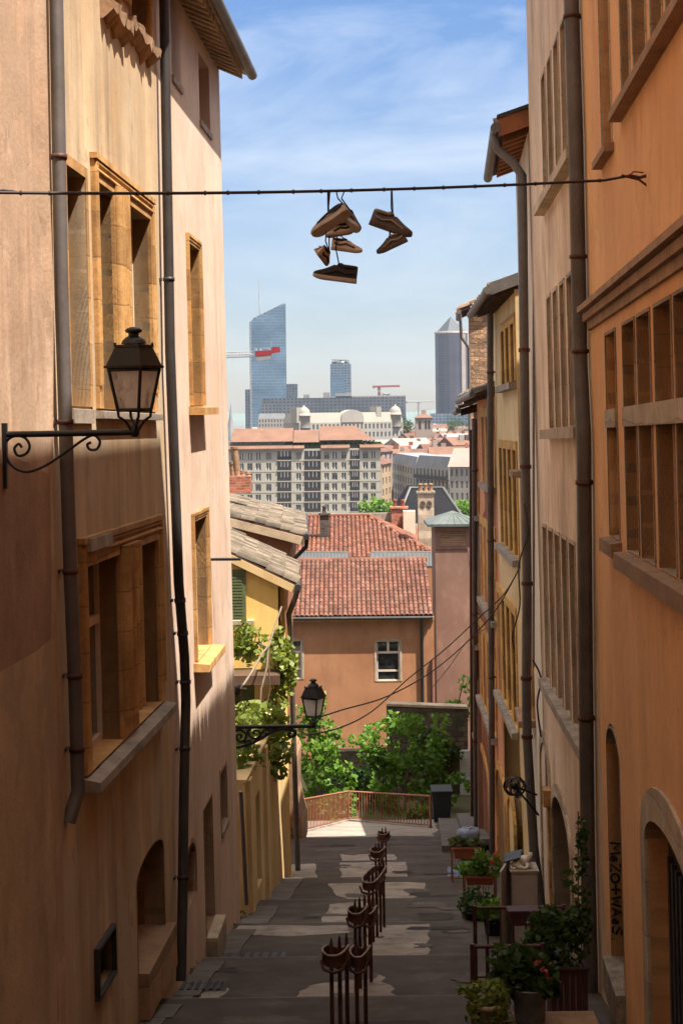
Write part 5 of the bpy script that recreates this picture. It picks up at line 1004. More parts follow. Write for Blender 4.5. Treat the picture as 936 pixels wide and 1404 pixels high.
gl = [('nearest handrail cluster with spiked bars at the bottom of the view', -.92, 15.9, .42, .27, .20, [(-.04, 15.95), (.02, 16.12), (.07, 16.3)], .06, -.04),
      ('lower loop just behind and right of the nearest handrail cluster', -.71, 16.45, .5, .20, .16, [(-.03, 16.5), (.03, 16.8)], .05, -.15),
      ('second nearest handrail cluster, with tall thin spikes', -.87, 19.7, .5, .25, .18, [(-.03, 19.8), (.0, 20.05), (.04, 20.3)], .05, -.05),
      ('lower loop just behind and right of the second nearest cluster', -.74, 20.3, .5, .16, .13, [(.0, 20.45)], .04, -.14),
      ('middle handrail shaped like a long trough on a solid row of bars', -.86, 23.8, 2.6, .30, .18, [(-.02, 23.9), (.0, 24.4), (.02, 24.9), (.04, 25.4), (.06, 25.9)], .04, -.06),
      ('fourth handrail cluster, small, before the far white patch', -.98, 31.0, 1.0, .30, .2, [(-.03, 31.1), (.0, 31.5), (.03, 31.8)], .05, -.1),
      ('farthest and smallest handrail cluster near the landing', -1.0, 36.5, .6, .30, .22, [(-.03, 36.6), (.03, 36.9)], .02, -.12)]
for a in gl: guard(*a)
# ------------------------------------------------------------------ street lamps
_t = MATS['frosted_lamp_glass'].node_tree; _b = next(n for n in _t.nodes if n.type == 'BSDF_PRINCIPLED'); _o = next(n for n in _t.nodes if n.type == 'OUTPUT_MATERIAL')
_tr = _t.nodes.new('ShaderNodeBsdfTranslucent'); _m = _t.nodes.new('ShaderNodeMixShader'); _m.inputs[0].default_value = .72
_src = _b.inputs['Base Color'].links[0].from_socket; _t.links.new(_src, _tr.inputs['Color']); _t.links.new(_b.outputs[0], _m.inputs[1]); _t.links.new(_tr.outputs[0], _m.inputs[2]); _t.links.new(_m.outputs[0], _o.inputs['Surface'])
def lantern(root, p, yaw):
    p = Vector(p); Rz = Matrix.Rotation(yaw, 3, 'Z')
    def q(x, y, z): return p + Rz @ Vector((x, y, z))
    cs = ((-1, -1), (1, -1), (1, 1), (-1, 1)); hb, ht, zb, zt = .092, .142, .155, .475
    fr = MB()
    for x, y in cs: fr.tube([q(x * hb, y * hb, zb), q(x * ht, y * ht, zt)], .013, 6)
    for h, z, r in ((hb, zb, .014), (ht, zt - .012, .013)): fr.tube([q(x * h, y * h, z) for x, y in cs], r, 6, closed=True)
    for x, y in cs: fr.tube([q(x * hb, y * hb, zb), q(x * hb * .95, y * hb * .95, zb - .05), q(x * .05, y * .05, .07), q(x * .02, y * .02, 0)], .011, 6)
    fr.lathe(p, [(.02, -.05), (.035, -.03), (.035, .02), (.02, .04), (.02, .06)], 10)
    fr.hexa([q(x * h, y * h, z) for h, z in ((hb * .95, zb - .012), (hb * .95, zb)) for x, y in cs]); mk('lantern_frame', fr, 'iron', root)
    for i in range(4):
        (xa, ya), (xb, yb) = cs[i], cs[(i + 1) % 4]; g = MB(); k = .93
        a, b, c, d = q(xa * hb * k, ya * hb * k, zb + .005), q(xb * hb * k, yb * hb * k, zb + .005), q(xb * ht * k, yb * ht * k, zt - .02), q(xa * ht * k, ya * ht * k, zt - .02)
        g.quad(a, b, c, d); mk('glass_pane', g, 'frost', root)
    rf = MB()
    def sq(h0, z0, h1, z1): rf.hexa([q(x * h, y * h, z) for h, z in ((h0, z0), (h1, z1)) for x, y in cs])
    sq(.165, zt, .168, zt + .018); sq(.155, zt + .018, .105, zt + .16); sq(.112, zt + .16, .110, zt + .178); mk('roof', rf, 'iron', root)
    f = MB(); f.lathe(p + Vector((0, 0, zt + .185)), [(.098, 0), (.085, .03), (.055, .055), (.04, .06), (.04, .082), (.062, .09), (.067, .105), (.05, .12), (.02, .13)], 14); mk('finial', f, 'iron', root)
    for x, y in cs: b = MB(); b.ball(q(x * .103, y * .103, zt + .185), .012, 6, 4); mk('corner_knob', b, 'iron', root)
YL = 12.55; end = P(185, 590, YL)
L1 = thing('street_lamp', 'large black lantern close up on a plain scrolled wall bracket at left', 'street lamp', end)
lantern(L1, end, math.radians(-24))
cv = lambda pts, Y, sx, ox, oy: [P(ox + x / sx, oy + y / sx, Y) for x, y in pts]
def smooth(pts, n=4):
    out = []
    for i in range(len(pts) - 1):
        a, b, c, d = pts[max(i - 1, 0)], pts[i], pts[i + 1], pts[min(i + 2, len(pts) - 1)]
        for k in range(n):
            t = k / n; out.append(.5 * ((2 * b) + (c - a) * t + (2 * a - 5 * b + 4 * c - d) * t * t + (3 * b - a - 3 * c + d) * t ** 3))
    return out + [pts[-1]]
mb = MB(); wx = P(1, 593, YL).x - .01
mb.tube([Vector((wx, YL, end.z - .02)), P(60, 595, YL), P(188, 592.5, YL)], .024, 8)
mb.box((wx + .035, YL, P(4, 625, YL).z), .05, .06, .5); 
mb.tube(smooth(cv([(82, 572), (70, 558), (54, 575), (66, 600), (95, 595), (110, 568), (95, 538), (60, 528), (26, 548), (20, 590), (45, 638), (100, 660), (170, 636), (250, 582), (310, 540), (345, 526), (367, 548), (356, 577), (330, 578), (321, 560), (335, 552)], YL, 2.674, 0, 400)), .011, 7); mk('bracket', mb, 'iron', L1)
YM = 28.0; end2 = P(430, 994, YM)
L2 = thing('street_lamp', 'smaller black lantern on an ornate wrought iron bracket by the vine', 'street lamp', end2); lantern(L2, end2, math.radians(-28)); mb = MB(); c4 = lambda pts: smooth(cv(pts, YM, 6.107, 310, 830), 4)
mb.tube([P(316, 997, YM), P(433, 995.5, YM)], .034, 8); mb.tube([P(317.5, 985, YM), P(317.5, 1029, YM)], .04, 8)
for pts, r in (([(45, 1195), (130, 1182), (220, 1150), (300, 1108), (370, 1066), (450, 1038), (520, 1036), (575, 1056), (570, 1090), (535, 1098), (520, 1075), (545, 1066)], .03), ([(50, 1180), (45, 1110), (75, 1055), (125, 1045), (165, 1080), (155, 1125), (115, 1140), (85, 1110), (100, 1080), (125, 1090), (122, 1108)], .022),
               ([(165, 1060), (205, 1100), (250, 1115), (285, 1085), (265, 1050), (230, 1055), (235, 1080)], .02), ([(150, 1150), (190, 1130), (215, 1150)], .02), ([(290, 1075), (330, 1040), (370, 1050), (350, 1075), (325, 1065)], .02), ([(380, 1040), (420, 1030), (440, 1045)], .02), ([(210, 1040), (180, 1050), (195, 1075)], .018)):
    mb.tube(c4(pts), r, 6)
mk('bracket', mb, 'iron', L2)
t = thing('wall_box', 'small grey box on the rose wall above the ornate bracket', 'junction box', P(316, 985, 28)); mb = MB(); mb.box(P(318, 985, 27.9), .1, .1, .22); mk('box', mb, 'zinc', t); mb = MB(); mb.ball(P(323, 946, 28.2), .09); mk('insulator', mb, 'zinc_dark', t)
YS = 25.0; sc = P(705, 1078, YS)
L3 = thing('wall_bracket', 'black wrought iron rosette on a two rod bracket low on the right', 'iron bracket', sc); mb = MB()
for e in ((736, 1090), (738, 1118)): mb.tube([sc, P(e[0], e[1], YS)], .016, 6)
mk('rods', mb, 'iron', L3); mb = MB()
for k in range(5):
    a = k * math.pi / 5; u = Vector((math.cos(a), math.sin(a) * .8, .35 * math.sin(3 * a))).normalized(); w = Vector((.2, .1, 1)).cross(u).normalized()
    mb.tube([sc + (u * math.cos(b * .52) * .17 + w.cross(u) * math.sin(b * .52) * .13) for b in range(12)], .012, 5, closed=True)
mb.ball(sc, .05); mk('rosette', mb, 'iron', L3)
# ------------------------------------------------------------------ cable across the street, shoes
def wy(px): return 264 + .0138 * px - 4.12e-5 * px * px * 1.0
def wY(px): return 10.8 + 3.0 * (px + 100) / 985
def WP(px, dy=0): return P(px, wy(px) + dy, wY(px))
hook = F1.at(885, 240, 0)
CB = thing('overhead_cable', 'dark cable slung across the street carrying the hanging shoes', 'cable', WP(470)); mb = MB(); pth = [WP(-100 + i * 32) for i in range(30)] + [hook + F1.N * .12]
mb.tube(pth, .0115, 8); mk('cable', mb, 'cable', CB); mb = MB()
for px in range(-60, 860, 42): q = WP(px + R.uniform(-6, 6)); mb = MB(); mb.tube([q - Vector((.008, 0, 0)), q + Vector((.008, 0, 0))], .017, 8); mk('clip', mb, 'cable', CB)
mb = MB(); hk = hook
mb.tube([hk - F1.N * .02, hk + F1.N * .05 + Vector((0, 0, -.02)), hk + F1.N * .14], .014, 7); mb.tube([hk - F1.N * .01 + Vector((0, 0, -.09)), hk + F1.N * .06 + Vector((0, 0, -.035)), hk + F1.N * .2 + Vector((0, 0, .002))], .010, 6); mb.tube([WP(860) + Vector((0, 0, .02)), hk + F1.N * .1 + Vector((0, 0, .03)), hk + F1.N * .02 + Vector((0, 0, .02))], .006, 5); mk('hook', mb, 'rust', CB)
mb = MB(); mb.tube([WP(30), WP(16) + Vector((0, 0, .015)), WP(0, -3), WP(-30, 4)], .006, 5); mb.tube([WP(-20), WP(5, -4), WP(22, -1)], .006, 5); mk('wire_tie', mb, 'cable', CB)
def shoe(label, px, py, L, rx, ry, rz, up, so_, lace, dark='shoe_black', high=1.0):
    """low sneaker; local x towards the toe, z up; euler in degrees about its middle"""
    Y = wY(px); c = P(px, py, Y); m = (Matrix.Rotation(math.radians(ry), 3, 'Y') @ Matrix.Rotation(math.radians(rz), 3, 'Z') @ Matrix.Rotation(math.radians(rx), 3, 'X'))
    t = thing('shoe', label, 'shoe', c, 'shoes hanging from the overhead cable'); q = lambda x, y, z: c + m @ Vector((x * L, y * L, z * L))
    xs = [-.5, -.47, -.38, -.25, -.10, .05, .18, .30, .40, .46, .495]; wd = [.07, .115, .135, .13, .125, .14, .155, .155, .13, .09, .03]
    hg = [.26, .285, .27, .245, .285, .29, .215, .16, .125, .10, .07]
    mb = MB(); n = 9; vs = []
    for x, w, h in zip(xs, wd, hg):
        h *= high
        for k in range(n): a = math.pi * k / (n - 1); sg = abs(math.sin(a)) ** .6; tw = 1 - .35 * (math.sin(a) if x < .1 else 0); vs.append(q(x, math.cos(a) * w * tw, -.16 + h * sg))
    mb.add(vs, [(i * n + k, i * n + k + 1, (i + 1) * n + k + 1, (i + 1) * n + k) for i in range(len(xs) - 1) for k in range(n - 1)] + [tuple(range(n))], True); mk('upper', mb, up, t)
    mb = MB(); vs = []; 
    for z, g in ((-.235, .96), (-.22, 1.03), (-.165, 1.06), (-.145, 1.03)):
        for s_ in (1, -1):
            for i in range(len(xs)):
                j = i if s_ > 0 else len(xs) - 1 - i; lift = .055 * max(0, (xs[j] - .25) / .25) ** 2 if z < -.2 else .02 * max(0, (xs[j] - .25) / .25) ** 2; vs.append(q(xs[j] * 1.015, s_ * (wd[j] + .008) * g, z + lift))
    k = 2 * len(xs); mb.add(vs, [(r * k + i, r * k + (i + 1) % k, (r + 1) * k + (i + 1) % k, (r + 1) * k + i) for r in range(3) for i in range(k)] + [tuple(range(k))[::-1]], False); mb.add(vs[-k:], [tuple(range(k))]); mk('sole', mb, so_, t)
    mb = MB(); ell = [(-.27 + .19 * math.cos(a), .078 * math.sin(a)) for a in [i * .5236 for i in range(12)]]
    mb.tube([q(x, y, -.16 + .275 * high + (.03 if x > -.15 else .0)) for x, y in ell], .014 * L / .33, 6, closed=True); mb.add([q(x, y, -.155 + .28 * high) for x, y in ell], [tuple(range(12))]); mk('collar', mb, dark, t)
    mb = MB(); mb.hexa([q(x, y, z) for z, x in ((.10 * high - .02, -.10), (.17 * high, -.13)) for x, y in ((x, -.055), (x + .20, -.05), (x + .20, .05), (x, .055))]) if False else None
    lc = MB()
    for i in range(4):
        x = -.04 + .075 * i; z = -.16 + (.295 - .045 * i) * high + .012
        lc.tube([q(x, -.075, z - .03), q(x, 0, z + .005), q(x, .075, z - .03)], .006, 5)
    k0 = q(-.06, 0, .14 * high)
    for e in lace: lc.tube([k0] + [P(a, b, Y) for a, b in e], .0055, 5)
    mk('laces', lc, 'shoe_black', t); 
    st = MB()
    for s_ in (1, -1):
        st.tube([q(-.42, s_ * .13, -.02), q(-.25, s_ * .133, -.06), q(-.05, s_ * .132, .0), q(.12, s_ * .148, -.06), q(.25, s_ * .15, -.10)], .008, 5)
    mk('side_stripe', st, dark, t); return t
shoe('big dusty tan shoe turned sole outwards at the top left of the shoe bunch', 449, 299, .335, 38, -33, 172, 'shoe_tan', 'sole', [[(449, 263)], [(452, 263)]], high=.8)
shoe('dark tan shoe pointing down right beside the big tan shoe at the bunch top', 480, 298, .30, -28, 38, -28, 'shoe_brown', 'sole', [[(463, 272), (461, 263)], [(468, 272), (472, 262)]])
shoe('crumpled pale small shoe in the middle of the shoe bunch', 463, 314, .22, 10, -12, 205, 'shoe_pale', 'sole', [[(462, 300)], [(460, 303)]])
shoe('pale sneaker with dark panels pointing right under the crumpled shoe', 476, 335, .24, 0, 8, 2, 'shoe_pale', 'sole', [[(464, 322), (463, 300)]], 'shoe_brown')
shoe('small beige shoe seen from its heel at the lower left of the bunch', 447, 349, .23, 12, 48, 62, 'shoe_pale', 'sole', [[(451, 325), (450, 263)], [(446, 330), (449, 300)]])
shoe('dark brown canvas shoe with pale sole, lowest of the bunch, toe left', 460, 371, .335, 0, 8, 180, 'shoe_black', 'sole', [[(460, 340), (462, 325)]])
shoe('brown low sneaker pointing right, upper one of the pair hanging alone', 539, 304, .345, 0, 20, 0, 'shoe_brown', 'sole_dark', [[(536, 285), (536, 262)], [(538, 285), (537, 261)]], 'shoe_tan')
shoe('brown low sneaker pointing down left, lower one of the pair hanging alone', 534, 331, .255, 0, -24, 176, 'shoe_brown', 'sole_dark', [[(536, 312), (536, 290)], [(534, 314), (534, 290)]], 'shoe_tan')
# thin cables lower down
def cable(label, pts, r=.014, m='cable'):
    mb = MB(); mb.tube(smooth([P(*p) for p in pts], 8), r, 6); return single('cable', mb, m, label, 'cable')
cable('upper sagging black cable from the right houses towards the ornate lamp', [(712, 778, 31), (680, 835, 36), (640, 880, 38), (590, 922, 36), (530, 955, 33), (470, 973, 31), (433, 985, 28.3)])
cable('lower sagging black cable from the right houses past the garden trees', [(712, 778, 31), (690, 815, 34), (655, 848, 36), (610, 890, 35), (560, 930, 34), (510, 975, 32), (465, 998, 30), (420, 1008, 28.5)])
cable('thin slack cable in front of the pink tower', [(668, 860, 44), (640, 880, 46), (615, 915, 46), (590, 945, 48)], .010)
cable('bundle of loose black cables clipped to the white sliver house', [(718, 690, 25.9), (723, 730, 25.9), (711, 775, 25.9), (712, 830, 25.9), (702, 870, 25.9), (704, 890, 25.9)], .012)
cable('loose cable hanging beside the swan neck pipe', [(730, 905, 25.9), (741, 930, 25.8), (736, 965, 25.8), (741, 1010, 25.8)], .016)
# graffiti on the jamb of the orange door niche
gs = nic[1]; ztop_, zbot = F1.sz(835, 1157)[1], F1.sz(835, 1286)[1]
GL = {'M': [[(0, 0), (.1, 1), (.5, .35), (.9, 1), (1, 0)]], 'e': [[(.1, .45), (.9, .5), (.8, .85), (.45, .95), (.12, .65), (.15, .25), (.5, .03), (.9, .2)]], 'Z': [[(0, .95), (1, 1), (0, 0), (1, .05)]], 'O': [[(.5 + .5 * math.cos(a * .6283), .5 + .5 * math.sin(a * .6283)) for a in range(11)]],
      '+': [[(.5, 0), (.5, 1)], [(0, .5), (1, .5)]], 'W': [[(0, 1), (.25, 0), (.5, .7), (.75, 0), (1, 1)]], 'A': [[(0, 0), (.5, 1), (1, 0)], [(.2, .35), (.8, .35)]], 'S': [[(.95, .9), (.5, 1), (.1, .75), (.85, .35), (.6, .02), (0, .1)]], '.': [[(.3, 0), (.4, .08)]]}
GT = [('M', 1.2, 1), ('e', .7, .62), ('Z', .9, .95), ('O', 1, .8), ('+', 1.1, .9), ('W', 1.1, .9), ('A', .9, .9), ('e', .7, .6), ('S', 1, .95), ('.', .5, .8)]
tot = sum(w + .2 for _, w, _ in GT); k = (ztop_ - zbot) / tot; z = ztop_; mb = MB()
for ch, w, h in GT:
    for st in GL[ch]:
        pts = [F1.pt(gs - .006, z - x * w * k, -.010 - y * h * .112) for x, y in st]; mb.tube(pts, .012, 5)
    z -= (w + .2) * k
gm = mk('graffiti', mb, 'paint_black', O1); gm['label'] = 'black vertical graffiti lettering'
# ------------------------------------------------------------------ right-hand street furniture
def gpt(px, Y, z=0): x = P(px, 1200, Y).x; return Vector((x, Y, gz(Y) + z))
def rail2(label, pa, pb, Y, ytop, side=None):
    a, b = gpt(pa, Y), gpt(pb, Y); h = P(pa, ytop, Y).z - a.z; return railing(label, [a, b], h, 'wine', .14, .014, .022)
rail2('wine red metal railing in front of the cabinet with a planter hung on it', 650, 772, 20.2, 1245)
rail2('wine red metal railing nearest at the bottom right beside the ivy pot', 646, 742, 16.9, 1298)
def planter(label, px0, px1, y0, y1, Y, m, legs=None, d=.24):
    a, b = P(px0, y0, Y), P(px1, y1, Y); cx_ = (a.x + b.x) / 2; w = b.x - a.x; h = a.z - b.z; t = thing('planter_box', label, 'planter', (cx_, Y, b.z if not legs else gz(Y)))
    mb = MB(); zs = [b.z, a.z]; mb.hexa([Vector((cx_ + sx * w / 2 * k, Y + sy * d / 2 * k, z)) for z, k in ((b.z, .9), (a.z, 1.0)) for sx, sy in ((-1, -1), (1, -1), (1, 1), (-1, 1))]); mb.hexa([Vector((cx_ + sx * (w / 2 + .015), Y + sy * (d / 2 + .015), z)) for z in (a.z - .03, a.z + .003) for sx, sy in ((-1, -1), (1, -1), (1, 1), (-1, 1))]); mk('box', mb, m, t)
    if legs:
        for sx in (-1, 1):
            for sy in (-1, 1): mb = MB(); q = Vector((cx_ + sx * (w / 2 + .03), Y + sy * d / 2, 0)); mb.box((q.x, q.y, (gz(q.y) + a.z) / 2), .03, .03, a.z - gz(q.y)); mk('leg', mb, 'rust_red', t)
        mb = MB(); mb.box((cx_, Y - d / 2, gz(Y) + .10), w, .02, .02); mb.box((cx_, Y + d / 2, a.z), w + .06, .02, .02)
        for i in range(1, 5): mb.tube([(cx_ - w / 2 + w * i / 5, Y - d / 2, gz(Y) + .1), (cx_ - w / 2 + w * i / 5, Y - d / 2, b.z)], .008, 5)
        mk('stand_rails', mb, 'rust_red', t)
    return t, Vector((cx_, Y, a.z)), w
def plant(name, label, cat, base, blobs, size, lm, stems=None, fl=None, flm='petal', fs=.05):
    base = Vector(base); t = thing(name, label, cat, base); mb = MB()
    for st in (stems or [[(0, 0, -.02), (.02, 0, .12)], [(0, 0, -.02), (-.05, .02, .12)]]): mb.tube([base + Vector(p) for p in st], .008, 5)
    mk('stem', mb, 'vinewood', t); lf = MB(); leaves(lf, [(base + Vector(c), r, n) for c, r, n in blobs], size); mk('foliage', lf, M[lm], t)
    if fl: f = MB(); leaves(f, [(base + Vector(c), (r, r, r), n) for c, r, n in fl], fs); mk('flower', f, M[flm], t)
    return t
planter('dark wine red planter hung on the railing before the cabinet', 696, 752, 1246, 1266, 20.05, 'wine', None, .2)
t1, c1, w1_ = planter('orange red planter on a tall stand, farthest of the two, dry plants', 621, 657, 1161, 1175, 34.0, 'terracotta_box', True)
plant('dry_plant', 'dry grey green plants growing in the farthest planter', 'plant', c1, [((-.18, 0, .08), (.2, .1, .14), 90), ((.16, 0, .07), (.2, .1, .1), 80)], .09, 'leaf_grey')
t2, c2, w2_ = planter('orange red planter on a stand beside the cabinet, red geraniums', 638, 676, 1200, 1211, 27.5, 'terracotta_box', True)
plant('geranium', 'red flowering geraniums growing in the planter by the cabinet', 'plant', c2, [((-.12, 0, .1), (.28, .14, .16), 170), ((.2, 0, .14), (.28, .14, .2), 180), ((.02, .0, .25), (.15, .1, .2), 60)], .085, 'leaf', None, [((.28, -.08, .36), .045, 20), ((.2, -.12, .24), .05, 24), ((.33, -.1, .27), .03, 12)], 'petal', .035)
plant('pot_shrub', 'bushy green plant on the ground under the geranium planter', 'plant', gpt(652, 26.6, .28), [((0, 0, .12), (.32, .2, .3), 260), ((.25, 0, -.02), (.25, .2, .2), 130)], .09, 'leaf_dark')
def pot(label, c, r, h, m, name='flower_pot'):
    c = Vector(c); t = thing(name, label, 'plant pot', c); mb = MB(); mb.lathe(c, [(r * .75, 0), (r * .98, h * .85), (r * 1.06, h * .86), (r * 1.06, h), (r * .95, h), (r * .93, h * .9)], 18); mk('pot', mb, m, t); return t
pot('dark flower pot under the geranium planter', gpt(650, 26.6), .17, .3, 'bin'); pot('dark flower pot next to the grey cabinet', gpt(676, 25.0), .17, .3, 'bin')
plant('pot_shrub', 'low green plant in the pot next to the grey cabinet', 'plant', gpt(678, 25.0, .28), [((0, 0, .08), (.3, .2, .2), 240)], .09, 'leaf')
# cabinet with cat
YC = 22.6; ca = gpt(701, YC); cb_ = gpt(736, YC); ztc = P(717, 1196, YC).z; CBN = thing('utility_cabinet', 'grey beige metal cabinet with an open side door, carrying the cat', 'cabinet', ((ca.x + cb_.x) / 2, YC + .15, ca.z)); mb = MB(); xm = (ca.x + cb_.x) / 2; w = cb_.x - ca.x
mb.box((xm, YC + .2, (ca.z + ztc) / 2 - .1), w, .4, ztc - ca.z + .2); mb.box((xm, YC + .2, ztc + .012), w + .05, .45, .022); mb.box((xm, YC - .004, (ca.z + ztc) / 2 + .03), w * .84, .012, (ztc - ca.z) * .86); mk('cabinet_body', mb, 'cabinet', CBN)
mb = MB(); dl = gpt(684, YC - .25); mb.hexa([Vector(p) for z in (ca.z + .03, ztc + .10) for p in ((dl.x, YC - .3, z), (dl.x + .02, YC - .32, z), (ca.x + .02, YC + .38, z), (ca.x - .01, YC + .40, z))]); mk('cabinet_door', mb, 'cabinet', CBN)
mb = MB(); mb.hexa([Vector(p) for p in ((dl.x + .1, YC + .1, ztc + .10), (ca.x + .12, YC + .05, ztc + .17), (ca.x + .2, YC + .42, ztc + .19), (dl.x + .16, YC + .45, ztc + .13), (dl.x + .1, YC + .1, ztc + .12), (ca.x + .12, YC + .05, ztc + .19), (ca.x + .2, YC + .42, ztc + .21), (dl.x + .16, YC + .45, ztc + .15))]); mk('lid_flap', mb, 'zinc_dark', CBN)
def skin(name, label, cat, loc, verts, edges, radii, m):
    me = bpy.data.meshes.new(name); me.from_pydata([Vector(v) for v in verts], edges, []); o = bpy.data.objects.new(name, me); COL.objects.link(o); o.location = loc; me.materials.append(M[m])
    o.modifiers.new('skin', 'SKIN').use_smooth_shade = True; ss = o.modifiers.new('sub', 'SUBSURF'); ss.levels = ss.render_levels = 2
    for i, r in enumerate(radii):
        rr = r if isinstance(r, tuple) else (r, r); me.skin_vertices[0].data[i].radius = rr; me.skin_vertices[0].data[i].use_root = (i == 0)
    BASE[o.name] = Vector(loc); return tag(o, label, cat)
cl = Vector((xm - .02, YC + .16, ztc + .022))
cat = skin('cat', 'white and grey cat lying on the metal cabinet', 'cat', cl,
    [(-.08, .03, .075), (-.01, .05, .088), (.06, .03, .088), (.095, -.01, .125), (.11, -.045, .165), (.113, -.085, .152),
     (.08, -.06, .04), (.05, -.115, .022), (.0, -.125, .02), (-.07, -.05, .045), (-.01, -.10, .028), (.04, -.13, .02), (-.15, .0, .035), (-.155, -.08, .022), (-.10, -.14, .02), (.09, -.035, .225), (.145, -.035, .222), (.105, .0, .05), (.13, -.07, .022)],
    [(0, 1), (1, 2), (2, 3), (3, 4), (4, 5), (2, 6), (6, 7), (7, 8), (0, 9), (9, 10), (10, 11), (0, 12), (12, 13), (13, 14), (4, 15), (4, 16), (2, 17), (17, 18)],
    [.075, .085, .072, .045, .046, .022, .03, .022, .018, .048, .026, .02, .024, .019, .013, .008, .008, .03, .02], 'fur_white')
mb = MB()
for s_ in (-1, 1): mb.ball(cl + Vector((.112 + s_ * .02, -.087, .172)), .007, 6, 4)
mb.ball(cl + Vector((.113, -.107, .155)), .006, 6, 4); mk('eyes_and_nose', mb, 'fur_dark', cat)
t = MATS['white_cat_fur'].node_tree
# bins, near pots
BN = thing('litter_bin', 'round dark bin topped with a crumpled silver grey liner', 'bin', gpt(642, 38)); c = gpt(643, 38); mb = MB(); mb.lathe(c, [(.20, 0), (.25, .75), (.26, .78), (.24, .78)], 18); mk('bin_body', mb, 'bin', BN); mb = MB(); mb.lathe(c + Vector((0, 0, .72)), [(.262, 0), (.275, .06), (.26, .13), (.22, .17), (.16, .15), (.08, .19)], 18); 
for v in mb.v: v.z += R.uniform(-.02, .02); v.x += R.uniform(-.012, .012)
mk('liner', mb, 'bag', BN)
WB = thing('wheelie_bin', 'tall dark wheelie bin at the right end of the railing', 'bin', gpt(606, 59)); c = gpt(606, 59); mb = MB(); mb.hexa([c + Vector((x * .33 * k, y * .36 * k, z)) for z, k in ((.06, .85), (1.12, 1.05)) for x, y in ((-1, -1), (1, -1), (1, 1), (-1, 1))]); mk('bin_body', mb, 'bin', WB); mb = MB(); mb.hexa([c + Vector((x * .38, y * .41, z + (.06 if y > 0 else 0))) for z in (1.123, 1.18) for x, y in ((-1, -1), (1, -1), (1, 1), (-1, 1))]); mk('lid', mb, 'bin', WB)
for s_ in (-1, 1): mb = MB(); mb.tube([c + Vector((s_ * .26, .34, .1)), c + Vector((s_ * .32, .34, .1))], .1, 12); mk('wheel', mb, 'bin', WB)
YB = 15.9; bk = P(726, 1399, YB); BK = thing('zinc_bucket', 'galvanised steel bucket holding a pink geranium at the bottom right', 'bucket', bk); mb = MB(); h = P(726, 1352, YB).z - bk.z
mb.lathe(bk, [(.135, 0), (.15, .02), (.155, h * .62), (.165, h * .64), (.175, h * .95), (.185, h * .97), (.185, h), (.165, h)], 24); mk('bucket_body', mb, 'bucket', BK); mb = MB(); mb.tube([bk + Vector((-.18, 0, h * .9)), bk + Vector((-.21, -.02, h * .7)), bk + Vector((-.19, -.04, h * .5))], .008, 6); mk('handle', mb, 'bucket', BK)
plant('geranium', 'pink flowering geranium growing in the zinc bucket', 'plant', bk + Vector((0, 0, h)), [((-.02, 0, .13), (.28, .2, .2), 240), ((-.16, 0, .26), (.22, .15, .16), 120), ((.16, -.1, .02), (.12, .1, .12), 60), ((-.26, 0, .05), (.14, .12, .2), 80)], .10, 'leaf_dark', None, [((.06, -.14, .27), .04, 9), ((.12, -.14, .19), .04, 9), ((.17, -.14, .14), .03, 7), ((.17, -.1, .25), .02, 5)], 'petal_pink', .035)
pp_ = P(668, 1400, 15.7); pot('pale round pot overflowing with ivy at the bottom right', pp_ + Vector((0, 0, -.12)), .18, .32, 'stone_pale')
plant('ivy', 'trailing yellow green ivy spilling from the pale pot', 'plant', pp_ + Vector((0, 0, .2)), [((0, 0, .05), (.22, .2, .16), 300), ((-.05, -.12, -.12), (.18, .12, .2), 200), ((.1, -.1, -.08), (.12, .1, .25), 140), ((-.22, -.02, .1), (.1, .08, .05), 24)], .055, 'leaf_vine')
YX = 17.1; xa, xb = P(755, 1330, YX), P(806, 1397, YX); WBX = thing('wooden_planter', 'dark wine red plank planter at the bottom right against the wall', 'planter', ((xa.x + xb.x) / 2, YX + .2, xb.z)); mb = MB(); n = 6; w = (xb.x - xa.x)
for i in range(n): mb.box((xa.x + w * (i + .5) / n, YX, (xa.z + xb.z) / 2 - .1), w / n - .008, .03, xa.z - xb.z + .2)
mb.box((xa.x + .015, YX + .2, (xa.z + xb.z) / 2 - .1), .03, .38, xa.z - xb.z + .2); mb.box((xb.x - .015, YX + .2, (xa.z + xb.z) / 2 - .1), .03, .38, xa.z - xb.z + .2); mb.box(((xa.x + xb.x) / 2, YX + .2, xa.z - .06), w - .03, .36, .03); mk('planks', mb, 'wine', WBX)
mb = MB(); mb.box(((xa.x + xb.x) / 2, YX - .01, xa.z + .012), w + .04, .06, .022); mk('rim', mb, 'wine', WBX)
bx = Vector(((xa.x + xb.x) / 2, YX + .2, xa.z)); plant('shrub', 'dense dark green shrub growing from the plank planter', 'shrub', bx, [((-.12, 0, .22), (.36, .25, .35), 700), ((-.3, 0, .1), (.2, .2, .25), 240), ((.08, 0, .42), (.22, .2, .2), 260), ((-.2, 0, .45), (.2, .15, .18), 150)], .06, 'leaf_dark')
plant('climber', 'tall thin climber on canes rising from the plank planter', 'climbing plant', bx, [((.17, 0, .75), (.09, .1, .35), 80), ((.17, 0, 1.15), (.08, .1, .3), 90), ((.17, 0, 1.42), (.07, .08, .12), 40), ((.02, 0, .9), (.10, .1, .1), 16)], .06, 'leaf_dark', [[(.12, 0, 0), (.14, 0, 1.6)], [(.22, 0, 0), (.21, 0, 1.5)], [(.16, .05, 0), (.18, .05, 1.2)]])
mb = MB(); lg = P(705, 1404, YB); mb.hexa([Vector((x, y, z)) for z in (P(705, 1400, YB).z - .8, P(705, 1400, YB).z - .001) for x, y in ((lg.x, YB - .22), (lg.x + .8, YB - .22), (lg.x + .8, YB + .25), (lg.x, YB + .25))]); single('ledge', mb, 'stone_brown', 'brown stone ledge under the bucket and the plank planter', 'ledge')
lf = MB(); bl = []
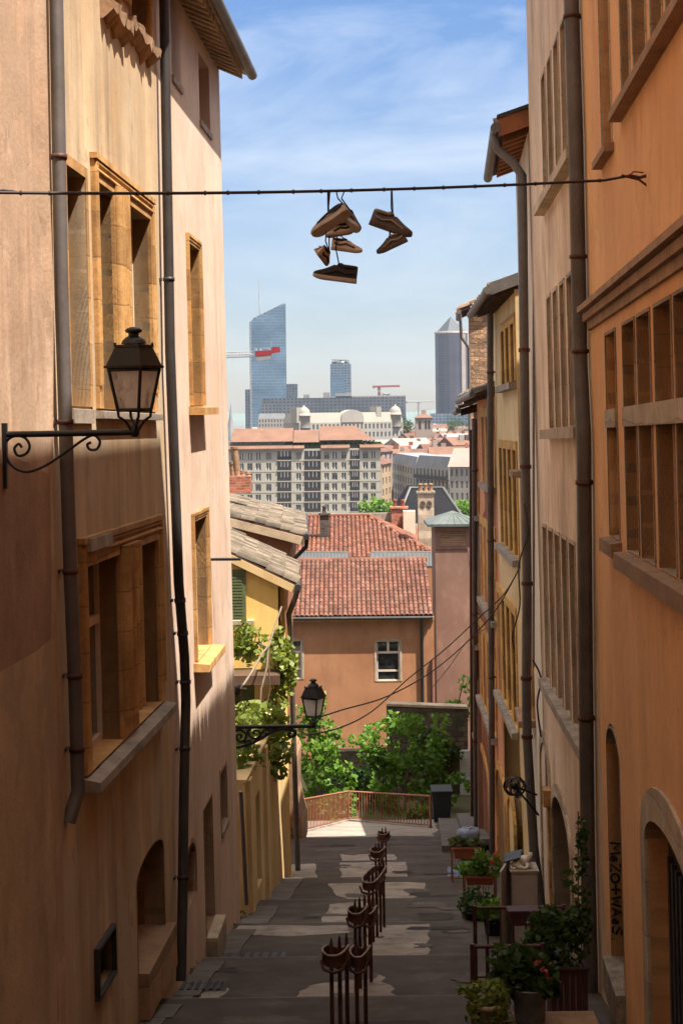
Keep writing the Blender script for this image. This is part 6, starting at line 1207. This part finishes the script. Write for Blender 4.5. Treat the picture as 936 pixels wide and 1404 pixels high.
for px, py, F_ in ((332, 1244, FC), (322, 1258, FC), (306, 1276, FC), (252, 1330, FB), (246, 1338, FB), (345, 1232, FY), (360, 1216, FY), (376, 1200, FY), (384, 1194, FY)):
    g_ = GP(px, py); bl.append((sp(g_.x + .1, g_.y, .05), (.10, .16, .07), 34))
leaves(lf, bl, .05); wd_ = mk('weeds', lf, M['leaf_grey']); tag(wd_, 'small weeds growing along the foot of the left walls', 'weeds', None, 'stuff')
b = patch([GP(612, 1200), GP(614, 1190), GP(634, 1190), GP(633, 1200)], .02, .007); struct('blue_ground_paint', b, 'signblue')
t = MATS['white_cat_fur']
# ------------------------------------------------------------------ the city below
GZ = -38.0
def block(name, label, pa, Ya, pb, Yb, pyt, cols, floors, wm, roof='flat', rm='roof_far', fh=3.3, back=14, ww=.42, wh=.6, depth=.25, rh=3.5, cat='building', group=None, base=GZ, fm='city_white', glass='glass_far', lod=False):
    A = P(pa, pyt, Ya); B = P(pb, pyt, Yb); A.z = B.z = P(pa, pyt, Ya).z; D = B - A; Lx = D.length; D.normalize(); F = Fac(A, D, (D.y, -D.x, 0)); hs = []
    for r in range(floors):
        for c in range(cols):
            w = Lx / cols; hs.append((c * w + w * (1 - ww) / 2, (c + 1) * w - w * (1 - ww) / 2, -fh * (r + 1) + fh * (1 - wh) / 2, -fh * r - fh * (1 - wh) / 2))
    t = thing(name, label, cat, F.pt(Lx / 2, base - A.z), group); mb = MB(); wall(mb, F, rpoly(0, Lx, base - A.z, 0), [rpoly(*h) for h in hs], back, depth); mk('wall', mb, wm, t)
    for h in hs:
        g = MB(); g.quad(F.pt(h[0], h[2], -depth), F.pt(h[1], h[2], -depth), F.pt(h[1], h[3], -depth), F.pt(h[0], h[3], -depth)); m = (h[0] + h[1]) / 2; 
        w = mk('window', g, glass, t)
        if lod: f = MB(); fbox(f, F, m - .06, m + .06, h[2], h[3], -depth + .003, -depth + .06); mk('frame', f, fm, w)
    mb = MB(); q = lambda a, z, u: F.pt(a, z, u)
    if roof == 'gable': mb.add([q(-.4, 0, .5), q(Lx + .4, 0, .5), q(Lx + .4, 0, -back - .5), q(-.4, 0, -back - .5), q(-.4, rh, -back / 2), q(Lx + .4, rh, -back / 2)], [(0, 1, 5, 4), (2, 3, 4, 5), (1, 2, 5), (3, 0, 4), (3, 2, 1, 0)])
    elif roof == 'hip': i = min(Lx * .3, back / 2); mb.add([q(-.4, 0, .5), q(Lx + .4, 0, .5), q(Lx + .4, 0, -back - .5), q(-.4, 0, -back - .5), q(i, rh, -back / 2), q(Lx - i, rh, -back / 2)], [(0, 1, 5, 4), (2, 3, 4, 5), (1, 2, 5), (3, 0, 4), (3, 2, 1, 0)])
    elif roof == 'mansard': mb.hexa([q(a, z, u) for z, k in ((.003, 0), (rh, 1.0)) for a, u in ((k, -k), (Lx - k, -k), (Lx - k, -back + k), (k, -back + k))])
    else: fbox(mb, F, -.2, Lx + .2, .003, .6, -back - .2, .2)
    mk('roof', mb, rm, t); return t, F, Lx
# cream apartment building across the river
YA = 450.0; fy = lambda y: 580 + y / 4.255; fx = lambda x: 310 + x / 4.255
AP = thing('apartment_building', 'long cream apartment building with balconies and orange tiled roofs across the river', 'building', P(418, 700, YA)); FA_ = front(418, HY, YA)
colx = [(28, 54), (76, 104), (124, 154), (172, 204), (234, 264), (408, 438), (572, 600), (617, 648), (672, 700), (797, 827), (843, 873)]; bal = [(298, 380), (456, 552), (722, 778)]; rowy = [170 + 61.2 * i for i in range(8)]; hw, hb_ = [], []
for y in rowy:
    for a, b in colx: hw.append(FA_.rect(fx(a), fx(b), fy(y), fy(y + 40), 418))
    for a, b in bal: hb_.append(FA_.rect(fx(a), fx(b), fy(y - 8), fy(y + 44), 418))
xl, xr = FA_.sz(312, 600)[0], FA_.sz(521.5, 600)[0]; zt = FA_.sz(418, 615.5)[1]
mb = MB(); wall(mb, FA_, rpoly(xl, xr, -44, zt), [rpoly(*h) for h in hw], 16, .35) if False else None
wall(mb, FA_, rpoly(xl, xr, -44, zt), [rpoly(*h) for h in hw + hb_], 16, .45); mk('wall', mb, 'city_cream', AP)
def pane(F, h, d, m, name='window', parent=AP): g = MB(); g.quad(F.pt(h[0], h[2], -d), F.pt(h[1], h[2], -d), F.pt(h[1], h[3], -d), F.pt(h[0], h[3], -d)); return mk(name, g, m, parent)
for i, h in enumerate(hw):
    w = pane(FA_, h, .42, 'glass_far'); f = MB(); m = (h[0] + h[1]) / 2; fbox(f, FA_, m - .09, m + .09, h[2], h[3], -.41, -.36)
    if R.random() < .45: k = R.choice((.35, .5, 1.0)); fbox(f, FA_, h[0] + .02, h[1] - .02, h[3] - (h[3] - h[2]) * k, h[3] - .01, -.40, -.33); mk('blind', f, 'city_grey', w)
    else: fbox(f, FA_, h[0], h[0] + .12, h[2], h[3], -.41, -.36); fbox(f, FA_, h[1] - .12, h[1], h[2], h[3], -.41, -.36); mk('frame', f, 'frame_white', w)
for h in hb_:
    b = pane(FA_, h, .44, 'glass_far', 'balcony'); f = MB(); fbox(f, FA_, h[0], h[1], h[2], h[2] + .95, .02, .06); mk('balcony_rail', f, 'zinc_dark', b); f = MB(); fbox(f, FA_, h[0] - .1, h[1] + .1, h[2] - .22, h[2] - .003, -.4, .35); mk('balcony_slab', f, 'city_cream', b); f = MB()
    for k in (.28, .52, .75): a = h[0] + (h[1] - h[0]) * k; fbox(f, FA_, a - .12, a + .12, h[2] + .96, h[3], -.43, -.38)
    mk('frame', f, 'frame_white', b)
mb = MB()
for k in range(len(rowy)): z = FA_.sz(418, fy(rowy[k] - 10))[1]; [fbox(mb, FA_, a, b, z - .08, z + .08, .003, .06) for a, b in ((xl, hb_[0][0] - .15), (hb_[0][1] + .15, hb_[1][0] - .15), (hb_[1][1] + .15, hb_[2][0] - .15), (hb_[2][1] + .15, xr))]
mk('string_course', mb, 'city_white', AP)
mb = MB()
for a, b in ((xl - .5, FA_.sz(fx(386), 600)[0]), (FA_.sz(fx(388), 600)[0], FA_.sz(fx(455), 600)[0]), (FA_.sz(fx(552), 600)[0], FA_.sz(fx(720), 600)[0]), (FA_.sz(fx(778), 600)[0], xr + 1.0)):
    mb.hexa([FA_.pt(s_, z, u) for z0 in (0, .25) for s_, u, z in ((a, .9, zt + z0), (b, .9, zt + z0), (b, -1.2, zt + .9 + z0), (a, -1.2, zt + .9 + z0))])
mk('lower_roof', mb, 'roof_far', AP); z2 = FA_.sz(418, 605)[1]; mb = MB(); fbox(mb, FA_, xl, xr - 5, zt + .05, z2 + .1, -15, -2.2); mk('attic_wall', mb, 'city_grey', AP)
for a, b in ((65, 105), (125, 150), (165, 210), (228, 275), (312, 358), (470, 540), (590, 700), (725, 770)): h = FA_.rect(fx(a), fx(b), fy(115), fy(140), 418); g = MB(); fbox(g, FA_, h[0], h[1], zt + .95, z2 - .15, -2.24, -2.17); mk('window', g, 'glass_far', AP)
lf = MB(); leaves(lf, [(FA_.pt(FA_.sz(fx(x), 610)[0], zt + 1.2, -1.4), (w, .5, .6), n) for x, w, n in ((420, 3.5, 160), (620, 6, 260), (820, 4.5, 220), (500, 2, 80))], .7); mk('terrace_plants', lf, M['leaf_dark'], AP)
for a, b, r0_, dz in ((28, 388, 52, 0), (389, 541, 64, -.3), (545, 862, 50, .2)):
    s0, s1 = FA_.sz(fx(a), 600)[0], FA_.sz(fx(b), 600)[0]; mb = MB(); z = z2 + dz; hh = 3.6 + dz; e = 5 if b > 800 else .1
    mb.add([FA_.pt(s0, z, -.6), FA_.pt(s1, z, -.6), FA_.pt(s1, z, -16), FA_.pt(s0, z, -16), FA_.pt(s0 + .1, z + hh, -9), FA_.pt(s1 - e, z + hh, -9)], [(0, 1, 5, 4), (1, 2, 5), (2, 3, 4, 5), (3, 0, 4), (3, 2, 1, 0)]); mk('roof', mb, 'roof_far', AP)
block('stone_building', 'long pale stone building receding left of the corner with the balcony', 537, 600, 569, 540, 633, 9, 5, 'city_white', 'mansard', 'roof_grey', 3.4, 12, .38, .6, rh=3.2, lod=True)
t, F, Lx = block('stone_building', 'pale stone corner building with a dark running balcony', 569.3, 539.7, 614.5, 512, 639, 9, 5, 'city_white', 'mansard', 'roof_grey', 3.6, 13, .42, .64, rh=3.6, lod=True)
mb = MB(); fbox(mb, F, .0, Lx + .6, -3.75, -3.55, .003, .9); fbox(mb, F, 0, Lx + .6, -3.55, -2.6, .82, .88); mk('balcony', mb, 'zinc_dark', t)
block('grey_building', 'plain grey white building at the far right below the old roofs', 615.5, 500, 650, 497, 640, 5, 4, 'city_white', 'gable', 'city_pink', 3.6, 12, .4, .6, rh=5.5, lod=True)
block('ochre_building', 'narrow ochre building in the shade beside the cream apartments', 522.5, 500, 536, 520, 637, 3, 5, 'city_ochre', 'gable', 'roof_far2', 3.5, 12)
block('dusty_building', 'dusty pink wall building behind the ochre one', 519, 560, 538, 575, 620, 3, 3, 'city_pink', 'gable', 'roof_far2', 3.4, 12, .3)
# long palace with domes
t, F, Lx = block('domed_palace', 'long white palace with two domes and a curved pediment', 410, 900, 552, 930, 580, 26, 3, 'city_white', 'mansard', 'city_cream', 4.6, 20, .45, .6, rh=5.5)
for px in (418.5, 543.5):
    s_ = F.sz(px, 580)[0]; mb = MB(); mb.lathe(F.pt(s_, 0.2, -1.5), [(3.3, -3), (3.3, 3.4), (3.7, 3.5), (3.7, 4.1), (3.4, 4.1), (3.3, 5.6), (2.8, 7.0), (1.9, 8.0), (.6, 8.6), (.4, 9.4), (.1, 9.6)], 18); mk('dome', mb, 'city_white', t)
s_ = F.sz(483, 580)[0]; mb = MB(); mb.prism([F.pt(s_ + 7 * math.cos(a * math.pi / 12), 2.8 + 4.2 * math.sin(a * math.pi / 12), .4) for a in range(13)] + [F.pt(s_ - 7, 0, .4), F.pt(s_ + 7, 0, .4)], F.N * -5); mk('pediment', mb, 'city_white', t)
for px in (411, 520): s_ = F.sz(px, 580)[0]; mb = MB(); fbox(mb, F, s_ - 1.6, s_ + 1.6, 0.01, 8.5, -8, -.5); mk('turret', mb, 'city_white', t)
def tower(name, label, px0, px1, pyt, Y, m, d=20, yaw=0, top=None):
    A, B = P(px0, pyt, Y), P(px1, pyt, Y); t = thing(name, label, 'tower' if name != 'office_slab' else 'office building', ((A.x + B.x) / 2, Y, GZ)); mb = MB()
    q = [Vector((A.x, Y, 0)), Vector((B.x, Y + yaw, 0)), Vector((B.x, Y + d, 0)), Vector((A.x, Y + d, 0))]; mb.hexa([Vector((p.x, p.y, GZ)) for p in q] + [Vector((p.x, p.y, A.z)) for p in q]); mk('facade', mb, m, t); return t, A, B
# slanted blue glass tower
Y = 2200; A, B = P(343, 440, Y), P(391.5, 416, Y); IN = thing('glass_skyscraper', 'blue glass skyscraper with slanted roof and thin mast', 'tower', (A.x, Y, GZ)); mb = MB(); d = 30
mb.hexa([Vector(p) for p in ((A.x + 1.2, Y, GZ), (B.x, Y, GZ), (B.x - 4, Y + d, GZ), (A.x - 3, Y + d, GZ), (A.x + 1.2, Y, A.z), (B.x, Y, B.z), (B.x - 4, Y + d, B.z), (A.x - 3, Y + d, A.z))]); mk('facade', mb, 'incity', IN)
mb = MB(); mb.hexa([Vector(p) for p in ((A.x + 1.2, Y + .5, A.z + .02), (B.x - 9, Y + .5, B.z - 4.4), (B.x - 9, Y + 2, B.z - 4.4), (A.x + 1.2, Y + 2, A.z + .02), (A.x + 5, Y + .5, A.z + 4.0), (B.x - .2, Y + .5, B.z + 1.5), (B.x - .2, Y + 2, B.z + 1.5), (A.x + 5, Y + 2, A.z + 4))]); mk('glass_parapet', mb, 'oxy', IN)
mb = MB()
for i in range(40): z = GZ + 8 + i * 3.9; mb = MB(); mb.box((A.x - .3, Y + .6, z), 3.0, 1.2, 1.5); mk('side_fin', mb, 'city_grey', IN)
mb = MB(); a, b = P(356.5, 432, Y + 8), P(354.5, 384, Y + 8); mb.tube([a, b], [1.0, .35], 6); mk('mast', mb, 'crane_white', IN)
# pencil tower
Y = 2500; c = P(618, 455, Y); CRN = thing('pencil_tower', 'round mauve skyscraper topped by a grey pyramid', 'tower', (c.x, Y, GZ)); r = 25.0; mb = MB(); h = c.z - GZ
n = 16; ring_ = [(r * math.cos(2 * math.pi * (i + .5) / n), r * math.sin(2 * math.pi * (i + .5) / n)) for i in range(n)]
vs = [Vector((c.x + x, Y + y, z)) for z in (GZ, c.z) for x, y in ring_]; mb.add(vs, [(i, (i + 1) % n, n + (i + 1) % n, n + i) for i in range(n)] + [tuple(range(n, 2 * n))])
mk('facade', mb, 'crayon', CRN); mb = MB(); apx = P(616, 434, Y); k = 22.5; rz_ = .5; co = [Vector((c.x + k * math.cos(rz_ + a * math.pi / 2 + .78), Y + k * math.sin(rz_ + a * math.pi / 2 + .78), c.z + .1)) for a in range(4)]
mb.add(co + [Vector((c.x - .5, Y, apx.z))], [(0, 1, 4), (1, 2, 4), (2, 3, 4), (3, 0, 4)]); mk('pyramid', mb, 'pyr', CRN); mb = MB(); mb.lathe((c.x, Y, c.z - 3), [(r + .6, 0), (r + .6, 3.2), (r - 2, 3.3)], 16); mk('crown_band', mb, 'city_pink', CRN)
mb = MB(); mb.hexa([Vector((c.x + x, Y + y, z)) for z in (GZ, c.z - 4) for x, y in ((14, -24), (20, -19.6), (19, -17), (13, -20))]); mk('service_shaft', mb, 'city_pink', CRN)
t, A, B = tower('office_tower', 'mid height glass tower with a flat curved crown', 452.5, 481, 499, 2300, 'oxy', 24); mb = MB(); mid_ = (A + B) / 2
mb.lathe((mid_.x, 2312, A.z + .05), [(12.5, 0), (12.5, 3.5), (1, 3.6)], 20); mk('crown_drum', mb, 'darktower', t); mb = MB(); mb.hexa([Vector((mid_.x + x, 2312 + y, A.z + 5.2 + z + x * -.03)) for z in (0, .9) for x, y in ((-13, -12), (10, -12), (14, 8), (-9, 12))]); mb.tube([(mid_.x, 2312, A.z + 3), (mid_.x, 2312, A.z + 5.4)], 1.5, 8); mk('crown_plate', mb, 'city_white', t)
mb = MB(); mb.hexa([Vector((A.x + x, 2300 + y, z)) for z in (GZ, A.z - 14) for x, y in ((-.2, -5), (20, -5), (20, -.01), (-.2, -.01))]); mk('front_bay', mb, 'incity', t)
tower('office_tower', 'dark blue office tower right of the slanted skyscraper', 392.5, 407.5, 526.5, 2250, 'darktower', 18)
tower('office_tower', 'slim dark office tower left of the slanted skyscraper', 336, 342.5, 534, 1900, 'darktower', 12)
t, A, B = tower('office_slab', 'very long grey office slab with a grid front below the towers', 358.5, 555.5, 546.5, 1850, 'slab', 18, -8)
for a, b, dz in ((460, 482, 5), (452, 556, 1.6), (416, 424, 4), (443, 452, 6)): mb = MB(); qa, qb = P(a, 546.5, 1855), P(b, 546.5, 1855); mb.box(((qa.x + qb.x) / 2, 1858, A.z + dz / 2 + .02), qb.x - qa.x, 8, dz); mk('roof_plant', mb, 'city_grey', t)
tower('office_slab', 'low pale blue hall left of the pencil tower foot', 590, 642, 567, 2000, 'oxy', 20); tower('office_slab', 'lower grey wing at the left end of the long slab', 358, 378, 553, 1830, 'slab', 10)
block('hotel_building', 'white mansard building under the slanted skyscraper', 354, 1300, 391, 1300, 574, 9, 4, 'city_white', 'mansard', 'roof_grey', 3.6, 16, rh=4)
# belvedere tower with arches and tiled hip roof
Y = 760; A = P(569.5, 573, Y); B = P(592.5, 573, Y); F = Fac(A, (1, 0, 0), (0, -1, 0)); Lx = B.x - A.x; t = thing('belvedere', 'square stone belvedere with arched openings and red hip roof', 'tower', (A.x + Lx / 2, Y, GZ)); hs = [apoly(Lx * a, Lx * b, -5.4, -1.9, -1.0, 8) for a, b in ((.16, .32), (.53, .67), (.72, .86))]
mb = MB(); wall(mb, F, rpoly(0, Lx, GZ - A.z, 0), hs, Lx, .6); mk('wall', mb, 'city_pink', t)
for a, b in ((.16, .32), (.53, .67), (.72, .86)): pane(F, (Lx * a, Lx * b, -5.4, -1.0), .55, 'glass_far', 'window', t)
mb = MB(); mb.add([F.pt(-.7, 0, .7), F.pt(Lx + .7, 0, .7), F.pt(Lx + .7, 0, -Lx - .7), F.pt(-.7, 0, -Lx - .7), F.pt(Lx / 2, 2.4, -Lx / 2)], [(0, 1, 4), (1, 2, 4), (2, 3, 4), (3, 0, 4), (3, 2, 1, 0)]); mk('roof', mb, 'roof_far', t); mb = MB(); mb.box(F.pt(Lx / 2, 2.3, -Lx / 2), 2.2, 2.2, 2.6); mk('lantern_turret', mb, 'city_pink', t)
# church spire at the left edge
Y = 640; c = P(316.5, 575, Y); t = thing('church_spire', 'dark pointed church spire at the edge of the rose house', 'church tower', (c.x, Y, GZ)); mb = MB(); mb.box((c.x, Y, (GZ + c.z) / 2 - 4), 6, 6, c.z - GZ - 8); mk('tower', mb, 'city_grey', t); mb = MB(); mb.lathe((c.x, Y, c.z - 8), [(2.2, 0), (1.7, 3), (.8, 8), (.35, 11), (.08, 14)], 8, False); mk('spire', mb, 'roof_grey', t)
for sx, sy in ((-1, -1), (1, -1), (1, 1), (-1, 1)): mb = MB(); mb.lathe((c.x + sx * 2.6, Y + sy * 2.6, c.z - 8), [(.5, -1), (.5, 1.5), (.05, 4.5)], 6, False); mk('pinnacle', mb, 'roof_grey', t)
# cranes
def lattice(mb, a, b, w, r, n):
    a, b = Vector(a), Vector(b); d = (b - a).normalized(); u = d.orthogonal().normalized(); v = d.cross(u); c = [u * w / 2 + v * w / 2, u * -w / 2 + v * w / 2, u * -w / 2 - v * w / 2, u * w / 2 - v * w / 2]
    for k in c: mb.tube([a + k, b + k], r, 4)
    for i in range(n):
        for j in range(4): mb.tube([a.lerp(b, i / n) + c[j], a.lerp(b, (i + 1) / n) + c[(j + 1) % 4]], r * .7, 3)
Y = 420; K = thing('tower_crane', 'red and white crane jib crossing the slanted skyscraper', 'crane', P(297, 700, Y)); m0 = P(297, 487, Y); mb = MB(); lattice(mb, (m0.x, Y, GZ), m0, 1.8, .14, 16); mk('mast', mb, 'crane_white', K); mb = MB(); lattice(mb, P(345, 485.5, Y), P(180, 492, Y), 1.0, .09, 34); a = P(350, 484.5, Y); mb.box((P(328, 486, Y).x, Y, P(328, 486.3, Y).z), P(348, 0, Y).x - P(308, 0, Y).x, .4, .35); mk('jib', mb, 'crane_white', K)
mb = MB(); q = [P(349.5, 481.5, Y), P(372, 480, Y), P(372, 476, Y), P(383, 475.5, Y), P(384.5, 482.5, Y), P(372, 484.5, Y), P(372, 486, Y), P(349.5, 488.5, Y)]; mb.prism(q[::-1], (0, 1.4, 0)); mk('counter_jib', mb, 'crane_red', K); mb = MB(); q = [P(352, 488.5, Y), P(371, 486.5, Y), P(371, 492, Y), P(352.5, 495, Y)]; mb.prism([p + Vector((0, .1, 0)) for p in q], (0, 1.1, 0)); mk('counterweight', mb, 'city_grey', K)
mb = MB(); 
for x0, x1 in ((357, 358), (360, 370), (350, 352)): mb.tube([P(x0, 481, Y + .5), P(x0, 477.5, Y + .5), P(x1, 477.5, Y + .5), P(x1, 481, Y + .5)], .06, 4)
mb.tube([P(372, 476, Y + .5), P(372, 468, Y + .5)], .07, 4); mb.tube([P(305, 484, Y), P(345, 482, Y)], .05, 4); mk('guard_rail', mb, 'crane_white', K)
for px, j0, j1, y, Y, lab, m in ((519.5, 511, 548, 529.5, 2000, 'taller red and white crane on the skyline above the long slab', 'crane_red'), (531.5, 524, 535, 540, 2100, 'shorter pale crane just above the long slab roof', 'crane_white'), (573.5, 556, 594, 550.5, 2600, 'faint crane in the haze near the pencil tower', 'crane_white')):
    t = thing('tower_crane', lab, 'crane', P(px, 600, Y)); m0 = P(px, y, Y); mb = MB(); lattice(mb, (m0.x, Y, GZ), m0, 2.0, .35, 12); mk('mast', mb, m, t); mb = MB(); lattice(mb, P(j0, y + .6, Y), P(j1, y - .4, Y), 1.4, .3, 16); mk('jib', mb, m, t); mb = MB(); mb.box(P(j0 + 1, y + 1, Y), 3, 2, 3.5); mk('counterweight', mb, 'city_grey', t)
# rooftops
def house(px, Y, w, d, ze, rh, yaw, wm, rm, label, chim=1, grp=None):
    c = P(px, 600, Y); t = thing('city_house', label, 'house', (c.x, Y, GZ), grp); m = Matrix.Rotation(yaw, 3, 'Z'); q = lambda x, y, z: Vector((c.x, Y, 0)) + m @ Vector((x, y, 0)) + Vector((0, 0, z))
    mb = MB(); mb.hexa([q(x * w / 2, y * d / 2, z) for z in (GZ, ze) for x, y in ((-1, -1), (1, -1), (1, 1), (-1, 1))]); mk('wall', mb, wm, t); mb = MB(); e = .5; hx = w / 2 + e; hy = d / 2 + e
    mb.add([q(-hx, -hy, ze + .01), q(hx, -hy, ze + .01), q(hx, hy, ze + .01), q(-hx, hy, ze + .01), q(-hx, 0, ze + rh), q(hx, 0, ze + rh)], [(0, 1, 5, 4), (2, 3, 4, 5), (1, 2, 5), (3, 0, 4), (3, 2, 1, 0)]); r_ = mk('roof', mb, rm, t)
    for k in range(chim): x = R.uniform(-.4, .4) * w; y = R.choice((-.2, 0, .15)) * d; mb = MB(); mb.box(q(x, y, ze + rh * .8), R.uniform(1.0, 2.2), .9, R.uniform(2.5, 4.5), yaw); mk('chimney', mb, R.choice(('brick', 'city_pink', 'roof_far2', 'city_grey')), r_)
    if Y < 1000:
        n = max(2, int(w / 3)); 
        for f in range(2):
            for i in range(n): x = -w / 2 + w * (i + .5) / n; mb = MB(); mb.hexa([q(x + sx, -d / 2 + uy, ze - 1.2 - f * 3.3 - sz_) for sz_ in (1.7, 0) for sx, uy in ((-.5, -.05), (.5, -.05), (.5, .1), (-.5, .1))]); mk('window', mb, 'glass_far', t)
    return t
roofs = ['roof_far', 'roof_far', 'roof_far2', 'roof_far2', 'city_pink', 'roof_grey']; walls = ['city_pink', 'city_grey', 'city_white', 'city_ochre']
G1, G2_ = 'small houses in the far roofscape', 'nearer houses in the roofscape by the right edge'
near = [(532, 640, 14, 14, -15.5, 3, .2), (548, 660, 18, 12, -16, 3.2, -.3), (560, 700, 16, 14, -13.5, 3, .5), (577, 640, 20, 14, -17, 3.2, .15), (592, 610, 17, 12, -17.5, 3.2, -.2), (606, 650, 18, 14, -15.5, 3.4, .3), (622, 600, 18, 13, -15.5, 3.2, 0), (636, 640, 16, 14, -12.5, 3.2, .4), (612, 720, 20, 14, -14, 3.2, -.1), (630, 760, 18, 14, -12.5, 3, .3), (545, 760, 20, 14, -15, 3, 0), (575, 830, 18, 14, -13, 3, .4), (599, 800, 20, 12, -13.5, 3, .1), (618, 870, 22, 14, -14, 3, -.2), (637, 880, 18, 14, -13, 3, .1), (585, 700, 15, 12, -15.2, 3, -.4)]
lw = {'city_pink': 'dusty pink', 'city_grey': 'grey', 'city_white': 'pale', 'city_ochre': 'ochre'}; lr = {'roof_far': 'red', 'roof_far2': 'brown red', 'city_pink': 'faded', 'roof_grey': 'grey zinc'}
for i, (px, Y, w, d, ze, rh, yaw) in enumerate(near):
    wm, rm = walls[i % 4], roofs[(i * 5 + i // 4) % 6]; house(px, Y, w, d, ze, rh, yaw, wm, rm, '%s walled house with a %s roof right of the cream apartments' % (lw[wm], lr[rm]), 2, '%s houses with %s roofs by the right edge' % (lw[wm], lr[rm]))
for i in range(74):
    Y = 950 + (i % 37) * 28 + R.uniform(-8, 8); px = R.uniform(314, 648); wm, rm = R.choice(walls), R.choice(roofs)
    if 395 < px < 560 and Y < 1000: px += 170 if px < 480 else 90
    house(px, Y, R.uniform(14, 30), R.uniform(11, 16), R.uniform(-25, -15) + (0 if Y > 1200 else 1), R.uniform(2.5, 3.6), R.uniform(-.5, .5), wm, rm, 'tiny %s house with a %s roof far off in the hazy roofscape' % (lw[wm], lr[rm]), 1, 'tiny far %s houses with %s roofs' % (lw[wm], lr[rm]))
for px, Y, w, lab in ((515, 400, 4.5, 'green tree at the foot of the cream apartments, left one'), (530, 420, 5.5, 'taller green tree at the right foot of the cream apartments'), (634, 380, 6, 'light green tree at the right edge below the grey white building'), (558, 1010, 9, 'dark green tree clump right of the domed palace'), (625, 1150, 10, 'far green trees before the pencil tower')):
    c = P(px, 700 if Y < 500 else 587, Y); t = thing('city_tree', lab, 'tree', (c.x, Y, c.z - w)); mb = MB(); mb.tube([(c.x, Y, GZ), (c.x, Y, c.z)], .3, 6); mk('trunk', mb, 'bark', t); lf = MB(); leaves(lf, [((c.x + R.gauss(0, .35) * w, Y + R.gauss(0, .3) * w, c.z + R.gauss(0, .3) * w * .8), (w * .35,) * 3, 55) for _ in range(16)], .8); mk('crown', lf, M['leaf' if Y < 500 else 'leaf_dark'], t)
# ------------------------------------------------------------------ air
mb = MB(); mb.hexa([Vector((x, y, z)) for z in (-40, 235) for x, y in ((-3400, -80), (3400, -80), (3400, 7200), (-3400, 7200))])
hm = bpy.data.materials.new('haze'); hm.use_nodes = True; nt = hm.node_tree; nt.nodes.clear(); o_ = nt.nodes.new('ShaderNodeOutputMaterial'); pv = nt.nodes.new('ShaderNodeVolumePrincipled'); pv.inputs['Color'].default_value = (.66, .82, 1, 1); pv.inputs['Density'].default_value = HAZE; pv.inputs['Anisotropy'].default_value = .3; nt.links.new(pv.outputs[0], o_.inputs['Volume'])
hz = mk('haze', mb, hm); tag(hz, None, None, None, 'stuff')
c = S.cycles; c.use_denoising = True; c.max_bounces = 8; c.diffuse_bounces = 5; c.glossy_bounces = 3; c.transmission_bounces = 3; c.transparent_max_bounces = 6; c.volume_bounces = 0; c.sample_clamp_indirect = 6; c.use_adaptive_sampling = True; c.adaptive_threshold = .02; c.caustics_reflective = False; c.caustics_refractive = False
